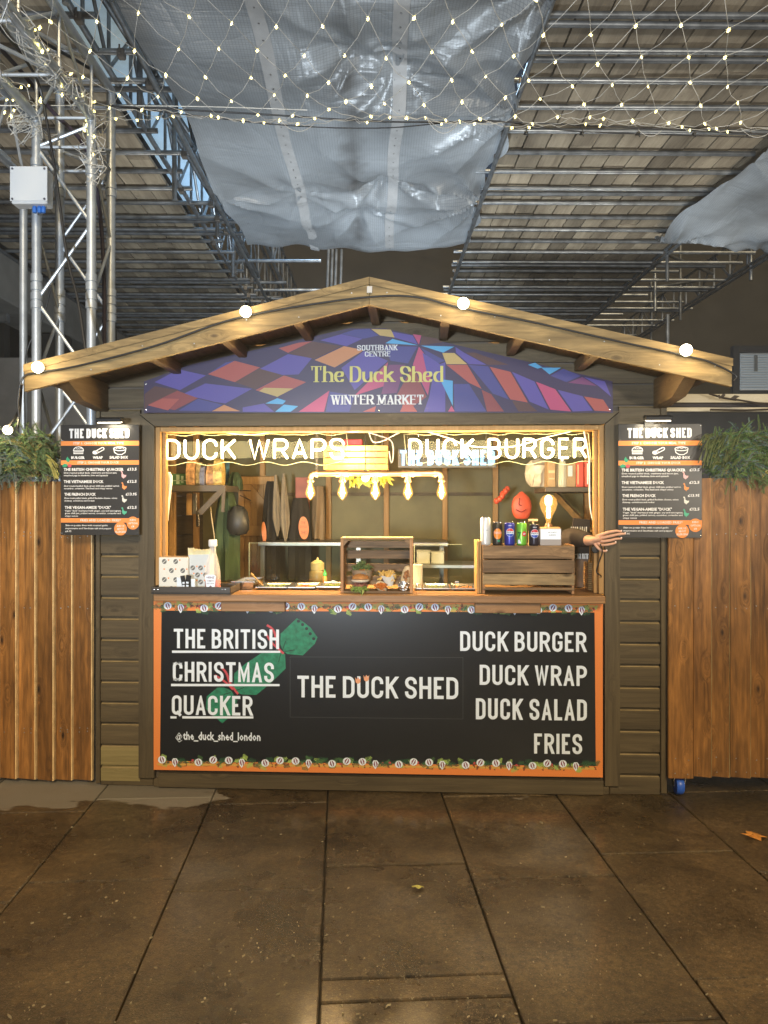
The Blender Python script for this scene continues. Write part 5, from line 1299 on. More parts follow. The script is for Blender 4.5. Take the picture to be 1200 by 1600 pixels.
# salad tub
c = fpos(566, 893, .055); r = thing('model_salad_tub', 'kraft tub heaped with leafy salad behind the burger', 'salad tub', (c.x, c.y, zf))
m = MB(); m.lathe([(.045, c.z - .05), (.058, c.z + .008), (.060, c.z + .010)], (c.x, c.y, 0), 22); m.lathe([(.057, c.z + .004), (.0001, c.z + .004)], (c.x, c.y, 0), 22); build(m, 'tub_body', kraft, r, smooth=True)
m = MB(); q = fpos(569, 893, -.004 + .0); m.flat(ellipse(c.x + .008, c.z - .016, .017, .015, 18), c.y - .058); build(m, 'tub_logo', gdot, r)
m = MB(); blob_strands(m, (c.x, c.y, c.z + .022), (.048, .04, .014), 220, .003, 8, L=.024); blob_strands(m, (c.x - .005, c.y, c.z + .042), (.022, .02, .012), 90, .003, 9, L=.02); build(m, 'salad_leaves', mat('dark_salad', (.10, .15, .05), .5, noise=.6, nscale=60), r)
m = MB(); blob_strands(m, (c.x + .012, c.y - .03, c.z + .010), (.018, .01, .004), 30, .0025, 12, L=.012); build(m, 'carrot_strips', carrot, r)
# tortilla cone with slaw
c = fpos(596, 917, -.005); r = thing('model_taco', 'folded tortilla filled with orange carrot slaw in front of the fries', 'taco', (c.x, c.y, zf))
m = MB(); n = 14
for s in (0, 1):
    vs = []; cx = c.x; L = .062
    for i in range(n + 1):
        a = math.pi * i / n; vs.append((cx - L / 2 * math.cos(a) * 1.0, c.y - .012 + s * .026, c.z + (.030 if s else .004) * math.sin(a) + .010 - i * .0016)); 
        vs.append((cx - L / 2 * math.cos(a) * .95, c.y + .004, c.z - .024 * math.sin(a) + .006 - i * .0012))
    m.add(vs, [(2 * i, 2 * i + 2, 2 * i + 3, 2 * i + 1) for i in range(n)])
build(m, 'tortilla', tort, r, smooth=True)
m = MB(); blob_strands(m, (c.x, c.y - .002, c.z + .008), (.028, .010, .012), 150, .0022, 14, L=.018); build(m, 'carrot_slaw', carrot, r)
# fries
c = fpos(605, 900, .02); r = thing('model_fries', 'paper cone of golden fries in the middle of the crate', 'fries', (c.x, c.y, zf))
m = MB(); rg = random.Random(15)
for k in range(46):
    p = Vector((c.x + rg.uniform(-.034, .032), c.y + rg.uniform(-.01, .02), c.z + rg.uniform(-.016, .018))); a = rg.uniform(-1.3, 1.3)
    m.obox(p, (.008, .008, rg.uniform(.03, .05)), Matrix.Rotation(a, 3, 'Y') @ Matrix.Rotation(rg.uniform(-.4, .4), 3, 'X'), .001)
build(m, 'fries_heap', fry, r)
m = MB(); n = 16; vs = []
for i in range(n + 1):
    a = math.pi * 2 * i / n; vs += [(c.x + .045 * math.cos(a), c.y + .005 + .028 * math.sin(a), c.z + .008 + .012 * math.cos(a * 2) + .008 * math.cos(a * 7)), (c.x + .012 + .018 * math.cos(a), c.y + .012 * math.sin(a), c.z - .052)]
m.add(vs, [(2 * i, 2 * i + 2, 2 * i + 3, 2 * i + 1) for i in range(n)]); build(m, 'paper_cone', mat('greaseproof_white', (.62, .60, .56), .5), r, smooth=True)
# wrap in foil
c = fpos(629, 900, .0); r = thing('model_wrap', 'upright duck wrap with a silver foil base at the crate right side', 'wrap', (c.x, c.y, zf))
Mx = Matrix.Rotation(rad(14), 3, 'Y')
def tilt(m_, c0):
    for i, v in enumerate(m_.v): m_.v[i] = Mx @ (v - c0) + c0
c0 = Vector((c.x, c.y, zf))
m = MB(); hh = c.z - zf; m.lathe([(.024, .030), (.026, .07), (.025, .105), (.018, .130), (.0001, .138)], c0, 18, sy=.8); tilt(m, c0); build(m, 'tortilla', tort, r, smooth=True)
m = MB(); blob_strands(m, c0 + Vector((.0, -.017, .085)), (.013, .006, .034), 90, .003, 18, L=.012); tilt(m, c0); build(m, 'meat_filling', mat('roast_duck', (.36, .16, .06), .45, noise=.5, nscale=70), r)
m = MB(); rg = random.Random(4); pr_ = [(.0001, .001), (.026, .002), (.031, .02), (.030, .042), (.027, .05)]; m.lathe(pr_, c0, 18, sy=.9)
for i in range(len(m.v)): m.v[i] = m.v[i] + Vector((rg.uniform(-.003, .003), rg.uniform(-.003, .003), rg.uniform(-.002, .002) if m.v[i].z > c0.z + .005 else 0))
tilt(m, c0); build(m, 'foil_base', foil, r)

# drinks crate -------------------------------------------------------
kx0, kx1 = W(754, 900, -.045).x, W(898, 900, -.045).x; ky0, ky1 = -.045, .25; kz1 = W(820, 851, -.045).z
kc = thing('drinks_crate', 'slatted wooden crate at the right of the counter with cans on top', 'crate', ((kx0 + kx1) / 2, .1, ZC))
for (a, b) in ((853, 873), (875, 895), (897, 914), (918, 922)):
    z1_, z0_ = W(820, a, ky0).z, W(820, b, ky0).z; z0_ = max(z0_, ZC + .002); wc = wood_crate_pale if a == 897 else wood_crate
    for (y0, y1) in ((ky0, ky0 + .011), (ky1 - .011, ky1)):
        m = MB(); m.box(kx0, kx1, y0, y1, z0_, z1_, .0015); build(m, 'crate_slat', wc, kc)
for (a, b) in ((kx0 + .0, kx0 + .013), (kx1 - .013, kx1)):
    for k in range(4):
        y0 = ky0 + .0115 + k * .0685
        m = MB(); m.box(a, b, y0, y0 + .064, ZC + .002, kz1 - .002, .0015); build(m, 'crate_end_board', wood_crate_z, kc)
m = MB(); m.box(kx0 + .014, kx1 - .014, ky0 + .012, ky1 - .012, kz1 - .020, kz1 - .006, .001); build(m, 'crate_top_board', wood_crate, kc)
x0, x1 = W(745, 900, -.0).x, kx0 - .002
for k in range(2):
    m = MB(); m.box(x0 + k * .012, x0 + k * .012 + .010, -.02, .2, ZC + .002, W(750, 845, 0).z, .001); o = build(m, 'plank_offcut', wood_frame, None, label=['orange lit wooden board standing left of the drinks crate, outer one', 'wooden board standing against the left end of the drinks crate'][k], cat='board')
zc_ = kz1 + .0005 - .006
al_top = mat('can_aluminium', (.70, .70, .70), .25, 1.0)
CANP = [('c0', (.62, .64, .66)), ('c1', (.10, .07, .05)), ('c2', (.04, .06, .42)), ('c3', (.16, .48, .05)), ('c4', (.03, .028, .05))]
def can(px0, px1, pyt, y, body, label, face):
    x0, x1 = W(px0, 820, y).x, W(px1, 820, y).x; r_ = (x1 - x0) / 2; cx = (x0 + x1) / 2; zt2 = W(px0, pyt, y - r_).z; H = zt2 - zc_
    r = thing('drinks_can', label, 'drinks can', (cx, y, zc_), group='cans on the drinks crate')
    m = MB(); m.lathe([(r_ * .8, 0), (r_ * .98, r_ * .22), (r_, r_ * .35), (r_, H - r_ * .5), (r_ * .86, H - r_ * .12)], (cx, y, zc_), 28); build(m, 'can_body', body, r, smooth=True)
    m = MB(); m.lathe([(r_ * .86, H - r_ * .12), (r_ * .88, H), (r_ * .80, H), (r_ * .78, H - r_ * .1), (.0001, H - r_ * .1)], (cx, y, zc_), 24); build(m, 'can_rim', al_top, r, smooth=True)
    # curved print
    mm = MB()
    def wrap(poly, dr):
        # tessellate finely in x by clipping into strips
        xs = [p[0] for p in poly]; n = max(1, int((max(xs) - min(xs)) / (r_ * .12))); lo = min(xs); hi = max(xs)
        for i in range(n):
            a = lo + (hi - lo) * i / n; b = lo + (hi - lo) * (i + 1) / n; pl2 = poly
            for (lim, sgn) in ((a, 1), (b, -1)):
                out = []
                for j in range(len(pl2)):
                    p, q = pl2[j], pl2[(j + 1) % len(pl2)]; ip = sgn * (p[0] - lim) >= -1e-9; iq = sgn * (q[0] - lim) >= -1e-9
                    if ip: out.append(p)
                    if ip != iq:
                        t = (lim - p[0]) / (q[0] - p[0]); out.append((lim, p[1] + (q[1] - p[1]) * t))
                pl2 = out
                if len(pl2) < 3: break
            if len(pl2) < 3: continue
            ar = sum(pl2[k][0] * pl2[(k + 1) % len(pl2)][1] - pl2[(k + 1) % len(pl2)][0] * pl2[k][1] for k in range(len(pl2)))
            if ar < 0: pl2 = pl2[::-1]
            R2 = r_ + dr
            mm.add([(cx + R2 * math.sin(p[0] / r_), y - R2 * math.cos(p[0] / r_), zc_ + p[1]) for p in pl2], [tuple(range(len(pl2)))])
    def wtext(text, x, z_, w_, h_, dr, bold=.03):
        t = MB(); btext(t, text, x, z_, w_, h_, 0, bold=bold)
        for f in t.f: wrap([(t.v[i].x, t.v[i].z) for i in f], dr)
    mats_ = face(mm, wrap, wtext, r_, H); build(mm, 'can_print', mats_, r, smooth=False)
def half_disc(cx, cz, r, a0, a1, n=12): return [(cx + r * math.cos(a0 + (a1 - a0) * i / n), cz + r * math.sin(a0 + (a1 - a0) * i / n)) for i in range(n + 1)]
def pepsi_face(mm, wrap, wtext, r_, H):
    c = H * .56; R = r_ * .80
    mm.mi = 0; wrap(ellipse(0, c, R, R, 24), .0003)
    mm.mi = 1; wrap(half_disc(0, c + R * .1, R * .86, rad(14), rad(166)), .0006)
    mm.mi = 2; wrap(half_disc(0, c - R * .1, R * .86, rad(194), rad(346)), .0006)
    mm.mi = 3; wtext('PEPSI', -R * .80, c - R * .16, R * 1.6, R * .36, .0010)
    mm.mi = 0; wtext('PEPSI', -R * .4, H * .84, R * .8, R * .16, .0004)
    return [pr_white, mat('can_red', (.55, .03, .03), .35), mat('can_blue', (.02, .06, .42), .35), mat('can_ink', (.01, .012, .03), .4)]
def tango_face(mm, wrap, wtext, r_, H):
    mm.mi = 0; wrap(ellipse(0, H * .5, r_ * .85, r_ * 1.05, 20), .0003); mm.mi = 1; wtext('TANGO', -r_ * .85, H * .5, r_ * 1.7, r_ * .42, .0006, .05); mm.mi = 2; wrap(ellipse(r_ * .2, H * .2, r_ * .3, r_ * .25, 12), .0003)
    return [mat('can_orange', (.75, .24, .03), .35), mat('can_pinkish', (.75, .42, .38), .4), pr_green]
def seven_face(mm, wrap, wtext, r_, H):
    mm.mi = 0; wtext('7', -r_ * .95, H * .34, r_ * .8, r_ * 1.05, .0003, .05); mm.mi = 1; wrap(ellipse(r_ * .42, H * .50, r_ * .48, r_ * .52, 18), .0005); mm.mi = 2; wtext('UP', r_ * .16, H * .455, r_ * .54, r_ * .36, .0009, .03)
    mm.mi = 2; wrap([(-r_ * .9, H * .08), (-r_ * .2, H * .08), (-r_ * .5, H * .26), (-r_ * .95, H * .24)], .0003)
    return [mat('can_dark_green', (.02, .14, .04), .4), mat('can_red', (.55, .03, .03), .35), pr_white]
def cano_face(mm, wrap, wtext, r_, H):
    mm.mi = 0; wtext('Cano', -r_ * .55, H * .52, r_ * 1.0, r_ * .26, .0003, .0); return [mat('can_grey_ink', (.12, .14, .16), .4)]
pc = lambda n, c_, me=.3: mat(n, c_, .3, me)
can(750.5, 767, 808, -.0, pc('can_white', (.66, .68, .70)), 'tall plain white can at the left of the can row', cano_face)
can(769, 785, 816, .005, pc('can_black', (.035, .03, .025)), 'black can with an orange fruit print, second in the row', tango_face)
can(788, 804.5, 816, -.005, pc('can_blue_body', (.03, .035, .30)), 'blue can with a red white and blue roundel in the row middle', pepsi_face)
can(807, 823, 816, .005, pc('can_green_body', (.18, .50, .06)), 'bright green can with a red spot, fourth in the row', seven_face)
can(826, 843, 819, -.022, pc('can_dark_body', (.022, .018, .03)), 'near black can with a roundel at the right of the row', pepsi_face)
# pump bottle
q = W(833, 811, .045); r = thing('pump_bottle', 'cream pump dispenser standing behind the darkest can', 'pump bottle', (q.x, .045, zc_)); Hp = q.z - zc_
cr = mat('cream_pump', (.60, .42, .22), .4)
m = MB(); m.lathe([(.024, 0), (.026, .005), (.026, Hp * .52), (.014, Hp * .60)], (q.x, .045, zc_), 18); build(m, 'bottle_body', cr, r, smooth=True)
m = MB(); m.lathe([(.014, Hp * .60), (.014, Hp * .70), (.005, Hp * .71), (.005, Hp * .90)], (q.x, .045, zc_), 14); m.box(q.x - .024, q.x + .024, .037, .053, zc_ + Hp * .91, zc_ + Hp, .002); build(m, 'pump_head', cr, r)
# globe lamp on a wooden block and price card
q = W(857, 820, .06); r = thing('globe_lamp', 'large amber globe filament bulb glowing on a small wooden block', 'lamp', (q.x, .06, zc_))
m = MB(); m.box(q.x - .05, q.x + .055, .02, .10, zc_, q.z - .012, .002); build(m, 'lamp_block', wood_frame, r)
m = MB(); m.lathe([(.020, 0), (.020, .012), (.014, .014), (.014, .022)], (q.x, .06, q.z - .0115), 16); build(m, 'lamp_socket', bronze, r, smooth=True)
filament_bulb(r, (q.x, .06, q.z + .006), .84, 3.2, globe=True)
a, b = W(844, 826, -.01), W(877, 844, -.01); r = thing('price_card', 'small grey card holder with a white card under the globe bulb', 'card sign', ((a.x + b.x) / 2, -.01, zc_))
m = MB(); m.box(a.x, b.x, -.01, .005, zc_, a.z, .001); build(m, 'card_holder', mat('card_grey', (.30, .28, .28), .5), r)
m = MB(); m.flat([(a.x + .002, b.z + .004), (b.x - .003, b.z + .004), (b.x - .003, a.z - .003), (a.x + .002, a.z - .003)], -.0106); card = build(m, 'card', pr_white, r)
m = MB(); btext(m, 'ASK US ABOUT', a.x + .04, a.z - .022, .045, .006, -.0112, bold=.01); btext(m, 'ALLERGENS', a.x + .045, a.z - .036, .036, .006, -.0112, bold=.01); build(m, 'card_lettering', mat('card_ink', (.06, .05, .06), .5), card)

# ================================================================== INSIDE THE SHED
def P3(px, py, y): q = W(px, py, y); return (q.x, q.y, q.z)
# steel worktop along the back, with containers
z0 = Z(846, 600, 1.45)
r = thing('worktop', 'grey steel worktop shelf along the back of the kitchen', 'worktop', (0, 1.6, 0))
m = MB(); m.box(X(405, 1.4), X(700, 1.4), 1.35, 1.82, z0 - .03, z0, .004); build(m, 'worktop_slab', steel_d, r)
for xx in (X(410, 1.4), X(560, 1.4), X(690, 1.4)):
    m = MB(); m.box(xx - .015, xx + .015, 1.4, 1.43, .03, z0 - .031); build(m, 'leg', steel_d, r)
# small clear containers behind the right screen
cl = mat('clear_tub', (.75, .72, .60), .2, alpha=.4)
for k, (a, b, c_, d_) in enumerate(((651, 672, 862, 881), (674, 694, 864, 881))):
    y = .95; A = W(a, d_, y); B = W(b, c_, y); m = MB(); m.box(A.x, B.x, y, y + .12, A.z, B.z, .004); m.box(A.x - .004, B.x + .004, y - .004, y + .124, B.z + .0005, B.z + .006, .001)
    build(m, 'clear_tub', cl, None, label=['clear lidded tub behind the right glass screen, left of two', 'clear lidded tub behind the right glass screen, right of two'][k], cat='tub')
m = MB(); A = W(646, 881, .95); B = W(745, 881, .95); m.box(A.x, B.x, .9, 1.25, A.z - .025, A.z - .001, .003); m.box(A.x, A.x + .02, .9, .92, .03, A.z - .026); m.box(B.x - .02, B.x, .9, .92, .03, A.z - .026); build(m, 'kitchen_unit', steel_d, None, label='low steel kitchen unit behind the right glass screen', cat='kitchen unit')
# left shelf
YS = .75
A = W(256, 768, YS); B = W(340, 757, YS)
sh = thing('wall_shelf', 'dark wall shelf with bracket at the upper left of the kitchen', 'shelf', (A.x, YS, A.z))
m = MB(); m.box(XL + .034, W(352, 760, YS).x, YS, YS + .38, A.z, W(300, 758, YS).z, .002); build(m, 'shelf_board', mat('dark_shelf', (.08, .065, .05), .5), sh)
m = MB(); m.beam(P3(351, 762, YS), P3(312, 802, YS), .02, .035); m.beam(P3(350, 765, YS), P3(348, 800, YS), .012, .02); build(m, 'shelf_bracket', dark_in, sh)
sz = W(300, 758, YS).z + .001
def box_item(name, label, px0, px1, pyt, y, depth, mt, zb, cat, extra=None, group=None, c=.003):
    A = W(px0, pyt, y); B = W(px1, pyt, y); r = thing(name, label, cat, ((A.x + B.x) / 2, y, zb), group=group)
    m = MB(); m.box(A.x, B.x, y, y + depth, zb, A.z, c); build(m, 'box_body', mt, r)
    if extra: 
        m = MB()
        for (u0, u1, v0, v1) in extra[0]: m.flat([(A.x + (B.x - A.x) * u, zb + (A.z - zb) * v) for u, v in ((u0, v0), (u1, v0), (u1, v1), (u0, v1))], y - .001)
        build(m, 'box_print', extra[1], r)
    return r
box_item('green_box', 'green box on the upper left kitchen shelf', 268, 293, 740, YS + .02, .15, mat('green_card', (.05, .14, .05), .5), sz, 'box', ([(.1, .9, .35, .42), (.3, .5, .1, .9), (.6, .75, .2, .8)], mat('pale_ink', (.40, .48, .36), .5)))
rg = random.Random(41)
cols = [(.45, .26, .14), (.52, .42, .26), (.14, .15, .22), (.50, .25, .10), (.42, .30, .10), (.10, .20, .34)]
for k, (a, b, t_, lab) in enumerate(((294, 306, 716, 'tall tan packet beside the green box on the left shelf'), (307, 314, 722, 'narrow pale packet between the tan and dark packets'), (315, 322, 728, 'narrow dark speckled packet on the left shelf'), (323, 335, 724, 'orange tan packet near the shelf right end'), (336, 349, 716, 'tall mottled ochre packet last on the left shelf'))):
    A = W(a, t_, YS + .03); B = W(b, t_, YS + .03); m = MB(); n = 9
    mt = mat('packet_%s' % 'abcdef'[k], cols[k], .45, noise=.6, nscale=45)
    y = YS + .03 + (k % 2) * .03; H = A.z - sz
    vs = []; 
    for i, t in enumerate((0, .08, .5, .9, 1)):
        d = (.03, .045, .05, .03, .004)[i]; w_ = (B.x - A.x) / 2 * (1, 1, 1.02, .95, .98)[i]; cx = (A.x + B.x) / 2
        vs += [(cx - w_, y - d, sz + H * t), (cx + w_, y - d, sz + H * t), (cx + w_, y + d, sz + H * t), (cx - w_, y + d, sz + H * t)]
    m.add(vs, [(0, 1, 2, 3), (16, 17, 18, 19)] + [(4 * i + j, 4 * i + (j + 1) % 4, 4 * i + 4 + (j + 1) % 4, 4 * i + 4 + j) for i in range(4) for j in range(4)])
    build(m, 'food_packet', mt, None, label=lab, cat='packet', group='packets on the left kitchen shelf')
# blue and red strip poster, hanging tools
m = MB(); A = W(353, 757, 1.2); B = W(358, 722, 1.2); m.box(A.x, B.x, 1.2, 1.21, A.z, B.z)
m.box(A.x, B.x, 1.198, 1.1995, A.z + .07, A.z + .10); build(m, 'hanging_strip', mat('blue_strip', (.05, .16, .28), .5, noise=.8, nscale=25), None, label='narrow blue printed strip hanging right of the left shelf', cat='strip')
for k, (a, b, c_, d_, lab, mt) in enumerate(((291, 299, 771, 805, 'wooden board hanging under the left shelf', wood_frame), (301, 307, 771, 803, 'pale knife rack hanging under the left shelf', steel_d), (306, 311, 798, 823, 'steel scraper hanging on the left wall', steel), (266, 268, 771, 812, 'thin wooden stick hanging below the left shelf', wood_frame))):
    y = YS + .2; A = W(a, d_, y); B = W(b, c_, y); m = MB(); m.box(A.x, B.x, y, y + .02, A.z, B.z, .002); m.tube([((A.x + B.x) / 2, y + .01, B.z - .005), ((A.x + B.x) / 2, y + .01, B.z + .03)], .002, 5)
    build(m, ['hanging_board', 'knife_rack', 'scraper', 'hanging_stick'][k], mt, None, label=lab, cat=['board', 'rack', 'scraper', 'stick'][k])
wire('pale cable running down the left kitchen wall', [(328, 785, .9), (331, 812, .9), (335, 840, .9), (336, 870, .9)], .004, mat('beige_cable', (.40, .33, .20), .5))
# tablet with white rim, seen nearly from the side, on the left jamb
r = thing('wall_tablet', 'white rimmed tablet on an arm at the left hatch jamb, seen edge on', 'tablet', P3(257, 780, .14))
rimp = [(263, 737), (257, 742), (252, 800), (249, 829), (255, 824), (260, 815), (267, 752), (267, 743)]
m = MB(); pts = [(W(a, b, .13).x, W(a, b, .13).z) for a, b in rimp]
m.prism(pts if sum(pts[i][0] * pts[(i + 1) % 8][1] - pts[(i + 1) % 8][0] * pts[i][1] for i in range(8)) > 0 else pts[::-1], .12, .16); build(m, 'tablet_rim', white_p, r)
m = MB(); pts = [(W(a, b, .15).x, W(a, b, .15).z) for a, b in [(258, 741), (249, 752), (246, 815), (250, 822), (254, 800)]]
m.prism(pts[::-1] if sum(pts[i][0] * pts[(i + 1) % 5][1] - pts[(i + 1) % 5][0] * pts[i][1] for i in range(5)) < 0 else pts, .135, .19); build(m, 'tablet_screen', black, r)
m = MB(); m.tube([P3(250, 790, .16), P3(246, 792, .20)], .008, 8); build(m, 'tablet_arm', black, r)
# green and black coats
def cloth(name, label, px0, px1, pyt, pyb, y, mt, cat, folds=6, amp=.02, taper=(.6, 1.0), n=26, hn=22, group=None, depth=.08):
    A = W(px0, pyb, y); B = W(px1, pyt, y); cx = (A.x + B.x) / 2; w_ = (B.x - A.x) / 2; H = B.z - A.z; m = MB(); vs = []
    ph = (px0 * 1.7) % 6
    for j in range(hn + 1):
        t = j / hn; k = taper[0] + (taper[1] - taper[0]) * min(1, t * 2.2) ** .6
        for i in range(n):
            a = 2 * math.pi * i / n
            fo = amp * math.sin(folds * a + ph + t * 1.3) * (.2 + t) 
            vs.append((cx + (w_ * k + fo * .5) * math.cos(a), y + (depth * k + fo) * math.sin(a), B.z - H * t + .008 * math.sin(folds * a + ph) * (t > .95)))
    fs = [(j * n + i, j * n + (i + 1) % n, (j + 1) * n + (i + 1) % n, (j + 1) * n + i) for j in range(hn) for i in range(n)]
    m.add(vs, fs + [tuple(range(n))]); r = build(m, name, mt, None, label=label, cat=cat, smooth=True, group=group)
    return r
cloth('hanging_coat', 'dark green coat hanging in the left of the kitchen', 333, 376, 765, 905, 1.05, mat('green_coat', (.030, .055, .022), .8, noise=.3, nscale=8), 'coat', taper=(.35, .95))
cloth('hanging_hood', 'dark green cap hanging above the green coat', 358, 377, 738, 764, 1.15, mat('green_coat', (.030, .055, .022), .8), 'cap', taper=(.5, 1.0), hn=8)
m = MB(); q = P3(372, 812, .98)
prof = [(.0001, -.10), (.05, -.095), (.075, -.06), (.08, -.01), (.065, .05), (.035, .085), (.0001, .095)]; m.lathe(prof, q, 18, sy=.6)
rg = random.Random(3); m.v = [v + Vector((rg.uniform(-.006, .006), rg.uniform(-.006, .006), rg.uniform(-.006, .006))) for v in m.v]
build(m, 'black_bag', mat('black_nylon', (.02, .02, .018), .45), None, label='black bundled bag hanging beside the green coat', cat='bag', smooth=True)
# plank door with diagonal braces
YD = 1.80
dr = thing('plank_door', 'orange lit plank door with diagonal braces at the back left', 'door', P3(400, 860, YD))
a0, a1 = X(372, YD), X(432, YD); zb_, zt3 = .05, Z(744, 400, YD)
n = 6
for k in range(n):
    m = MB(); m.box(a0 + (a1 - a0) * k / n + .001, a0 + (a1 - a0) * (k + 1) / n - .001, YD, YD + .02, zb_, zt3, .003); build(m, 'door_plank', wood_frame, dr)
m = MB(); m.beam((a0 + .02, YD - .012, zt3 - .03), (a1 - .02, YD - .012, zt3 - .34), .022, .09, up=(0, 0, 1)); build(m, 'door_brace', wood_frame, dr)
for zz in (zt3 - .035, zt3 - .42, zt3 - .9):
    m = MB(); m.box(a0, a1, YD - .0235, YD - .0015, zz - .04, zz + .04, .003) if zz != zt3 - .035 else m.box(a0, a1, YD - .048, YD - .025, zz - .03, zz + .03, .003); build(m, 'door_ledge', wood_frame, dr)
m = MB()
for (a, b, c_, d_) in ((372, 766, 392, 767), (375, 774, 392, 782)): m.tube([P3(a, b, YD - .1), P3(c_, d_, YD - .1)], .004, 6)
build(m, 'coat_hook', black, dr)
# aprons and folded parasols on the back wall
blk = mat('black_apron', (.018, .016, .013), .8, noise=.3, nscale=10); grey_c = mat('grey_canvas', (.24, .20, .14), .8, noise=.15, nscale=14)
cloth('apron', 'black apron hanging left of the grey folded parasols', 412, 434, 752, 905, 1.62, blk, 'apron', group='black aprons on the back wall', taper=(.5, 1.1))
cloth('apron', 'black apron with orange oval badge hanging near the back stud', 450, 488, 778, 905, 1.62, blk, 'apron', group='black aprons on the back wall', taper=(.55, 1.0))
for k, (a, b, c_, d_, lab) in enumerate(((425, 436, 742, 838, 'slim grey folded parasol on the back wall'), (437, 449, 740, 848, 'wider grey folded parasol beside the slim one'))):
    q0, q1 = W((a + b) / 2, c_, 1.5), W((a + b) / 2 + 3, d_, 1.5); w_ = (X(b, 1.5) - X(a, 1.5)) / 2
    m = MB(); n = 20; L = (q0.z - q1.z); vs = []
    for j in range(15):
        t = j / 14; rr_ = w_ * (.35 + .75 * math.sin(min(1, t * 1.25) * math.pi * .5)) * (1 if t < .72 else 1 - (t - .72) / .28 * .85)
        for i in range(n):
            an = 2 * math.pi * i / n; fo = 1 + .22 * (1 if i % 4 < 2 else -1) * min(1, t * 2)
            vs.append((q0.x + (q1.x - q0.x) * t + rr_ * fo * math.cos(an), 1.5 + rr_ * fo * math.sin(an), q0.z - L * t))
    m.add(vs, [(j * n + i, j * n + (i + 1) % n, (j + 1) * n + (i + 1) % n, (j + 1) * n + i) for j in range(14) for i in range(n)] + [tuple(range(n))])
    build(m, 'folded_parasol', grey_c, None, label=lab, cat='parasol', smooth=True)
cloth('tan_apron', 'tan brown cloth hanging next to the back stud', 489, 508, 760, 842, 1.7, mat('tan_cloth', (.26, .18, .10), .8, noise=.1, nscale=10), 'cloth', folds=5, taper=(.8, 1))
badge = mat('orange_badge', (.70, .24, .08), .5)
for k, (cx, cy, rx, ry, lab, y) in enumerate(((474.5, 825, 8, 18, 'tall orange oval badge on the right black apron', 1.50), (412.5, 832, 3.6, 17, 'narrow orange oval badge on the left black apron', 1.50))):
    q = W(cx, cy, y); s = 1200 / 5.6; r = thing('oval_badge', lab, 'badge', tuple(q), group='orange oval badges on the aprons')
    m = MB(); e = ellipse(q.x, q.z, rx / s, ry / s, 20, .06); m.prism(e, y, y + .006); build(m, 'badge_plate', badge, r)
    if rx > 5:
        m = MB(); btext(m, 'THE', q.x - .018, q.z + .03, .03, .018, y - .001, bold=.0); btext(m, 'DUCK', q.x - .024, q.z - .0, .05, .018, y - .001); btext(m, 'SHED', q.x - .020, q.z - .045, .05, .024, y - .001); build(m, 'badge_lettering', mat('badge_ink', (.22, .06, .03), .5), r)
m = MB(); A = W(462, 801, 1.82); B = W(484, 746, 1.82); m.box(A.x, B.x, 1.815, 1.82, A.z, B.z); build(m, 'wall_poster', mat('red_poster', (.36, .09, .05), .5, noise=.2, nscale=8), None, label='faded red poster on the back wall behind the pipe lamp', cat='poster')
# slatted crate hung as a lampshade with a small bulb and plant
YC = .62
A = W(505, 735, YC); B = W(606, 695, YC); r = thing('hanging_crate', 'orange glowing slatted crate hanging above the pipe lamp', 'crate', ((A.x + B.x) / 2, YC + .1, A.z))
for k in range(4):
    za = A.z + (B.z - A.z) * k / 4 + .004; zb2 = A.z + (B.z - A.z) * (k + 1) / 4 - .004
    for y0 in (YC, YC + .19):
        m = MB(); m.box(A.x, B.x, y0, y0 + .01, za, zb2, .0015); build(m, 'crate_slat', wood_frame, r)
for xx in (A.x, B.x - .012):
    m = MB(); m.box(xx, xx + .012, YC + .0105, YC + .1895, A.z + .004, B.z - .004, .0015); build(m, 'crate_end', wood_frame, r)
m = MB()
for xx in (A.x + .04, B.x - .04): m.tube([(xx, YC + .1, B.z - .02), (xx, YC + .1, roof_under(xx) - .01)], .003, 6)
build(m, 'hanging_rod', steel_d, r)
la = lamp('crate_lamp', 'POINT', (0, 0, 0), 12.0, (1, .62, .25), shadow_soft_size=.03); la.parent = r; la.location = (0.0, -.16, .10)
m = MB(); rg = random.Random(12)
for k in range(90):
    b = W(rg.uniform(548, 606), rg.uniform(742, 752), YC + .05); d = Vector((rg.uniform(-1, 1), rg.uniform(-1, .5), rg.uniform(-1, .1))).normalized(); e = b + d * rg.uniform(.03, .08); s = d.cross(Vector((0, 1, .3))).normalized() * .007
    m.add([b, b.lerp(e, .5) + s, e, b.lerp(e, .5) - s], [(0, 1, 2, 3)])
q = W(577, 740, YC + .05); m.lathe([(.03, -.02), (.045, .03), (.045, .035)], (q.x, YC + .05, q.z), 12)
build(m, 'trailing_plant', mat('lime_plant', (.34, .34, .04), .5, noise=.4, nscale=20), None, label='small yellow green trailing plant under the hanging crate', cat='plant')
q = W(571, 747, .42); r = thing('round_bulb', 'small round bright bulb glowing between the second and third filament bulbs', 'lamp', tuple(q))
m = MB(); m.lathe([(max(.0001, .022 * math.sin(math.pi * i / 8)), -.022 * math.cos(math.pi * i / 8)) for i in range(9)], tuple(q), 14); build(m, 'bulb', glow_f, r, smooth=True)
m = MB(); m.lathe([(.011, .02), (.011, .05)], tuple(q), 10); m.tube([(q.x, q.y, q.z + .05), (q.x, q.y, roof_under(q.x) - .06)], .003, 6); build(m, 'bulb_flex', black, r)
A = W(537, 696, .9); B = W(566, 686, .9); m = MB(); m.box(A.x, B.x, .9, .98, A.z, B.z, .004); build(m, 'red_box', mat('red_plastic', (.5, .03, .03), .4), None, label='small red box on top of the hanging crate', cat='box').location.z += .0
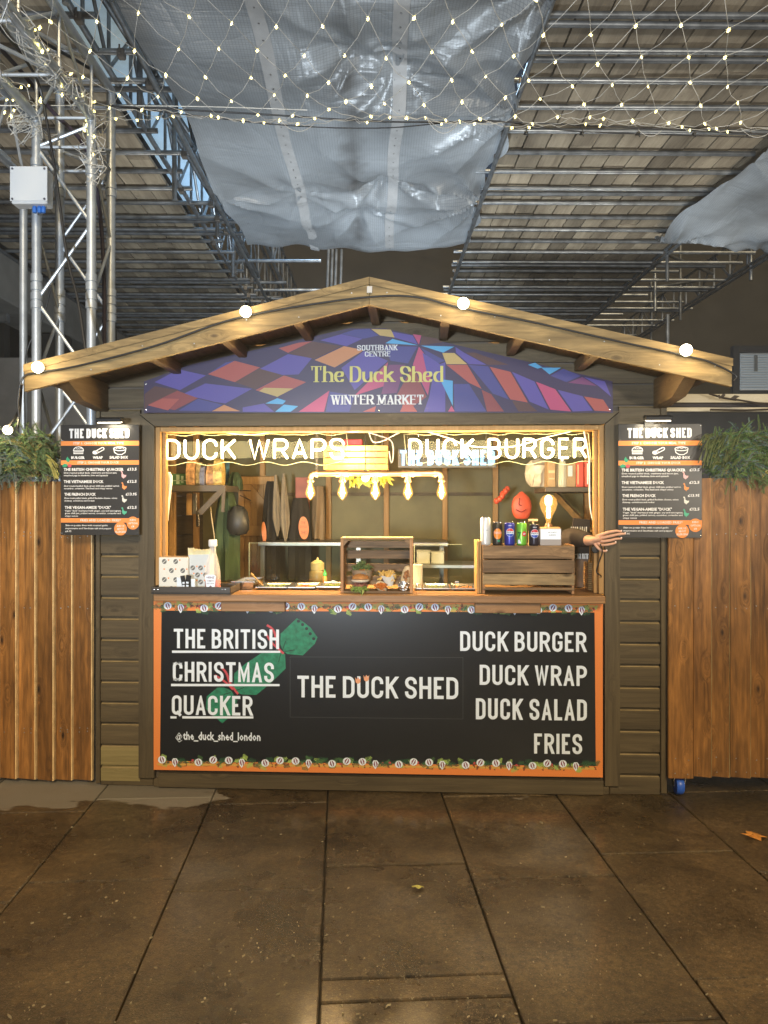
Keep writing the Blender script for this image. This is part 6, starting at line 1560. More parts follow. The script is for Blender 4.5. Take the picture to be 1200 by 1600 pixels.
# ------------------------------------------------------------------ lit name sign at the back right
YN = .60
r = thing('lit_name_sign', 'blue white lit letters reading THE DUCK SHED behind the right neon sign', 'sign', P3(698, 728, YN))
m = MB(); T2(letters, m, 'THE DUCK SHED', 625, 773, 703, 727, YN, sw=.20, gap=.11, space=.32); fr_v = [v.copy() for v in m.v]
ff = list(m.f); m2 = MB(); n0 = len(fr_v); m2.add(fr_v + [v + Vector((0, .012, 0)) for v in fr_v], ff + [tuple(reversed([i + n0 for i in f])) for f in ff] + [(f[i], f[i] + n0, f[(i + 1) % len(f)] + n0, f[(i + 1) % len(f)]) for f in ff for i in range(len(f))])
build(m2, 'lit_lettering', mat('cool_letter_glow', (.03, .05, .06), .4, emit=(.30, .70, 1.0), es=1.3), r)
m = MB(); A = W(622, 731, YN); B = W(776, 700, YN); m.box(A.x, B.x, YN + .014, YN + .024, A.z, B.z, .002); build(m, 'sign_backing', mat('lit_sign_backing', (.03, .03, .03), .5), r)
m = MB()
for xx in (A.x + .06, B.x - .06): m.tube([(xx, YN + .019, B.z - .002), (xx, YN + .019, roof_under(xx) - .02)], .0025, 6)
build(m, 'hanging_wire', steel, r)
# red shapes on the back wall
m = MB(); rg = random.Random(8)
for k in range(7):
    q = W(777 + k * 2.7, 782 - k * 3.0, 1.25); m.lathe([(max(.0001, .020 * math.sin(math.pi * i / 7)), -.022 * math.cos(math.pi * i / 7)) for i in range(8)], (q.x + rg.uniform(-.008, .008), 1.25 + rg.uniform(-.01, .01), q.z + rg.uniform(-.005, .005)), 12)
build(m, 'red_ornament', mat('coral_red', (.62, .10, .05), .45), None, label='knobbly coral red ornament on the dark wall right of the bulbs', cat='ornament', smooth=True)
m = MB(); q = W(815, 792, 1.2); pr2 = [(.0001, -.085)] + [(.068 * math.sin(a) ** .8, -.09 * math.cos(a)) for a in (.5, .8, 1.2, 1.6, 2.0, 2.4, 2.8)] + [(.012, .10), (.0001, .105)]; m.lathe(pr2, tuple(q), 20, sy=.3)
o = build(m, 'red_oval_plate', mat('coral_red', (.62, .10, .05), .45), None, label='coral red oval plaque with dark smile line above the green can', cat='plaque', smooth=True)
m = MB(); m.tube(smooth_path([W(806, 796, 1.168), W(814, 800, 1.165), W(822, 796, 1.168)], 4), .003, 5); m.tube(smooth_path([W(812, 778, 1.168), W(811, 788, 1.165), W(815, 790, 1.165)], 4), .003, 5); k_ = build(m, 'plaque_line', mat('dark_red_line', (.2, .02, .02), .5)); k_.parent = o; k_.location = k_.location - o.location
# right shelf with goods
YQ = .9
A = W(838, 765, YQ); sh2 = thing('wall_shelf', 'dark shelf sloping in view at the upper right of the kitchen', 'shelf', tuple(A))
zs = Z(763, 880, YQ)
m = MB(); m.box(W(838, 765, YQ).x, XR - .045, YQ - .35, YQ + .1, zs - .03, zs, .003); build(m, 'shelf_board', mat('dark_shelf', (.08, .065, .05), .5), sh2)
m = MB(); m.beam(P3(868, 772, .85), P3(925, 832, .5), .02, .04); build(m, 'shelf_brace', wood_soffit, sh2)
bag = mat('clear_plastic_bag', (.50, .45, .38), .2, alpha=.75, bump=.8, nscale=30)
rg = random.Random(17); q = W(842, 742, YQ - .1); m = MB(); n = 16; prof = [(.0001, -.088), (.05, -.085), (.072, -.05), (.085, 0), (.08, .05), (.05, .078), (.0001, .09)]
m.lathe(prof, (q.x, YQ - .1, zs + .09), n, sy=.7); m.v = [v + Vector((rg.uniform(-.012, .012), rg.uniform(-.012, .012), rg.uniform(-.009, .009) if v.z > zs + .02 else .003)) for v in m.v]
build(m, 'plastic_bag', bag, None, label='crumpled clear plastic bag at the left end of the right shelf', cat='bag')
card = mat('brown_card', (.30, .20, .11), .6, noise=.15, nscale=20)
lb_ = ([(.1, .9, .55, .65), (.15, .85, .3, .36)], mat('tan_ink', (.48, .36, .22), .5))
box_item('brown_box', 'brown carton next to the plastic bag on the right shelf', 856, 868, 721, YQ - .28, .14, card, zs + .001, 'box', lb_, group='boxes on the right shelf')
box_item('brown_box', 'dark brown carton beside the glass jar on the right shelf', 869, 874, 724, YQ - .30, .14, dark_in, zs + .001, 'box', None, group='boxes on the right shelf')
q = W(879, 742, YQ - .3); r = thing('glass_jar', 'tall clear jar with pale label on the right shelf', 'jar', (q.x, YQ - .3, zs + .001))
m = MB(); m.lathe([(.026, 0), (.028, .01), (.028, .13), (.02, .145), (.02, .155)], (q.x, YQ - .3, zs + .001), 18); build(m, 'jar_glass', cl, r, smooth=True)
m = MB(); m.lathe([(.022, .155), (.022, .175), (.0001, .175)], (q.x, YQ - .3, zs + .001), 16); build(m, 'jar_lid', steel_d, r)
box_item('brown_box', 'tan and blue carton in the middle of the right shelf', 886, 900, 724, YQ - .32, .14, card, zs + .001, 'box', ([(.1, .6, .45, .9)], mat('pale_blue_ink', (.40, .48, .55), .5)), group='boxes on the right shelf')
box_item('red_box', 'red carton at the right of the right shelf', 901, 912, 722, YQ - .33, .14, mat('red_card', (.50, .07, .05), .5), zs + .001, 'box', ([(.1, .3, .1, .9)], mat('tan_ink', (.48, .36, .22), .5)), group='boxes on the right shelf')
box_item('red_box', 'narrow red carton against the right jamb on the shelf', 914, 920, 720, YQ - .34, .14, mat('red_card', (.50, .07, .05), .5), zs + .001, 'box', ([(.5, .8, .1, .9)], white_p), group='boxes on the right shelf')
# ribbed carton stack at the lower right
r = thing('cup_stack', 'ribbed tan stack of cardboard trays beside the right jamb', 'tray stack', P3(928, 925, .18))
a, b = W(919, 900, .18).x, W(937, 900, .18).x; z_ = ZC + .001; zt4 = W(928, 879, .18).z; n = 14; st = (zt4 - z_) / n
for k in range(n):
    m = MB(); m.box(a, b, .18, .30, z_ + k * st, z_ + (k + .72) * st, .001); build(m, 'cardboard_tray', wood_frame, r)
m = MB(); A = W(899, 922, .33); B = W(919, 874, .33); 
vs = []; n = 10
for j in range(n + 1):
    t = j / n
    for (xx, yy) in ((A.x, .33), (B.x, .32), (B.x, .45), (A.x, .45)): vs.append((xx + .006 * math.sin(t * 9 + yy * 30), yy + .008 * math.sin(t * 7 + xx * 20), ZC + .001 + (B.z - ZC) * t))
m.add(vs, [(j * 4 + i, j * 4 + (i + 1) % 4, j * 4 + 4 + (i + 1) % 4, j * 4 + 4 + i) for j in range(n) for i in range(4)] + [(0, 1, 2, 3), (4 * n, 4 * n + 1, 4 * n + 2, 4 * n + 3)])
build(m, 'cloth_bundle', mat('taupe_cloth', (.16, .12, .09), .8, noise=.3, nscale=14), None, label='taupe cloth bundle behind the drinks crate right end', cat='cloth', smooth=True)

# ================================================================== PERSON: bending behind the drinks crate, one arm out to the menu
def skin_mesh(joints, edges, root, sub=2, scale=1.0):
    me = bpy.data.meshes.new('s'); me.from_pydata([j[0] for j in joints], edges, [])
    ob = bpy.data.objects.new('s', me); COL.objects.link(ob)
    md = ob.modifiers.new('skin', 'SKIN'); md.use_smooth_shade = True
    sd = ob.modifiers.new('sub', 'SUBSURF'); sd.levels = sub; sd.render_levels = sub
    if not me.skin_vertices: me.attributes.new('x', 'FLOAT', 'POINT')
    for i, j in enumerate(joints):
        sv = me.skin_vertices[0].data[i]; rr_ = j[1] if isinstance(j[1], (tuple, list)) else (j[1], j[1]); sv.radius = (rr_[0] * scale, rr_[1] * scale); sv.use_root = (i == root)
    dg = bpy.context.evaluated_depsgraph_get(); nm = bpy.data.meshes.new_from_object(ob.evaluated_get(dg))
    bpy.data.objects.remove(ob); bpy.data.meshes.remove(me)
    m = MB(); m.add([v.co.copy() for v in nm.vertices], [tuple(p.vertices) for p in nm.polygons]); bpy.data.meshes.remove(nm); return m
skinm = mat('skin', (.62, .34, .22), .5, noise=.06, nscale=30)
sleeve = mat('dark_brown_sweatshirt', (.030, .022, .018), .8, noise=.2, nscale=20)
trous = mat('black_trousers', (.02, .02, .022), .8)
wr = Vector(W(921, 845, -.035)); el = Vector(W(893, 838, .17)); shd = Vector(W(868, 858, .42))
hip = Vector((W(820, 900, .75).x, .80, .86)); che = Vector((W(850, 880, .52).x, .56, 1.16)); nek = Vector((W(836, 880, .40).x, .42, 1.23)); hed = Vector((W(830, 895, .36).x, .37, 1.16))
person = thing('person', 'person in dark printed sweatshirt bending behind the drinks crate, reaching to the menu board', 'person', (hip.x, hip.y, .03))
J = [(tuple(hip), (.15, .12)), (tuple(hip.lerp(che, .5)), (.135, .11)), (tuple(che), (.155, .115)), (tuple(nek), .06), (tuple(nek.lerp(hed, .5)), .058), (tuple(hed), .085), (tuple(hed + Vector((.0, -.03, -.07))), .065),
     (tuple(shd), .066), (tuple(el), .046), (tuple(wr), .029), (tuple(wr + (Vector(W(936, 844, -.07)) - wr) * .9), (.040, .020)),
     (tuple(che + Vector((-.17, .0, .0))), .066), ((che.x - .22, .45, .98), .046), ((che.x - .12, .32, .93), .032),
     ((hip.x + .10, hip.y + .0, .80), .088), ((hip.x + .12, .70, .45), .062), ((hip.x + .12, .80, .09), .042), ((hip.x + .12, .66, .06), .038),
     ((hip.x - .10, hip.y, .80), .088), ((hip.x - .12, .70, .45), .062), ((hip.x - .12, .80, .09), .042), ((hip.x - .12, .66, .06), .038)]
E = [(0, 1), (1, 2), (2, 3), (3, 4), (4, 5), (5, 6), (2, 7), (7, 8), (8, 9), (9, 10), (2, 11), (11, 12), (12, 13), (0, 14), (14, 15), (15, 16), (16, 17), (0, 18), (18, 19), (19, 20), (20, 21)]
m = skin_mesh(J, E, 0)
# the hand: fingers grown from the palm, pointing right, slightly curled round the post
palm0 = wr + (Vector(W(934, 843, -.07)) - wr); 
fing = [([(940, 835), (951, 831.5), (962, 829.5), (972, 830.5)], .0088), ([(942, 840), (954, 837.5), (967, 834.5), (978, 834)], .0090), ([(941, 846), (953, 844.5), (963, 842), (972, 841.5)], .0086), ([(938, 851.5), (947, 851.5), (956, 850), (963, 848)], .0076), ([(929, 850), (935, 857), (941, 861), (949, 861)], .0090)]
nails = MB()
for k, (pp, rr_) in enumerate(fing):
    ypl = (-.068, -.082, -.090, -.086) if k < 4 else (-.062, -.074, -.078, -.076)
    jo = [(tuple(Vector(W(930, 843 + (k - 2) * 1.5, -.055))), .014)] + [(tuple(W(a, b, y)), rr_ * (1 - .10 * i)) for i, ((a, b), y) in enumerate(zip(pp, ypl))]
    f = skin_mesh(jo, [(i, i + 1) for i in range(4)], 0, sub=2)
    m.add(f.v, f.f)
    tip = Vector(W(pp[-1][0] - 1.0, pp[-1][1] - 1.2, ypl[-1] - rr_ * .62)); nails.lathe([(.0001, -.0015), (.0042, -.0008), (.0046, .001)], tip, 10, 'Y')
pm = skin_mesh([(tuple(wr), .026), (tuple(Vector(W(930, 843, -.062))), (.034, .017)), (tuple(Vector(W(941, 842, -.072))), (.035, .015))], [(0, 1), (1, 2)], 0); m.add(pm.v, pm.f)
# face on the bowed head
body = build(m, 'body', skinm, person, smooth=True)
build(nails, 'fingernails', mat('nail', (.80, .58, .50), .3), person, smooth=True)
m = MB(); m.lathe([(max(.0001, .104 * math.sin(math.pi * i / 12)), .112 * math.cos(math.pi * i / 12)) for i in range(13)][::-1], tuple(hed + Vector((0, .03, .02))), 20, sy=.95); build(m, 'hair', mat('brown_hair', (.05, .03, .018), .6, bump=.6, nscale=90), person, smooth=True)
m = MB()
for s in (-1, 1): m.lathe([(.0001, -.012), (.008, -.006), (.008, .006), (.0001, .012)], tuple(hed + Vector((s * .032, -.085, -.045))), 8)
m.lathe([(.0001, -.018), (.011, -.01), (.009, .01), (.0001, .02)], tuple(hed + Vector((0, -.095, -.075))), 8); build(m, 'face_features', mat('face_dark', (.35, .16, .11), .5), person, smooth=True)
Jc = [J[0], J[1], J[2], (tuple(nek.lerp(che, .3)), .075), J[7], J[8], (tuple(wr.lerp(el, .02)), .034), J[11], J[12], J[13]]
Jc = [(p_, (r_[0] * 1.09 + .006, r_[1] * 1.09 + .006) if isinstance(r_, tuple) else r_ * 1.09 + .005) for p_, r_ in Jc]
m = skin_mesh(Jc, [(0, 1), (1, 2), (2, 3), (2, 4), (4, 5), (5, 6), (2, 7), (7, 8), (8, 9)], 0); build(m, 'sweatshirt', sleeve, person, smooth=True)
Jt = [(J[0][0], (.162, .132)), J[14], J[15], J[16], J[18], J[19], J[20]]
Jt = [(p_, r_ if isinstance(r_, tuple) else r_ * 1.12 + .006) for p_, r_ in Jt]
m = skin_mesh(Jt, [(0, 1), (1, 2), (2, 3), (0, 4), (4, 5), (5, 6)], 0); build(m, 'trousers', trous, person, smooth=True)
r = thing('hanging_sweatshirt', 'dark garment printed with white menu words hanging by the right jamb', 'garment', P3(908, 820, .36))
m = MB(); A = W(893, 874, .36); B = W(921, 812, .36); m.prism([(A.x, A.z), (B.x, A.z), (B.x + .004, B.z), (A.x + .01, B.z + .01)], .36, .39); build(m, 'cloth_panel', sleeve, r)
m = MB(); T2(letters, m, 'DUCK WRAP', 892, 917, 823, 832, .358, sw=.2, gap=.16, space=.3); T2(letters, m, 'SALAD', 903, 917.5, 865, 878, .358, sw=.2, gap=.16); build(m, 'garment_lettering', white_p, r)
m = MB(); m.tube(smooth_path([W(938, 850, -.085), W(941, 862, -.10), W(936, 878, -.105), (W(932, 892, -.10)), W(935, 897, -.10), W(939, 900, -.03), W(940, 905, .05)], 6), .0032, 7); build(m, 'card_reader_cable', black, None, label='thin black cable looping down from the reaching hand', cat='cable', smooth=True)
m = MB(); q = W(930, 858, -.052); m.lathe([(.0001, -.014), (.018, -.013), (.022, -.006), (.022, .006), (.0001, .010)], tuple(q), 18, 'Y'); build(m, 'wrist_watch', black, person, smooth=True)

# ================================================================== SCAFFOLD ROOF OVERHEAD
SRZ = YAW + rad(.7); SINV_O = (CAM.x, CAM.y, 0)
scaf = thing('scaffold_roof', 'huge scaffold roof of tubes and boards spanning over the market', 'scaffold', SINV_O, SRZ)
def SX(px, depth): return (px - 585) / F_PX * depth
ZD = 5.0; sr = random.Random(77)
def deck(x0, x1, y0, y1, bw=.228, missing=()):
    nrow = int(round((x1 - x0) / bw))
    for i in range(nrow):
        a = x0 + i * bw; y = y0 - sr.uniform(0, 1.5)
        while y < y1:
            L = sr.choice((1.26, 2.1, 2.94, 3.78, 3.78)); L *= 1
            e = min(y + L, y1 + sr.uniform(-.2, .2))
            if e - y < .3: break
            dz = sr.uniform(0, .014)
            m = MB(); m.box(a + .005, a + bw - sr.uniform(.005, .012), y + .004, e - .004, ZD + dz, ZD + dz + .038)
            build(m, 'scaffold_board', wood_plank, scaf, local=True); y = e
deck(1.22, 3.95, 3.2, 15.8)
deck(-5.0, -2.26, 3.2, 16.2)
m = MB(); m.box(-6, -2.28, 2.5, 17, ZD + .10, ZD + .13); m.box(1.3, 4.1, 2.5, 17, ZD + .10, ZD + .13); build(m, 'deck_backing', mat('dark_sheeting', (.02, .02, .02), .8), scaf, local=True)
def stube(x0, x1, y, z, mt=None, r=.0242, rz=0.0):
    m = MB(); c = (x0 + x1) / 2; h = (x1 - x0) / 2
    m.tube([(x0, y - rz * h, z), (x1, y + rz * h, z)], r, 10); return build(m, 'scaffold_tube', mt or (galv if sr.random() < .7 else galv_d), scaf, local=True, smooth=True)
def coupler(x, y, z):
    m = MB(); m.box(x - .028, x + .028, y - .034, y + .034, z - .034, z + .034, .008); m.tube([(x, y - .05, z - .02), (x, y - .05, z + .045)], .007, 6); build(m, 'scaffold_coupler', clampm, scaf, local=True)
k = 0; y = 4.58; TR = []
while y < 15.9: TR.append(y); y += .42 + sr.uniform(-.02, .02)
for i, y in enumerate(TR):
    xr = 3.95 + sr.uniform(-.15, .1)
    if 5.4 < y < 7.6: xr = 3.75
    if y > 10.0: xr = 5.45 + sr.uniform(-.25, .25) if i % 3 != 1 else 4.5
    stube(1.05 + sr.uniform(-.08, .12), xr, y, ZD - .028, rz=sr.uniform(-.004, .004))
    if i in (2, 3, 9, 15, 18, 21): stube(1.1, xr - .2, y + .07, ZD - .035 - .02, galv_d, rz=sr.uniform(-.006, .006))
    xl = -1.82 + sr.uniform(-.3, .1)
    stube(-6.1, xl, y + .05, ZD - .028, rz=sr.uniform(-.004, .004))
    if i in (4, 11, 12, 17, 19, 22): stube(-6.0, xl + .4, y + .13, ZD - .05, galv_d)
    if sr.random() < .8: coupler(xl - .12, y + .05, ZD - .05)
    if sr.random() < .8: coupler(1.2, y, ZD - .05)
    if y > 7: coupler(3.98, y, ZD - .05)
for i in (6, 17):                                   # rows of hanging putlog clips
    for x in [1.4 + .52 * k for k in range(5)]:
        m = MB(); m.tube([(x, TR[i] - .03, ZD - .0), (x, TR[i] - .034, ZD - .075), (x + .012, TR[i] - .02, ZD - .085)], .006, 6); m.box(x - .018, x + .018, TR[i] - .03, TR[i] + .03, ZD - .052, ZD - .044); build(m, 'tube_clip', steel, scaf, local=True)
# edge tubes running away from us
def ltube(x, y0, y1, z, mt=None, x1=None):
    m = MB(); m.tube([(x, y0, z), (x if x1 is None else x1, y1, z)], .0242, 10); build(m, 'scaffold_tube', mt or galv, scaf, local=True, smooth=True)
ltube(-1.78, 5.2, 16, ZD - .085); ltube(1.20, 3, 16.2, ZD - .085); ltube(3.98, 6.5, 16, ZD - .085); ltube(5.42, 10, 17, ZD - .085); ltube(-5.0, 3, 17, ZD - .085, galv_d); ltube(4.4, 6.0, 9.8, ZD + .45, galv_d)
# lattice girders
def lattice(x, y0, y1, z0, z1, bay=.55, mt=None, r=.022):
    M_ = mt or galv
    for z in (z0, z1): ltube(x, y0, y1, z, M_)
    y = y0; k = 0
    while y < y1 - .1:
        m = MB(); y2 = min(y + bay, y1)
        m.tube([(x, y, z0), (x, y, z1)], .016, 8); m.tube([(x, y, z0 if k % 2 else z1), (x, y2, z1 if k % 2 else z0)], .016, 8); build(m, 'lattice_brace', M_, scaf, local=True, smooth=True); y = y2; k += 1
lattice(-2.12, 3.4, 15.6, ZD - .02, ZD + .55); lattice(-1.80, 4.2, 15, ZD + .05, ZD + .62, .7, galv_d); lattice(-1.5, 3.6, 15, ZD + .1, ZD + .65, .6, galv_d); lattice(3.98, 9.9, 16.5, ZD + .0, ZD + .5); lattice(5.42, 10, 17, ZD - .02, ZD + .48)
for k, (x, y) in enumerate(((-2.0, 5.0), (-1.95, 6.4), (-2.0, 7.7), (-1.9, 9.3), (-1.95, 10.6), (3.98, 10.4), (5.42, 11), (5.2, 13), (4.4, 12.0), (5.42, 15))):
    m = MB(); m.tube([(x, y, ZD - .25 - .1 * (k % 3)), (x, y, ZD + .95)], .0242, 10); build(m, 'scaffold_tube', galv_d if k % 2 else galv, scaf, local=True, smooth=True)
for (a, b) in (((-2.2, 5.2, 5.5), (-1.75, 7.2, 5.0)), ((-2.2, 7.5, 5.55), (-1.8, 9.5, 4.95)), ((-2.2, 10.9, 5.5), (-1.8, 13, 5.0)), ((4.0, 11.0, 5.2), (5.4, 12.2, 5.2)), ((4.1, 13.2, 5.15), (5.4, 12.5, 5.2)), ((-1.7, 12.6, 4.9), (.2, 13.3, 4.92))):
    m = MB(); m.tube([a, b], .0242, 10); build(m, 'scaffold_tube', galv_d, scaf, local=True, smooth=True)
# the far gap under the plastic sheet: posts, cross tubes
for (x0, x1, y, z) in ((-1.9, -.75, 10.75, 4.92), (-1.9, -.5, 12.2, 4.92), (.55, 1.3, 12.4, 4.92), (.9, 1.5, 14.0, 4.9), (-1.9, -.9, 14.2, 4.9), (-1.8, 1.3, 15.6, 4.75)): stube(x0, x1, y, z)
for x in (-.72, -.66, -.60, -.52):
    m = MB(); m.tube([(x, 11.6, 4.55), (x + .02, 11.7, 5.4)], .020, 8); build(m, 'scaffold_tube', galv, scaf, local=True, smooth=True)
m = MB(); m.tube([(-2.3, 14.5, 4.55), (-.7, 12.5, 4.9)], .0242, 8); m.tube([(-1.8, 13.5, 4.7), (-.6, 14, 4.55)], .0242, 8); build(m, 'scaffold_tube', galv_d, scaf, local=True)

# ------------------------------------------------------------------ plastic sheets
def plastic_mat():
    m = bpy.data.materials.new('reinforced_polythene'); m.use_nodes = True; nt = m.node_tree; N = nt.nodes; L = nt.links; b = N['Principled BSDF']
    tc = N.new('ShaderNodeTexCoord'); n = N.new('ShaderNodeTexNoise'); n.inputs['Scale'].default_value = .9; n.inputs['Detail'].default_value = 5; L.new(tc.outputs['Object'], n.inputs['Vector'])
    r = N.new('ShaderNodeValToRGB'); r.color_ramp.elements[0].position = .38; r.color_ramp.elements[0].color = (.24, .26, .28, 1); r.color_ramp.elements[1].position = .62; r.color_ramp.elements[1].color = (.42, .46, .50, 1)
    L.new(n.outputs[0], r.inputs[0])
    # scrim grid
    mp = N.new('ShaderNodeMapping'); mp.inputs['Scale'].default_value = (42, 42, 0); L.new(tc.outputs['Object'], mp.inputs['Vector'])
    br = N.new('ShaderNodeTexBrick'); br.offset = 0; br.inputs['Scale'].default_value = 1; br.inputs['Mortar Size'].default_value = .09; br.inputs['Brick Width'].default_value = 1; br.inputs['Row Height'].default_value = 1
    br.inputs['Color1'].default_value = (1, 1, 1, 1); br.inputs['Color2'].default_value = (1, 1, 1, 1); br.inputs['Mortar'].default_value = (.62, .62, .62, 1); L.new(mp.outputs[0], br.inputs['Vector'])
    mx = N.new('ShaderNodeMix'); mx.data_type = 'RGBA'; mx.blend_type = 'MULTIPLY'; mx.inputs[0].default_value = .8; L.new(r.outputs[0], mx.inputs[6]); L.new(br.outputs[0], mx.inputs[7])
    # dirt streak where water gathers
    sp = N.new('ShaderNodeSeparateXYZ'); L.new(tc.outputs['Object'], sp.inputs[0])
    n2 = N.new('ShaderNodeTexNoise'); n2.inputs['Scale'].default_value = 2.2; n2.inputs['Detail'].default_value = 7; L.new(tc.outputs['Object'], n2.inputs['Vector'])
    ax = N.new('ShaderNodeMath'); ax.operation = 'ADD'; ax.inputs[1].default_value = .20; L.new(sp.outputs[0], ax.inputs[0]); ab = N.new('ShaderNodeMath'); ab.operation = 'ABSOLUTE'; L.new(ax.outputs[0], ab.inputs[0])
    dm = N.new('ShaderNodeMapRange'); dm.inputs['From Min'].default_value = .48; dm.inputs['From Max'].default_value = 0.0; L.new(ab.outputs[0], dm.inputs['Value'])
    mu = N.new('ShaderNodeMath'); mu.operation = 'MULTIPLY'; L.new(dm.outputs[0], mu.inputs[0]); L.new(n2.outputs[0], mu.inputs[1])
    d2 = N.new('ShaderNodeMapRange'); d2.inputs['From Min'].default_value = .33; d2.inputs['From Max'].default_value = .62; d2.inputs['To Max'].default_value = .75; L.new(mu.outputs[0], d2.inputs['Value'])
    mx2 = N.new('ShaderNodeMix'); mx2.data_type = 'RGBA'; L.new(d2.outputs[0], mx2.inputs[0]); L.new(mx.outputs[2], mx2.inputs[6]); mx2.inputs[7].default_value = (.06, .055, .05, 1)
    L.new(mx2.outputs[2], b.inputs['Base Color']); b.inputs['Roughness'].default_value = .30
    # tight creases: ridges of a stretched, distorted noise
    def ridge(sc, rot, dist):
        mq = N.new('ShaderNodeMapping'); mq.inputs['Scale'].default_value = sc; mq.inputs['Rotation'].default_value = (0, 0, rot); L.new(tc.outputs['Object'], mq.inputs['Vector'])
        nq = N.new('ShaderNodeTexNoise'); nq.inputs['Scale'].default_value = 1; nq.inputs['Detail'].default_value = 3; nq.inputs['Distortion'].default_value = dist; L.new(mq.outputs[0], nq.inputs['Vector'])
        s_ = N.new('ShaderNodeMath'); s_.operation = 'SUBTRACT'; s_.inputs[1].default_value = .5; L.new(nq.outputs[0], s_.inputs[0]); a_ = N.new('ShaderNodeMath'); a_.operation = 'ABSOLUTE'; L.new(s_.outputs[0], a_.inputs[0])
        p_ = N.new('ShaderNodeMath'); p_.operation = 'POWER'; p_.inputs[1].default_value = .6; L.new(a_.outputs[0], p_.inputs[0]); return p_
    r1 = ridge((.55, 2.6, 1), .35, .7); r2 = ridge((2.2, .6, 1), .25, .6)
    sm = N.new('ShaderNodeMath'); sm.operation = 'ADD'; L.new(r1.outputs[0], sm.inputs[0]); L.new(r2.outputs[0], sm.inputs[1])
    s3 = N.new('ShaderNodeMath'); s3.operation = 'MULTIPLY_ADD'; s3.inputs[1].default_value = .06; L.new(br.outputs[0], s3.inputs[0]); L.new(sm.outputs[0], s3.inputs[2])
    bp = N.new('ShaderNodeBump'); bp.inputs['Strength'].default_value = .20; bp.inputs['Distance'].default_value = .10; L.new(s3.outputs[0], bp.inputs['Height']); L.new(bp.outputs[0], b.inputs['Normal'])
    return m
poly_m = plastic_mat()
def sheet(name, label, X0, X1, y0, y1, zf, nx=150, ny=210, seams=(), hem=True):
    r = thing(name, label, 'plastic sheet', SINV_O, SRZ, group='plastic sheets under the scaffold'); m = MB(); vs = []
    for j in range(ny + 1):
        y = y0 + (y1 - y0) * j / ny
        for i in range(nx + 1):
            s = i / nx; a, b = X0(y), X1(y); x = a + (b - a) * s; vs.append((x, y + .10 * math.sin(x * 2.3 + 1) * (j / ny) ** 6, zf(x, y, s)))
    m.add(vs, [(j * (nx + 1) + i, j * (nx + 1) + i + 1, (j + 1) * (nx + 1) + i + 1, (j + 1) * (nx + 1) + i) for j in range(ny) for i in range(nx)])
    build(m, 'sheet', poly_m, r, local=True, smooth=True, centre=False)
    for sx in seams:
        m = MB(); vs = []; w_ = .055
        for j in range(ny + 1):
            y = y0 + (y1 - y0) * j / ny; s = (sx - X0(y)) / (X1(y) - X0(y)); wob = .012 * math.sin(y * 3.1 + sx * 5)
            for dx in (-w_, w_): vs.append((sx + wob + dx, y, zf(sx + wob + dx, y, s) - .006))
        m.add(vs, [(2 * j, 2 * j + 1, 2 * j + 3, 2 * j + 2) for j in range(ny)]); build(m, 'seam_strip', mat('seam_tape', (.46, .47, .48), .4, noise=.12, nscale=8), r, local=True, smooth=True)
        m = MB(); y = y0
        while y < y1 - .1:
            s = (sx - X0(y)) / (X1(y) - X0(y)); z = zf(sx, y, s) - .009; m.lathe([(.0001, z), (.007, z), (.007, z + .004)], (sx + .012 * math.sin(y * 3.1 + sx * 5), y, 0), 8); y += .17
        build(m, 'eyelet', steel_d, r, local=True, kind='stuff')
    return r
pin = [(.10, 8.25, .22), (-.15, 9.1, .16), (.16, 6.0, .10), (-.1, 5.7, .10)]
def crease(x, y, px_, py_, amp, nf, ph):
    dx, dy = x - px_, (y - py_); d = math.hypot(dx, dy) + 1e-4; a = math.atan2(dy, dx)
    return amp * (abs(math.sin(a * nf + ph + .6 * math.sin(3 * a))) - .5) * min(1, d / .25) * math.exp(-(d / 1.15) ** 1.3)
def zmain(x, y, s):
    z = 4.90 - .16 * math.sin(math.pi * min(max(s, 0), 1)) * (.6 + .4 * math.sin(y * 1.1 + .6))
    for (a, b, h) in pin: z += h * math.exp(-(((x - a) ** 2 + (y - b) ** 2) / .10)) * .8 + crease(x, y, a, b, .075 * (h / .2), 3.5, a * 7)
    z += crease(x, y, 1.22, 6.6, .11, 4.5, 1.0) + crease(x, y, 1.2, 8.6, .13, 5, .2) + crease(x, y, 1.25, 4.9, .11, 4.5, 2.0) + crease(x, y, -1.7, 8.6, .06, 4, .3) + crease(x, y, -.8, 8.3, .05, 3, 1.3)
    z += .006 * math.sin(x * 9 + y * 2.2 + 2 * math.sin(y * .9)) + .004 * math.sin(x * 4 - y * 7 + 3 * math.sin(x * 2)) + .012 * math.sin(y * 4.2 + x * 1.3 + 1.5 * math.sin(x * 3)) * (s < .4)
    t = (y - 9.9) / .5
    if t > 0: z += .22 * t * t - .06 * t + .03 * math.sin(x * 11) * t
    return z
sheet('plastic_sheet', 'wide grey translucent plastic sheet hanging slack in the middle, two taped seams', lambda y: -1.70 + .05 * math.sin(y * 2.1), lambda y: 1.20 + .05 * math.sin(y * 2.7 + 1) + .04 * math.sin(y * 7), 2.6, 10.4, zmain, seams=(-.80, .19))
def zright(x, y, s):
    z = 4.88 - .14 * math.sin(math.pi * min(1, s * 1.2)) - .10 * math.exp(-((y - 9.4) / .5) ** 2)
    z += crease(x, y, 3.72, 9.6, .07, 6, .2) + crease(x, y, 3.66, 7.4, .06, 6, .9) + crease(x, y, 4.9, 9.9, .06, 5, .4) + .012 * math.sin((x - y * .7) * 9) + .012 * math.sin(x * 14 + y * 3)
    if y > 9.5: z += (y - 9.5) * .35
    return z
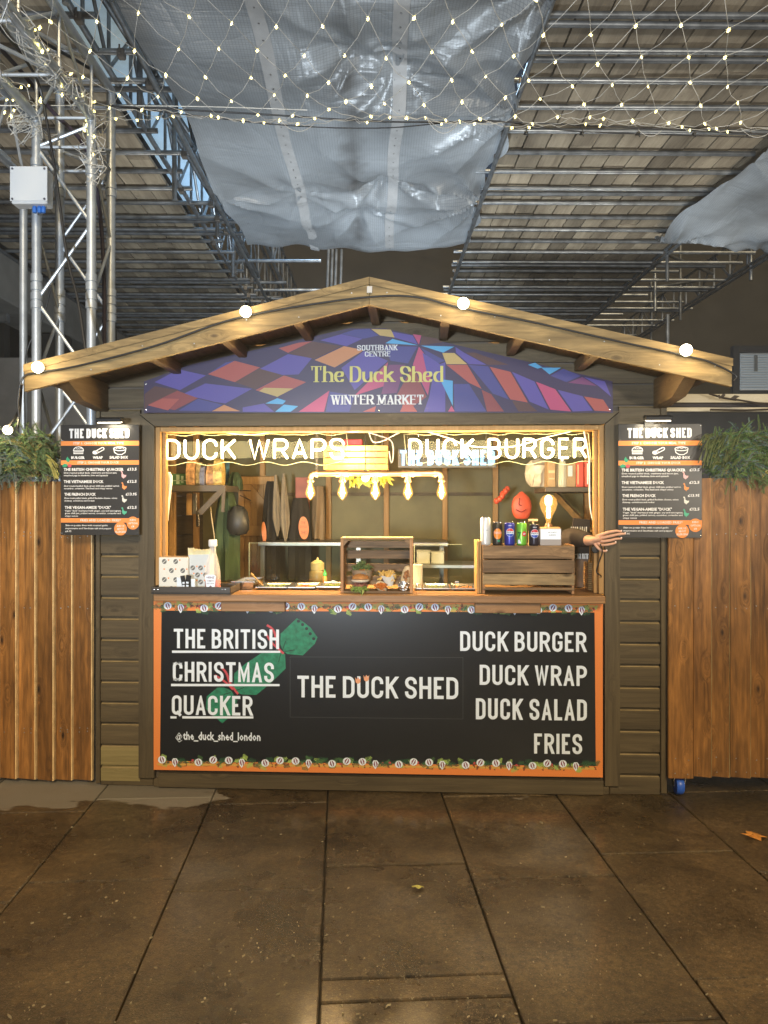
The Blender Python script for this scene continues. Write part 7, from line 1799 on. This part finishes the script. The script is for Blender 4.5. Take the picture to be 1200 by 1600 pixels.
sheet('plastic_sheet', 'bright crumpled plastic sheet hanging at the upper right corner', lambda y: 3.62 + .10 * math.sin(y * 1.9), lambda y: 7.2, 3.0, 9.85, zright, nx=150, ny=150)
# pale blue lit sheet above the lattice gap
m = MB(); nx = 12; ny = 60; vs = []
for j in range(ny + 1):
    for i in range(nx + 1): x = -2.7 + 2.0 * i / nx; y = 3 + 7.6 * j / ny; vs.append((x, y, 5.72 + .06 * math.sin(y * 3 + x) + .03 * math.sin(x * 9)))
m.add(vs, [(j * (nx + 1) + i, j * (nx + 1) + i + 1, (j + 1) * (nx + 1) + i + 1, (j + 1) * (nx + 1) + i) for j in range(ny) for i in range(nx)])
pt = mat('thin_blue_polythene', (.45, .60, .72), .4, trans=.0)
nt = pt.node_tree; tr_ = nt.nodes.new('ShaderNodeBsdfTranslucent'); tr_.inputs[0].default_value = (.5, .68, .85, 1); mxs = nt.nodes.new('ShaderNodeMixShader'); mxs.inputs[0].default_value = .7
nt.links.new(nt.nodes['Principled BSDF'].outputs[0], mxs.inputs[1]); nt.links.new(tr_.outputs[0], mxs.inputs[2]); nt.links.new(mxs.outputs[0], nt.nodes['Material Output'].inputs[0])
upt = thing('plastic_sheet', 'blue lit plastic sheet glimpsed through the lattice left of the big sheet', 'plastic sheet', SINV_O, SRZ, group='plastic sheets under the scaffold'); build(m, 'sheet', pt, upt, local=True, smooth=True)

# ------------------------------------------------------------------ background masonry
conc = mat('concrete', (.22, .21, .19), .75, noise=.18, nscale=3, bump=.15); conc_d = mat('dark_concrete', (.026, .025, .024), .8, noise=.25, nscale=2)
st = thing('concrete_building', 'dark concrete building behind the market with a pale edge beam', 'building', SINV_O, SRZ)
m = MB(); m.box(-14, 14, 17.5, 18, -.3, 9); build(m, 'back_wall', conc_d, st, local=True)
m = MB(); m.box(-5.75, -5.06, 5.5, 17.4, 4.32, 4.96, .02); build(m, 'edge_beam', conc, st, local=True)
m = MB(); m.box(-14, -5.8, 5.5, 17.4, 4.7, 5.0, .02); build(m, 'soffit_slab', conc_d, st, local=True)
m = MB(); m.box(-14, -2.2, 8.6, 8.8, -.3, 3.15, .01); build(m, 'grey_wall', mat('grey_render', (.20, .19, .175), .8, noise=.15, nscale=5, bump=.1), st, local=True)
m = MB(); m.box(-14, -5.6, 8.5, 8.599, 3.2, 3.32, .005); m.box(-14, -5.0, 10.5, 10.6, 4.0, 4.12, .005); build(m, 'steel_rail', galv_d, st, local=True)
m = MB(); m.box(-14, -5.76, 12.0, 12.2, -.3, 4.69); build(m, 'recess_wall', conc_d, st, local=True)
for x in (-5.4, -6.9):
    m = MB(); m.box(x, x + .35, 12.5, 12.9, -.3, 4.3, .02); build(m, 'column', conc_d, st, local=True)
m = MB(); m.box(1.0, 14, 9.5, 9.7, -.3, 2.72); build(m, 'dark_wall', mat('charcoal_wall', (.035, .035, .037), .7, noise=.2, nscale=3), st, local=True)
m = MB(); 
for x in [3.0 + .6 * k for k in range(12)]: m.box(x, x + .5, 14.9, 15, 4.05, 4.12); m.box(x + .2, x + .24, 14.9, 15, 4.12, 4.26)
m.box(2.5, 12, 14.88, 15.0, 4.26, 4.34); m.box(2.5, 12, 14.88, 15.0, 3.98, 4.05); build(m, 'perforated_beam', galv_d, st, local=True)
m = MB(); m.tube([(4.6, 12.0, 2.6), (4.6, 12.0, 4.5)], .03, 8); build(m, 'drop_pipe', galv, st, local=True)
# window with blinds at the far right
wv = thing('blind_window', 'lit window with horizontal blinds at the far right behind the roof end', 'window', tuple(Wd(1190, 612, 9.0)), YAW)
def bxd(m, px0, px1, py0, py1, dep, th, c=0.0):
    a = Wd(px0, py1, dep); b = Wd(px1, py0, dep); inv = TM[wv.name].inverted(); a = inv @ a; b = inv @ b; m.box(a.x, b.x, a.y, a.y + th, a.z, b.z, c)
m = MB(); bxd(m, 1146, 1156, 540, 616, 8.9, .08); bxd(m, 1156.5, 1290, 540, 550, 8.9, .08); bxd(m, 1156.5, 1290, 610, 617, 8.9, .08); bxd(m, 1224, 1230, 551, 609, 8.9, .08); build(m, 'window_frame', mat('dark_frame', (.03, .03, .032), .5), wv, local=True)
for k in range(15):
    m = MB(); bxd(m, 1157, 1223, 552.0 + k * 3.9, 554.4 + k * 3.9, 9.0, .03); build(m, 'blind_slat', mat('blind_slat', (.42, .45, .47), .5), wv, local=True)
m = MB(); bxd(m, 1157, 1290, 551, 609, 9.12, .02); build(m, 'window_pane', mat('lit_pane', (.2, .22, .24), .3, emit=(.55, .70, .80), es=.28), wv, local=True)
m = MB(); bxd(m, 1179, 1184, 555, 580, 8.97, .02); build(m, 'blind_cord', steel, wv, local=True)
# cream beams and twig behind the right roof end
bt = thing('timber_canopy', 'cream painted timber canopy edge behind the right end of the shed roof', 'canopy', tuple(Wd(1160, 640, 5.4)), YAW)
cream_b = wood('cream_timber', (.36, .32, .24), (.50, .46, .36), 'X', vary=.05, knots=.5)
inv = TM[bt.name].inverted()
def bx2(nm, px0, px1, py0, py1, dep, th, mt):
    a = inv @ Wd(px0, py1, dep); b = inv @ Wd(px1, py0, dep); m = MB(); m.box(a.x, b.x, a.y, a.y + th, a.z, b.z, .003); build(m, nm, mt, bt, local=True)
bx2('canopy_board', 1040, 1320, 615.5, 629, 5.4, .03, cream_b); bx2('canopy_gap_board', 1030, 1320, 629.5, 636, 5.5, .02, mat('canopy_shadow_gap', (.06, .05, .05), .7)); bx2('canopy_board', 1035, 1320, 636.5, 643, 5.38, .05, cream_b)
m = MB(); 
for i, (a, b) in enumerate((((1108, 615), (1150, 625)), ((1148, 624), (1215, 632)), ((1110, 640), (1215, 639)))):
    m.tube([Wd(*a, 5.3), Wd((a[0] + b[0]) / 2, (a[1] + b[1]) / 2 + 1.5, 5.3), Wd(*b, 5.3)], .007, 6)
for (a, b, c_, d_) in ((1120, 618, 1128, 622), (1140, 623, 1156, 619), (1126, 619, 1134, 617)):
    p, q = Wd(a, b, 5.29), Wd(c_, d_, 5.29); m.add([p, p.lerp(q, .5) + Vector((0, 0, .016)), q, p.lerp(q, .5) - Vector((0, 0, .014))], [(0, 1, 2, 3)])
build(m, 'dark_twig', mat('dark_twig', (.03, .022, .018), .7), None, label='dark leafy twig cable along the cream canopy at the right', cat='twig')

# ================================================================== TRUSS TOWER AND OVERHEAD TRUSS
tw = thing('truss_tower', 'silver box truss tower left of the shed turning forward overhead', 'truss tower', (CAM.x, CAM.y, 0), YAW)
TX0, TX1, TY0, TY1, TZ0, TZ1 = -1.90, -1.60, 4.20, 4.50, 3.62, 3.93
def tt(name, pts, r, n=12): m = MB(); m.tube(pts, r, n); return build(m, name, alu, tw, local=True, smooth=True)
for (x, y, zt_2) in ((TX0, TY0, TZ0), (TX1, TY0, TZ0), (TX0, TY1, TZ1), (TX1, TY1, TZ1)):
    tt('tower_chord', [(x, y, 0.01), (x, y, zt_2)], .0255, 14)
    for z in (2.62, 2.72, 3.35):
        m = MB(); m.lathe([(.0258, z - .045), (.031, z - .043), (.031, z - .005), (.0262, z - .003), (.0262, z + .003), (.031, z + .005), (.031, z + .043), (.0258, z + .045)], (x, y, 0), 14)
        build(m, 'chord_coupler', alu, tw, local=True, smooth=True)
for x in (TX0, TX1):
    tt('boom_chord', [(x, TY0, TZ0), (x, 1.0, TZ0)], .0255, 14); tt('boom_chord', [(x, TY1, TZ1), (x, 1.0, TZ1)], .0255, 14)
zz = .1; k = 0
while zz < 3.5:
    z2 = min(zz + .42, 3.58)
    for (p, q) in (((TX0, TY0), (TX1, TY0)), ((TX1, TY0), (TX1, TY1)), ((TX1, TY1), (TX0, TY1)), ((TX0, TY1), (TX0, TY0))):
        if k % 2: p, q = q, p
        tt('truss_brace', [(p[0], p[1], zz), (q[0], q[1], z2)], .0095, 8)
        if k % 4 == 3 or zz > 2.4 and k % 2: tt('truss_rung', [(p[0], p[1], z2), (q[0], q[1], z2)], .0095, 8)
    zz = z2; k += 1
yy = TY0; k = 0
while yy > 1.3:
    y2 = yy - .42
    for (p, q) in (((TX0, TZ0), (TX1, TZ0)), ((TX1, TZ0), (TX1, TZ1)), ((TX1, TZ1), (TX0, TZ1)), ((TX0, TZ1), (TX0, TZ0))):
        if k % 2: p, q = q, p
        tt('truss_brace', [(p[0], yy, p[1]), (q[0], y2, q[1])], .0095, 8)
    for (p, q) in (((TX0, TZ0), (TX1, TZ0)), ((TX1, TZ0), (TX1, TZ1)), ((TX0, TZ1), (TX0, TZ0))): tt('truss_rung', [(p[0], yy, p[1]), (q[0], yy, q[1])], .0095, 8)
    yy = y2; k += 1
# second boom to the left, cables
sb = thing('side_truss', 'second silver truss at the far upper left corner of the frame', 'truss', (CAM.x, CAM.y, 0), YAW)
for (x, z) in ((-2.45, 3.75), (-2.25, 3.55), (-2.25, 3.95)):
    m = MB(); m.tube([(x, 5.0, z), (x, 1.5, z)], .024, 12); build(m, 'boom_chord', alu, sb, local=True, smooth=True)
for k in range(8):
    y = 4.8 - k * .4
    for (p, q) in (((-2.45, 3.75), (-2.25, 3.55)), ((-2.45, 3.75), (-2.25, 3.95)), ((-2.25, 3.55), (-2.25, 3.95))):
        m = MB(); m.tube([(p[0], y, p[1]), (q[0], y - .2, q[1])], .009, 7); m.tube([(q[0], y - .2, q[1]), (p[0], y - .4, p[1])], .009, 7); build(m, 'truss_brace', alu, sb, local=True, smooth=True)
for (px, yy) in ((-2.30, 4.9), (-2.2, 5.2)):
    m = MB(); m.tube([(px, yy, .01), (px, yy, 3.55)], .024, 12); build(m, 'tower_chord', alu, sb, local=True, smooth=True) if px < -2.25 else None
# junction box
q = Wd(52, 297, 4.12); r = thing('junction_box', 'pale grey electrical junction box with blue sockets on the truss tower', 'junction box', tuple(q), YAW)
m = MB(); m.box(-.095, .095, -.05, .03, -.092, .10, .006); build(m, 'box_body', mat('box_grey', (.62, .65, .68), .4), r, local=True)
m = MB(); m.box(-.099, .099, -.056, -.0505, -.080, .104, .003); build(m, 'box_lid', mat('box_grey', (.62, .65, .68), .4), r, local=True)
m = MB()
for (a, b) in ((-.085, -.07), (.085, -.07), (-.085, .09), (.085, .09)): m.lathe([(.0001, -.0605), (.006, -.06), (.006, -.0565)], (a, 0, b), 8, 'Y')
build(m, 'lid_screw', mat('screw_dark', (.08, .08, .1), .4), r, local=True)
for x in (.012, .038, .06):
    m = MB(); m.lathe([(.0001, -.128), (.011, -.126), (.012, -.1), (.010, -.0925)], (x, -.01, 0), 12); build(m, 'blue_socket', mat('socket_blue', (.03, .16, .55), .4), r, local=True)
# power cables
def cable_d(label, pts, r_=.0075, mt=None): m = MB(); m.tube(smooth_path([Wd(*p) for p in pts], 6), r_, 7); build(m, 'power_cable', mt or black, None, label=label, cat='cable', smooth=True)
cable_d('black cable sloping down across the truss tower to the roof', [(-5, 40, 3.6), (30, 80, 3.8), (60, 130, 4.0), (75, 200, 4.05), (88, 280, 4.05), (105, 400, 4.05), (122, 470, 4.0), (134, 548, 3.95)])
cable_d('thick purple black cable bundle running diagonally inside the truss', [(-5, 70, 3.9), (40, 120, 4.2), (80, 172, 4.35), (130, 225, 4.4), (152, 300, 4.42), (162, 420, 4.42), (163, 560, 4.42)], .012, mat('purple_black_cable', (.03, .02, .035), .5))
cable_d('straight black cable down the right side of the truss tower', [(-5, 5, 3.5), (60, 60, 3.9), (165, 130, 4.6), (170, 220, 4.6), (171, 320, 4.6), (179, 500, 4.6), (181, 560, 4.6)], .009)
cable_d('thin cable from the roof down behind the left fence', [(84, 430, 4.7), (66, 500, 4.7), (40, 560, 4.7), (40, 700, 4.7)], .005)
cable_d('black catenary wire crossing under the light net', [(170, 165, 4.46), (400, 178, 4.46), (600, 190, 4.46), (800, 191, 4.46), (1000, 200, 4.46), (1230, 211, 4.46)], .0050)
cable_d('slack black wire looping just below the light net', [(170, 165, 4.5), (300, 180, 4.5), (450, 196, 4.5), (600, 200, 4.5), (760, 188, 4.5), (900, 205, 4.5), (1230, 216, 4.5)], .0035)
cable_d('thin pale wire from the truss past the sheet edge', [(0, 165, 4.3), (170, 165, 4.46), (330, 167, 4.48), (480, 172, 4.48)], .0025, white_c)

# ------------------------------------------------------------------ light net
net = thing('net_lights', 'net of small warm white fairy lights strung overhead in front of the scaffold', 'net lights', (CAM.x, CAM.y, 0), YAW)
clear_w = mat('clear_wire', (.62, .60, .55), .3); led = mat('fairy_glow', (1, 1, 1), .4, emit=(1.0, .82, .22), es=5.0, sampling='NONE')
nr = random.Random(31); rowsY = [4.46, 4.40, 4.31, 4.22, 4.08, 3.91, 3.71, 3.49, 3.27, 3.05, 2.83, 2.61, 2.39]
def edge_z(x): return 2.245 - .035 * (x + 1.6) / 2 if x < .4 else 2.21 - .02 * (x - .4)
nodes = {}
S_ = .205; nxn = 26
for j, yv in enumerate(rowsY):
    for i in range(nxn):
        x = -1.62 + (i + (.5 if j % 2 else 0)) * S_ + nr.uniform(-.02, .02)
        dz = edge_z(x) + .018 * math.sin(x * 5 + j) + nr.uniform(-.012, .012) - (.03 * min(j, 3) if j < 4 else .09 - .012 * (j - 3))
        nodes[(j, i)] = Vector((x, yv + nr.uniform(-.02, .02) + (0 if j else nr.uniform(-.01, 0)), 1.5 + dz + .02))
wires = MB()
for j in range(len(rowsY) - 1):
    for i in range(nxn):
        a = nodes[(j, i)]
        for di in ((0, 1) if j % 2 else (-1, 0)):
            b = nodes.get((j + 1, i + di))
            if b is None: continue
            mid = a.lerp(b, .5) + Vector((nr.uniform(-.012, .012), 0, -.008 - nr.random() * .012)); wires.tube([a, mid, b], .0015, 4, cap=False)
for k in range(5):
    i = nr.randrange(3, nxn - 6); a = nodes[(0, i)]; b = nodes[(0, i + 1)]; wires.tube(catenary(a, b, nr.uniform(.05, .10), 8), .0016, 4)
build(wires, 'net_wire', clear_w, net, local=True, centre=False)
def bulb_mesh(s=1.0):
    m = MB(); m.lathe([(.0001, -.016 * s), (.0045 * s, -.010 * s), (.0060 * s, -.002 * s), (.003 * s, .008 * s), (.0001, .018 * s)], (0, 0, 0), 6)
    for a in range(3):
        t = a * 2.1; d = Vector((math.cos(t), 0, math.sin(t))) * .014 * s; n_ = Vector((-d.z, 0, d.x)) * .14; m.add([d, n_, -d, -n_, Vector((0, .003, 0))], [(0, 1, 4), (1, 2, 4), (2, 3, 4), (3, 0, 4)])  # star points: lens glare round the bulb shaped into the mesh
    me = bpy.data.meshes.new('fairy_bulb'); me.from_pydata(m.v, [], m.f); me.materials.append(led); return me
bme = bulb_mesh(.66)
def put_bulb(p, parent):
    o = bpy.data.objects.new('fairy_bulb', bme); COL.objects.link(o); o.parent = parent; o.location = p; o.rotation_euler = (nr.uniform(-.4, .4), nr.uniform(-.7, .7), nr.uniform(-.4, .4)); s = nr.uniform(.85, 1.2); o.scale = (s, s, s)
cnt = 0
for (j, i), p in nodes.items():
    if j > 9 or cnt > 290 or (j < 3 and nr.random() < .45): continue
    d = p.y; px = 600 + p.x / d * 1200
    if -40 < px < 1240: put_bulb(p + Vector((0, 0, -.008)), net); cnt += 1
# bundled string lights on the boom
bu = thing('bundled_fairy_lights', 'tangled bundle of clear wire fairy lights tied along the overhead truss', 'fairy lights', (CAM.x, CAM.y, 0), YAW)
m = MB(); br_ = random.Random(13)
for k in range(52):
    ax = br_.choice(((TX1, TZ0), (TX1, TZ0), (TX0 + .0, TZ0), (-1.75, 3.8))); y0 = br_.uniform(2.4, 3.9); L = br_.uniform(.3, 1.0); pts = []
    for t in range(9):
        y = y0 + L * t / 8; y = min(y, 4.35); ph = br_.uniform(0, 6.3); rr_ = br_.uniform(.02, .075); pts.append((ax[0] + rr_ * math.cos(ph), y, ax[1] + rr_ * math.sin(ph) - .01))
    m.tube(smooth_path(pts, 3), .0017, 4, cap=False)
for k in range(16):
    pts = []; x, y, z = TX1 + br_.uniform(-.05, .06), 4.2 + br_.uniform(-.05, .05), TZ0 - br_.uniform(.0, .25)
    for t in range(7): pts.append((x + br_.uniform(-.04, .05), y + br_.uniform(-.05, .05), z - t * .03 + br_.uniform(-.03, .03)))
    m.tube(smooth_path(pts, 3), .0017, 4, cap=False)
for k in range(10):
    pts = []; z = 3.62
    for t in range(7): pts.append((TX0 + br_.uniform(-.16, .06), 4.15 + br_.uniform(-.06, .06), z - t * .02 + br_.uniform(-.05, .07)))
    m.tube(smooth_path(pts, 3), .0017, 4, cap=False)
build(m, 'tangled_wire', clear_w, bu, local=True, centre=False)
for k in range(40):
    c_ = br_.random()
    if c_ < .6: p = Vector((TX1 + br_.gauss(0, .025), br_.uniform(3.3, 4.25), TZ0 + br_.gauss(0, .03)))
    elif c_ < .8: p = Vector((TX1 + br_.gauss(0, .03), 4.18, TZ0 - br_.uniform(.0, .28)))
    else: p = Vector((TX0 + br_.uniform(-.15, .12), br_.uniform(3.8, 4.2), TZ0 + br_.gauss(0, .05)))
    put_bulb(p, bu)
for o in [o for o in bpy.data.objects if o.type == 'MESH' and not o.data.materials]: print('NOMAT', o.name)

# ================================================================== thin haze volume added to imitate lens glow round the lamps
hz = bpy.data.materials.new('bloom_haze'); hz.use_nodes = True; hn = hz.node_tree; hn.nodes.remove(hn.nodes['Principled BSDF'])
pv = hn.nodes.new('ShaderNodeVolumePrincipled'); pv.inputs['Color'].default_value = (.9, .9, .9, 1); pv.inputs['Density'].default_value = 0.005; pv.inputs['Anisotropy'].default_value = 0.3
hn.links.new(pv.outputs[0], hn.nodes['Material Output'].inputs['Volume'])
m = MB(); m.box(-31, 31, -13, 41, -1.3, 10.2); build(m, 'haze', hz, kind='stuff', label='thin added haze volume giving the lamps a lens glow', cat='haze', centre=False)
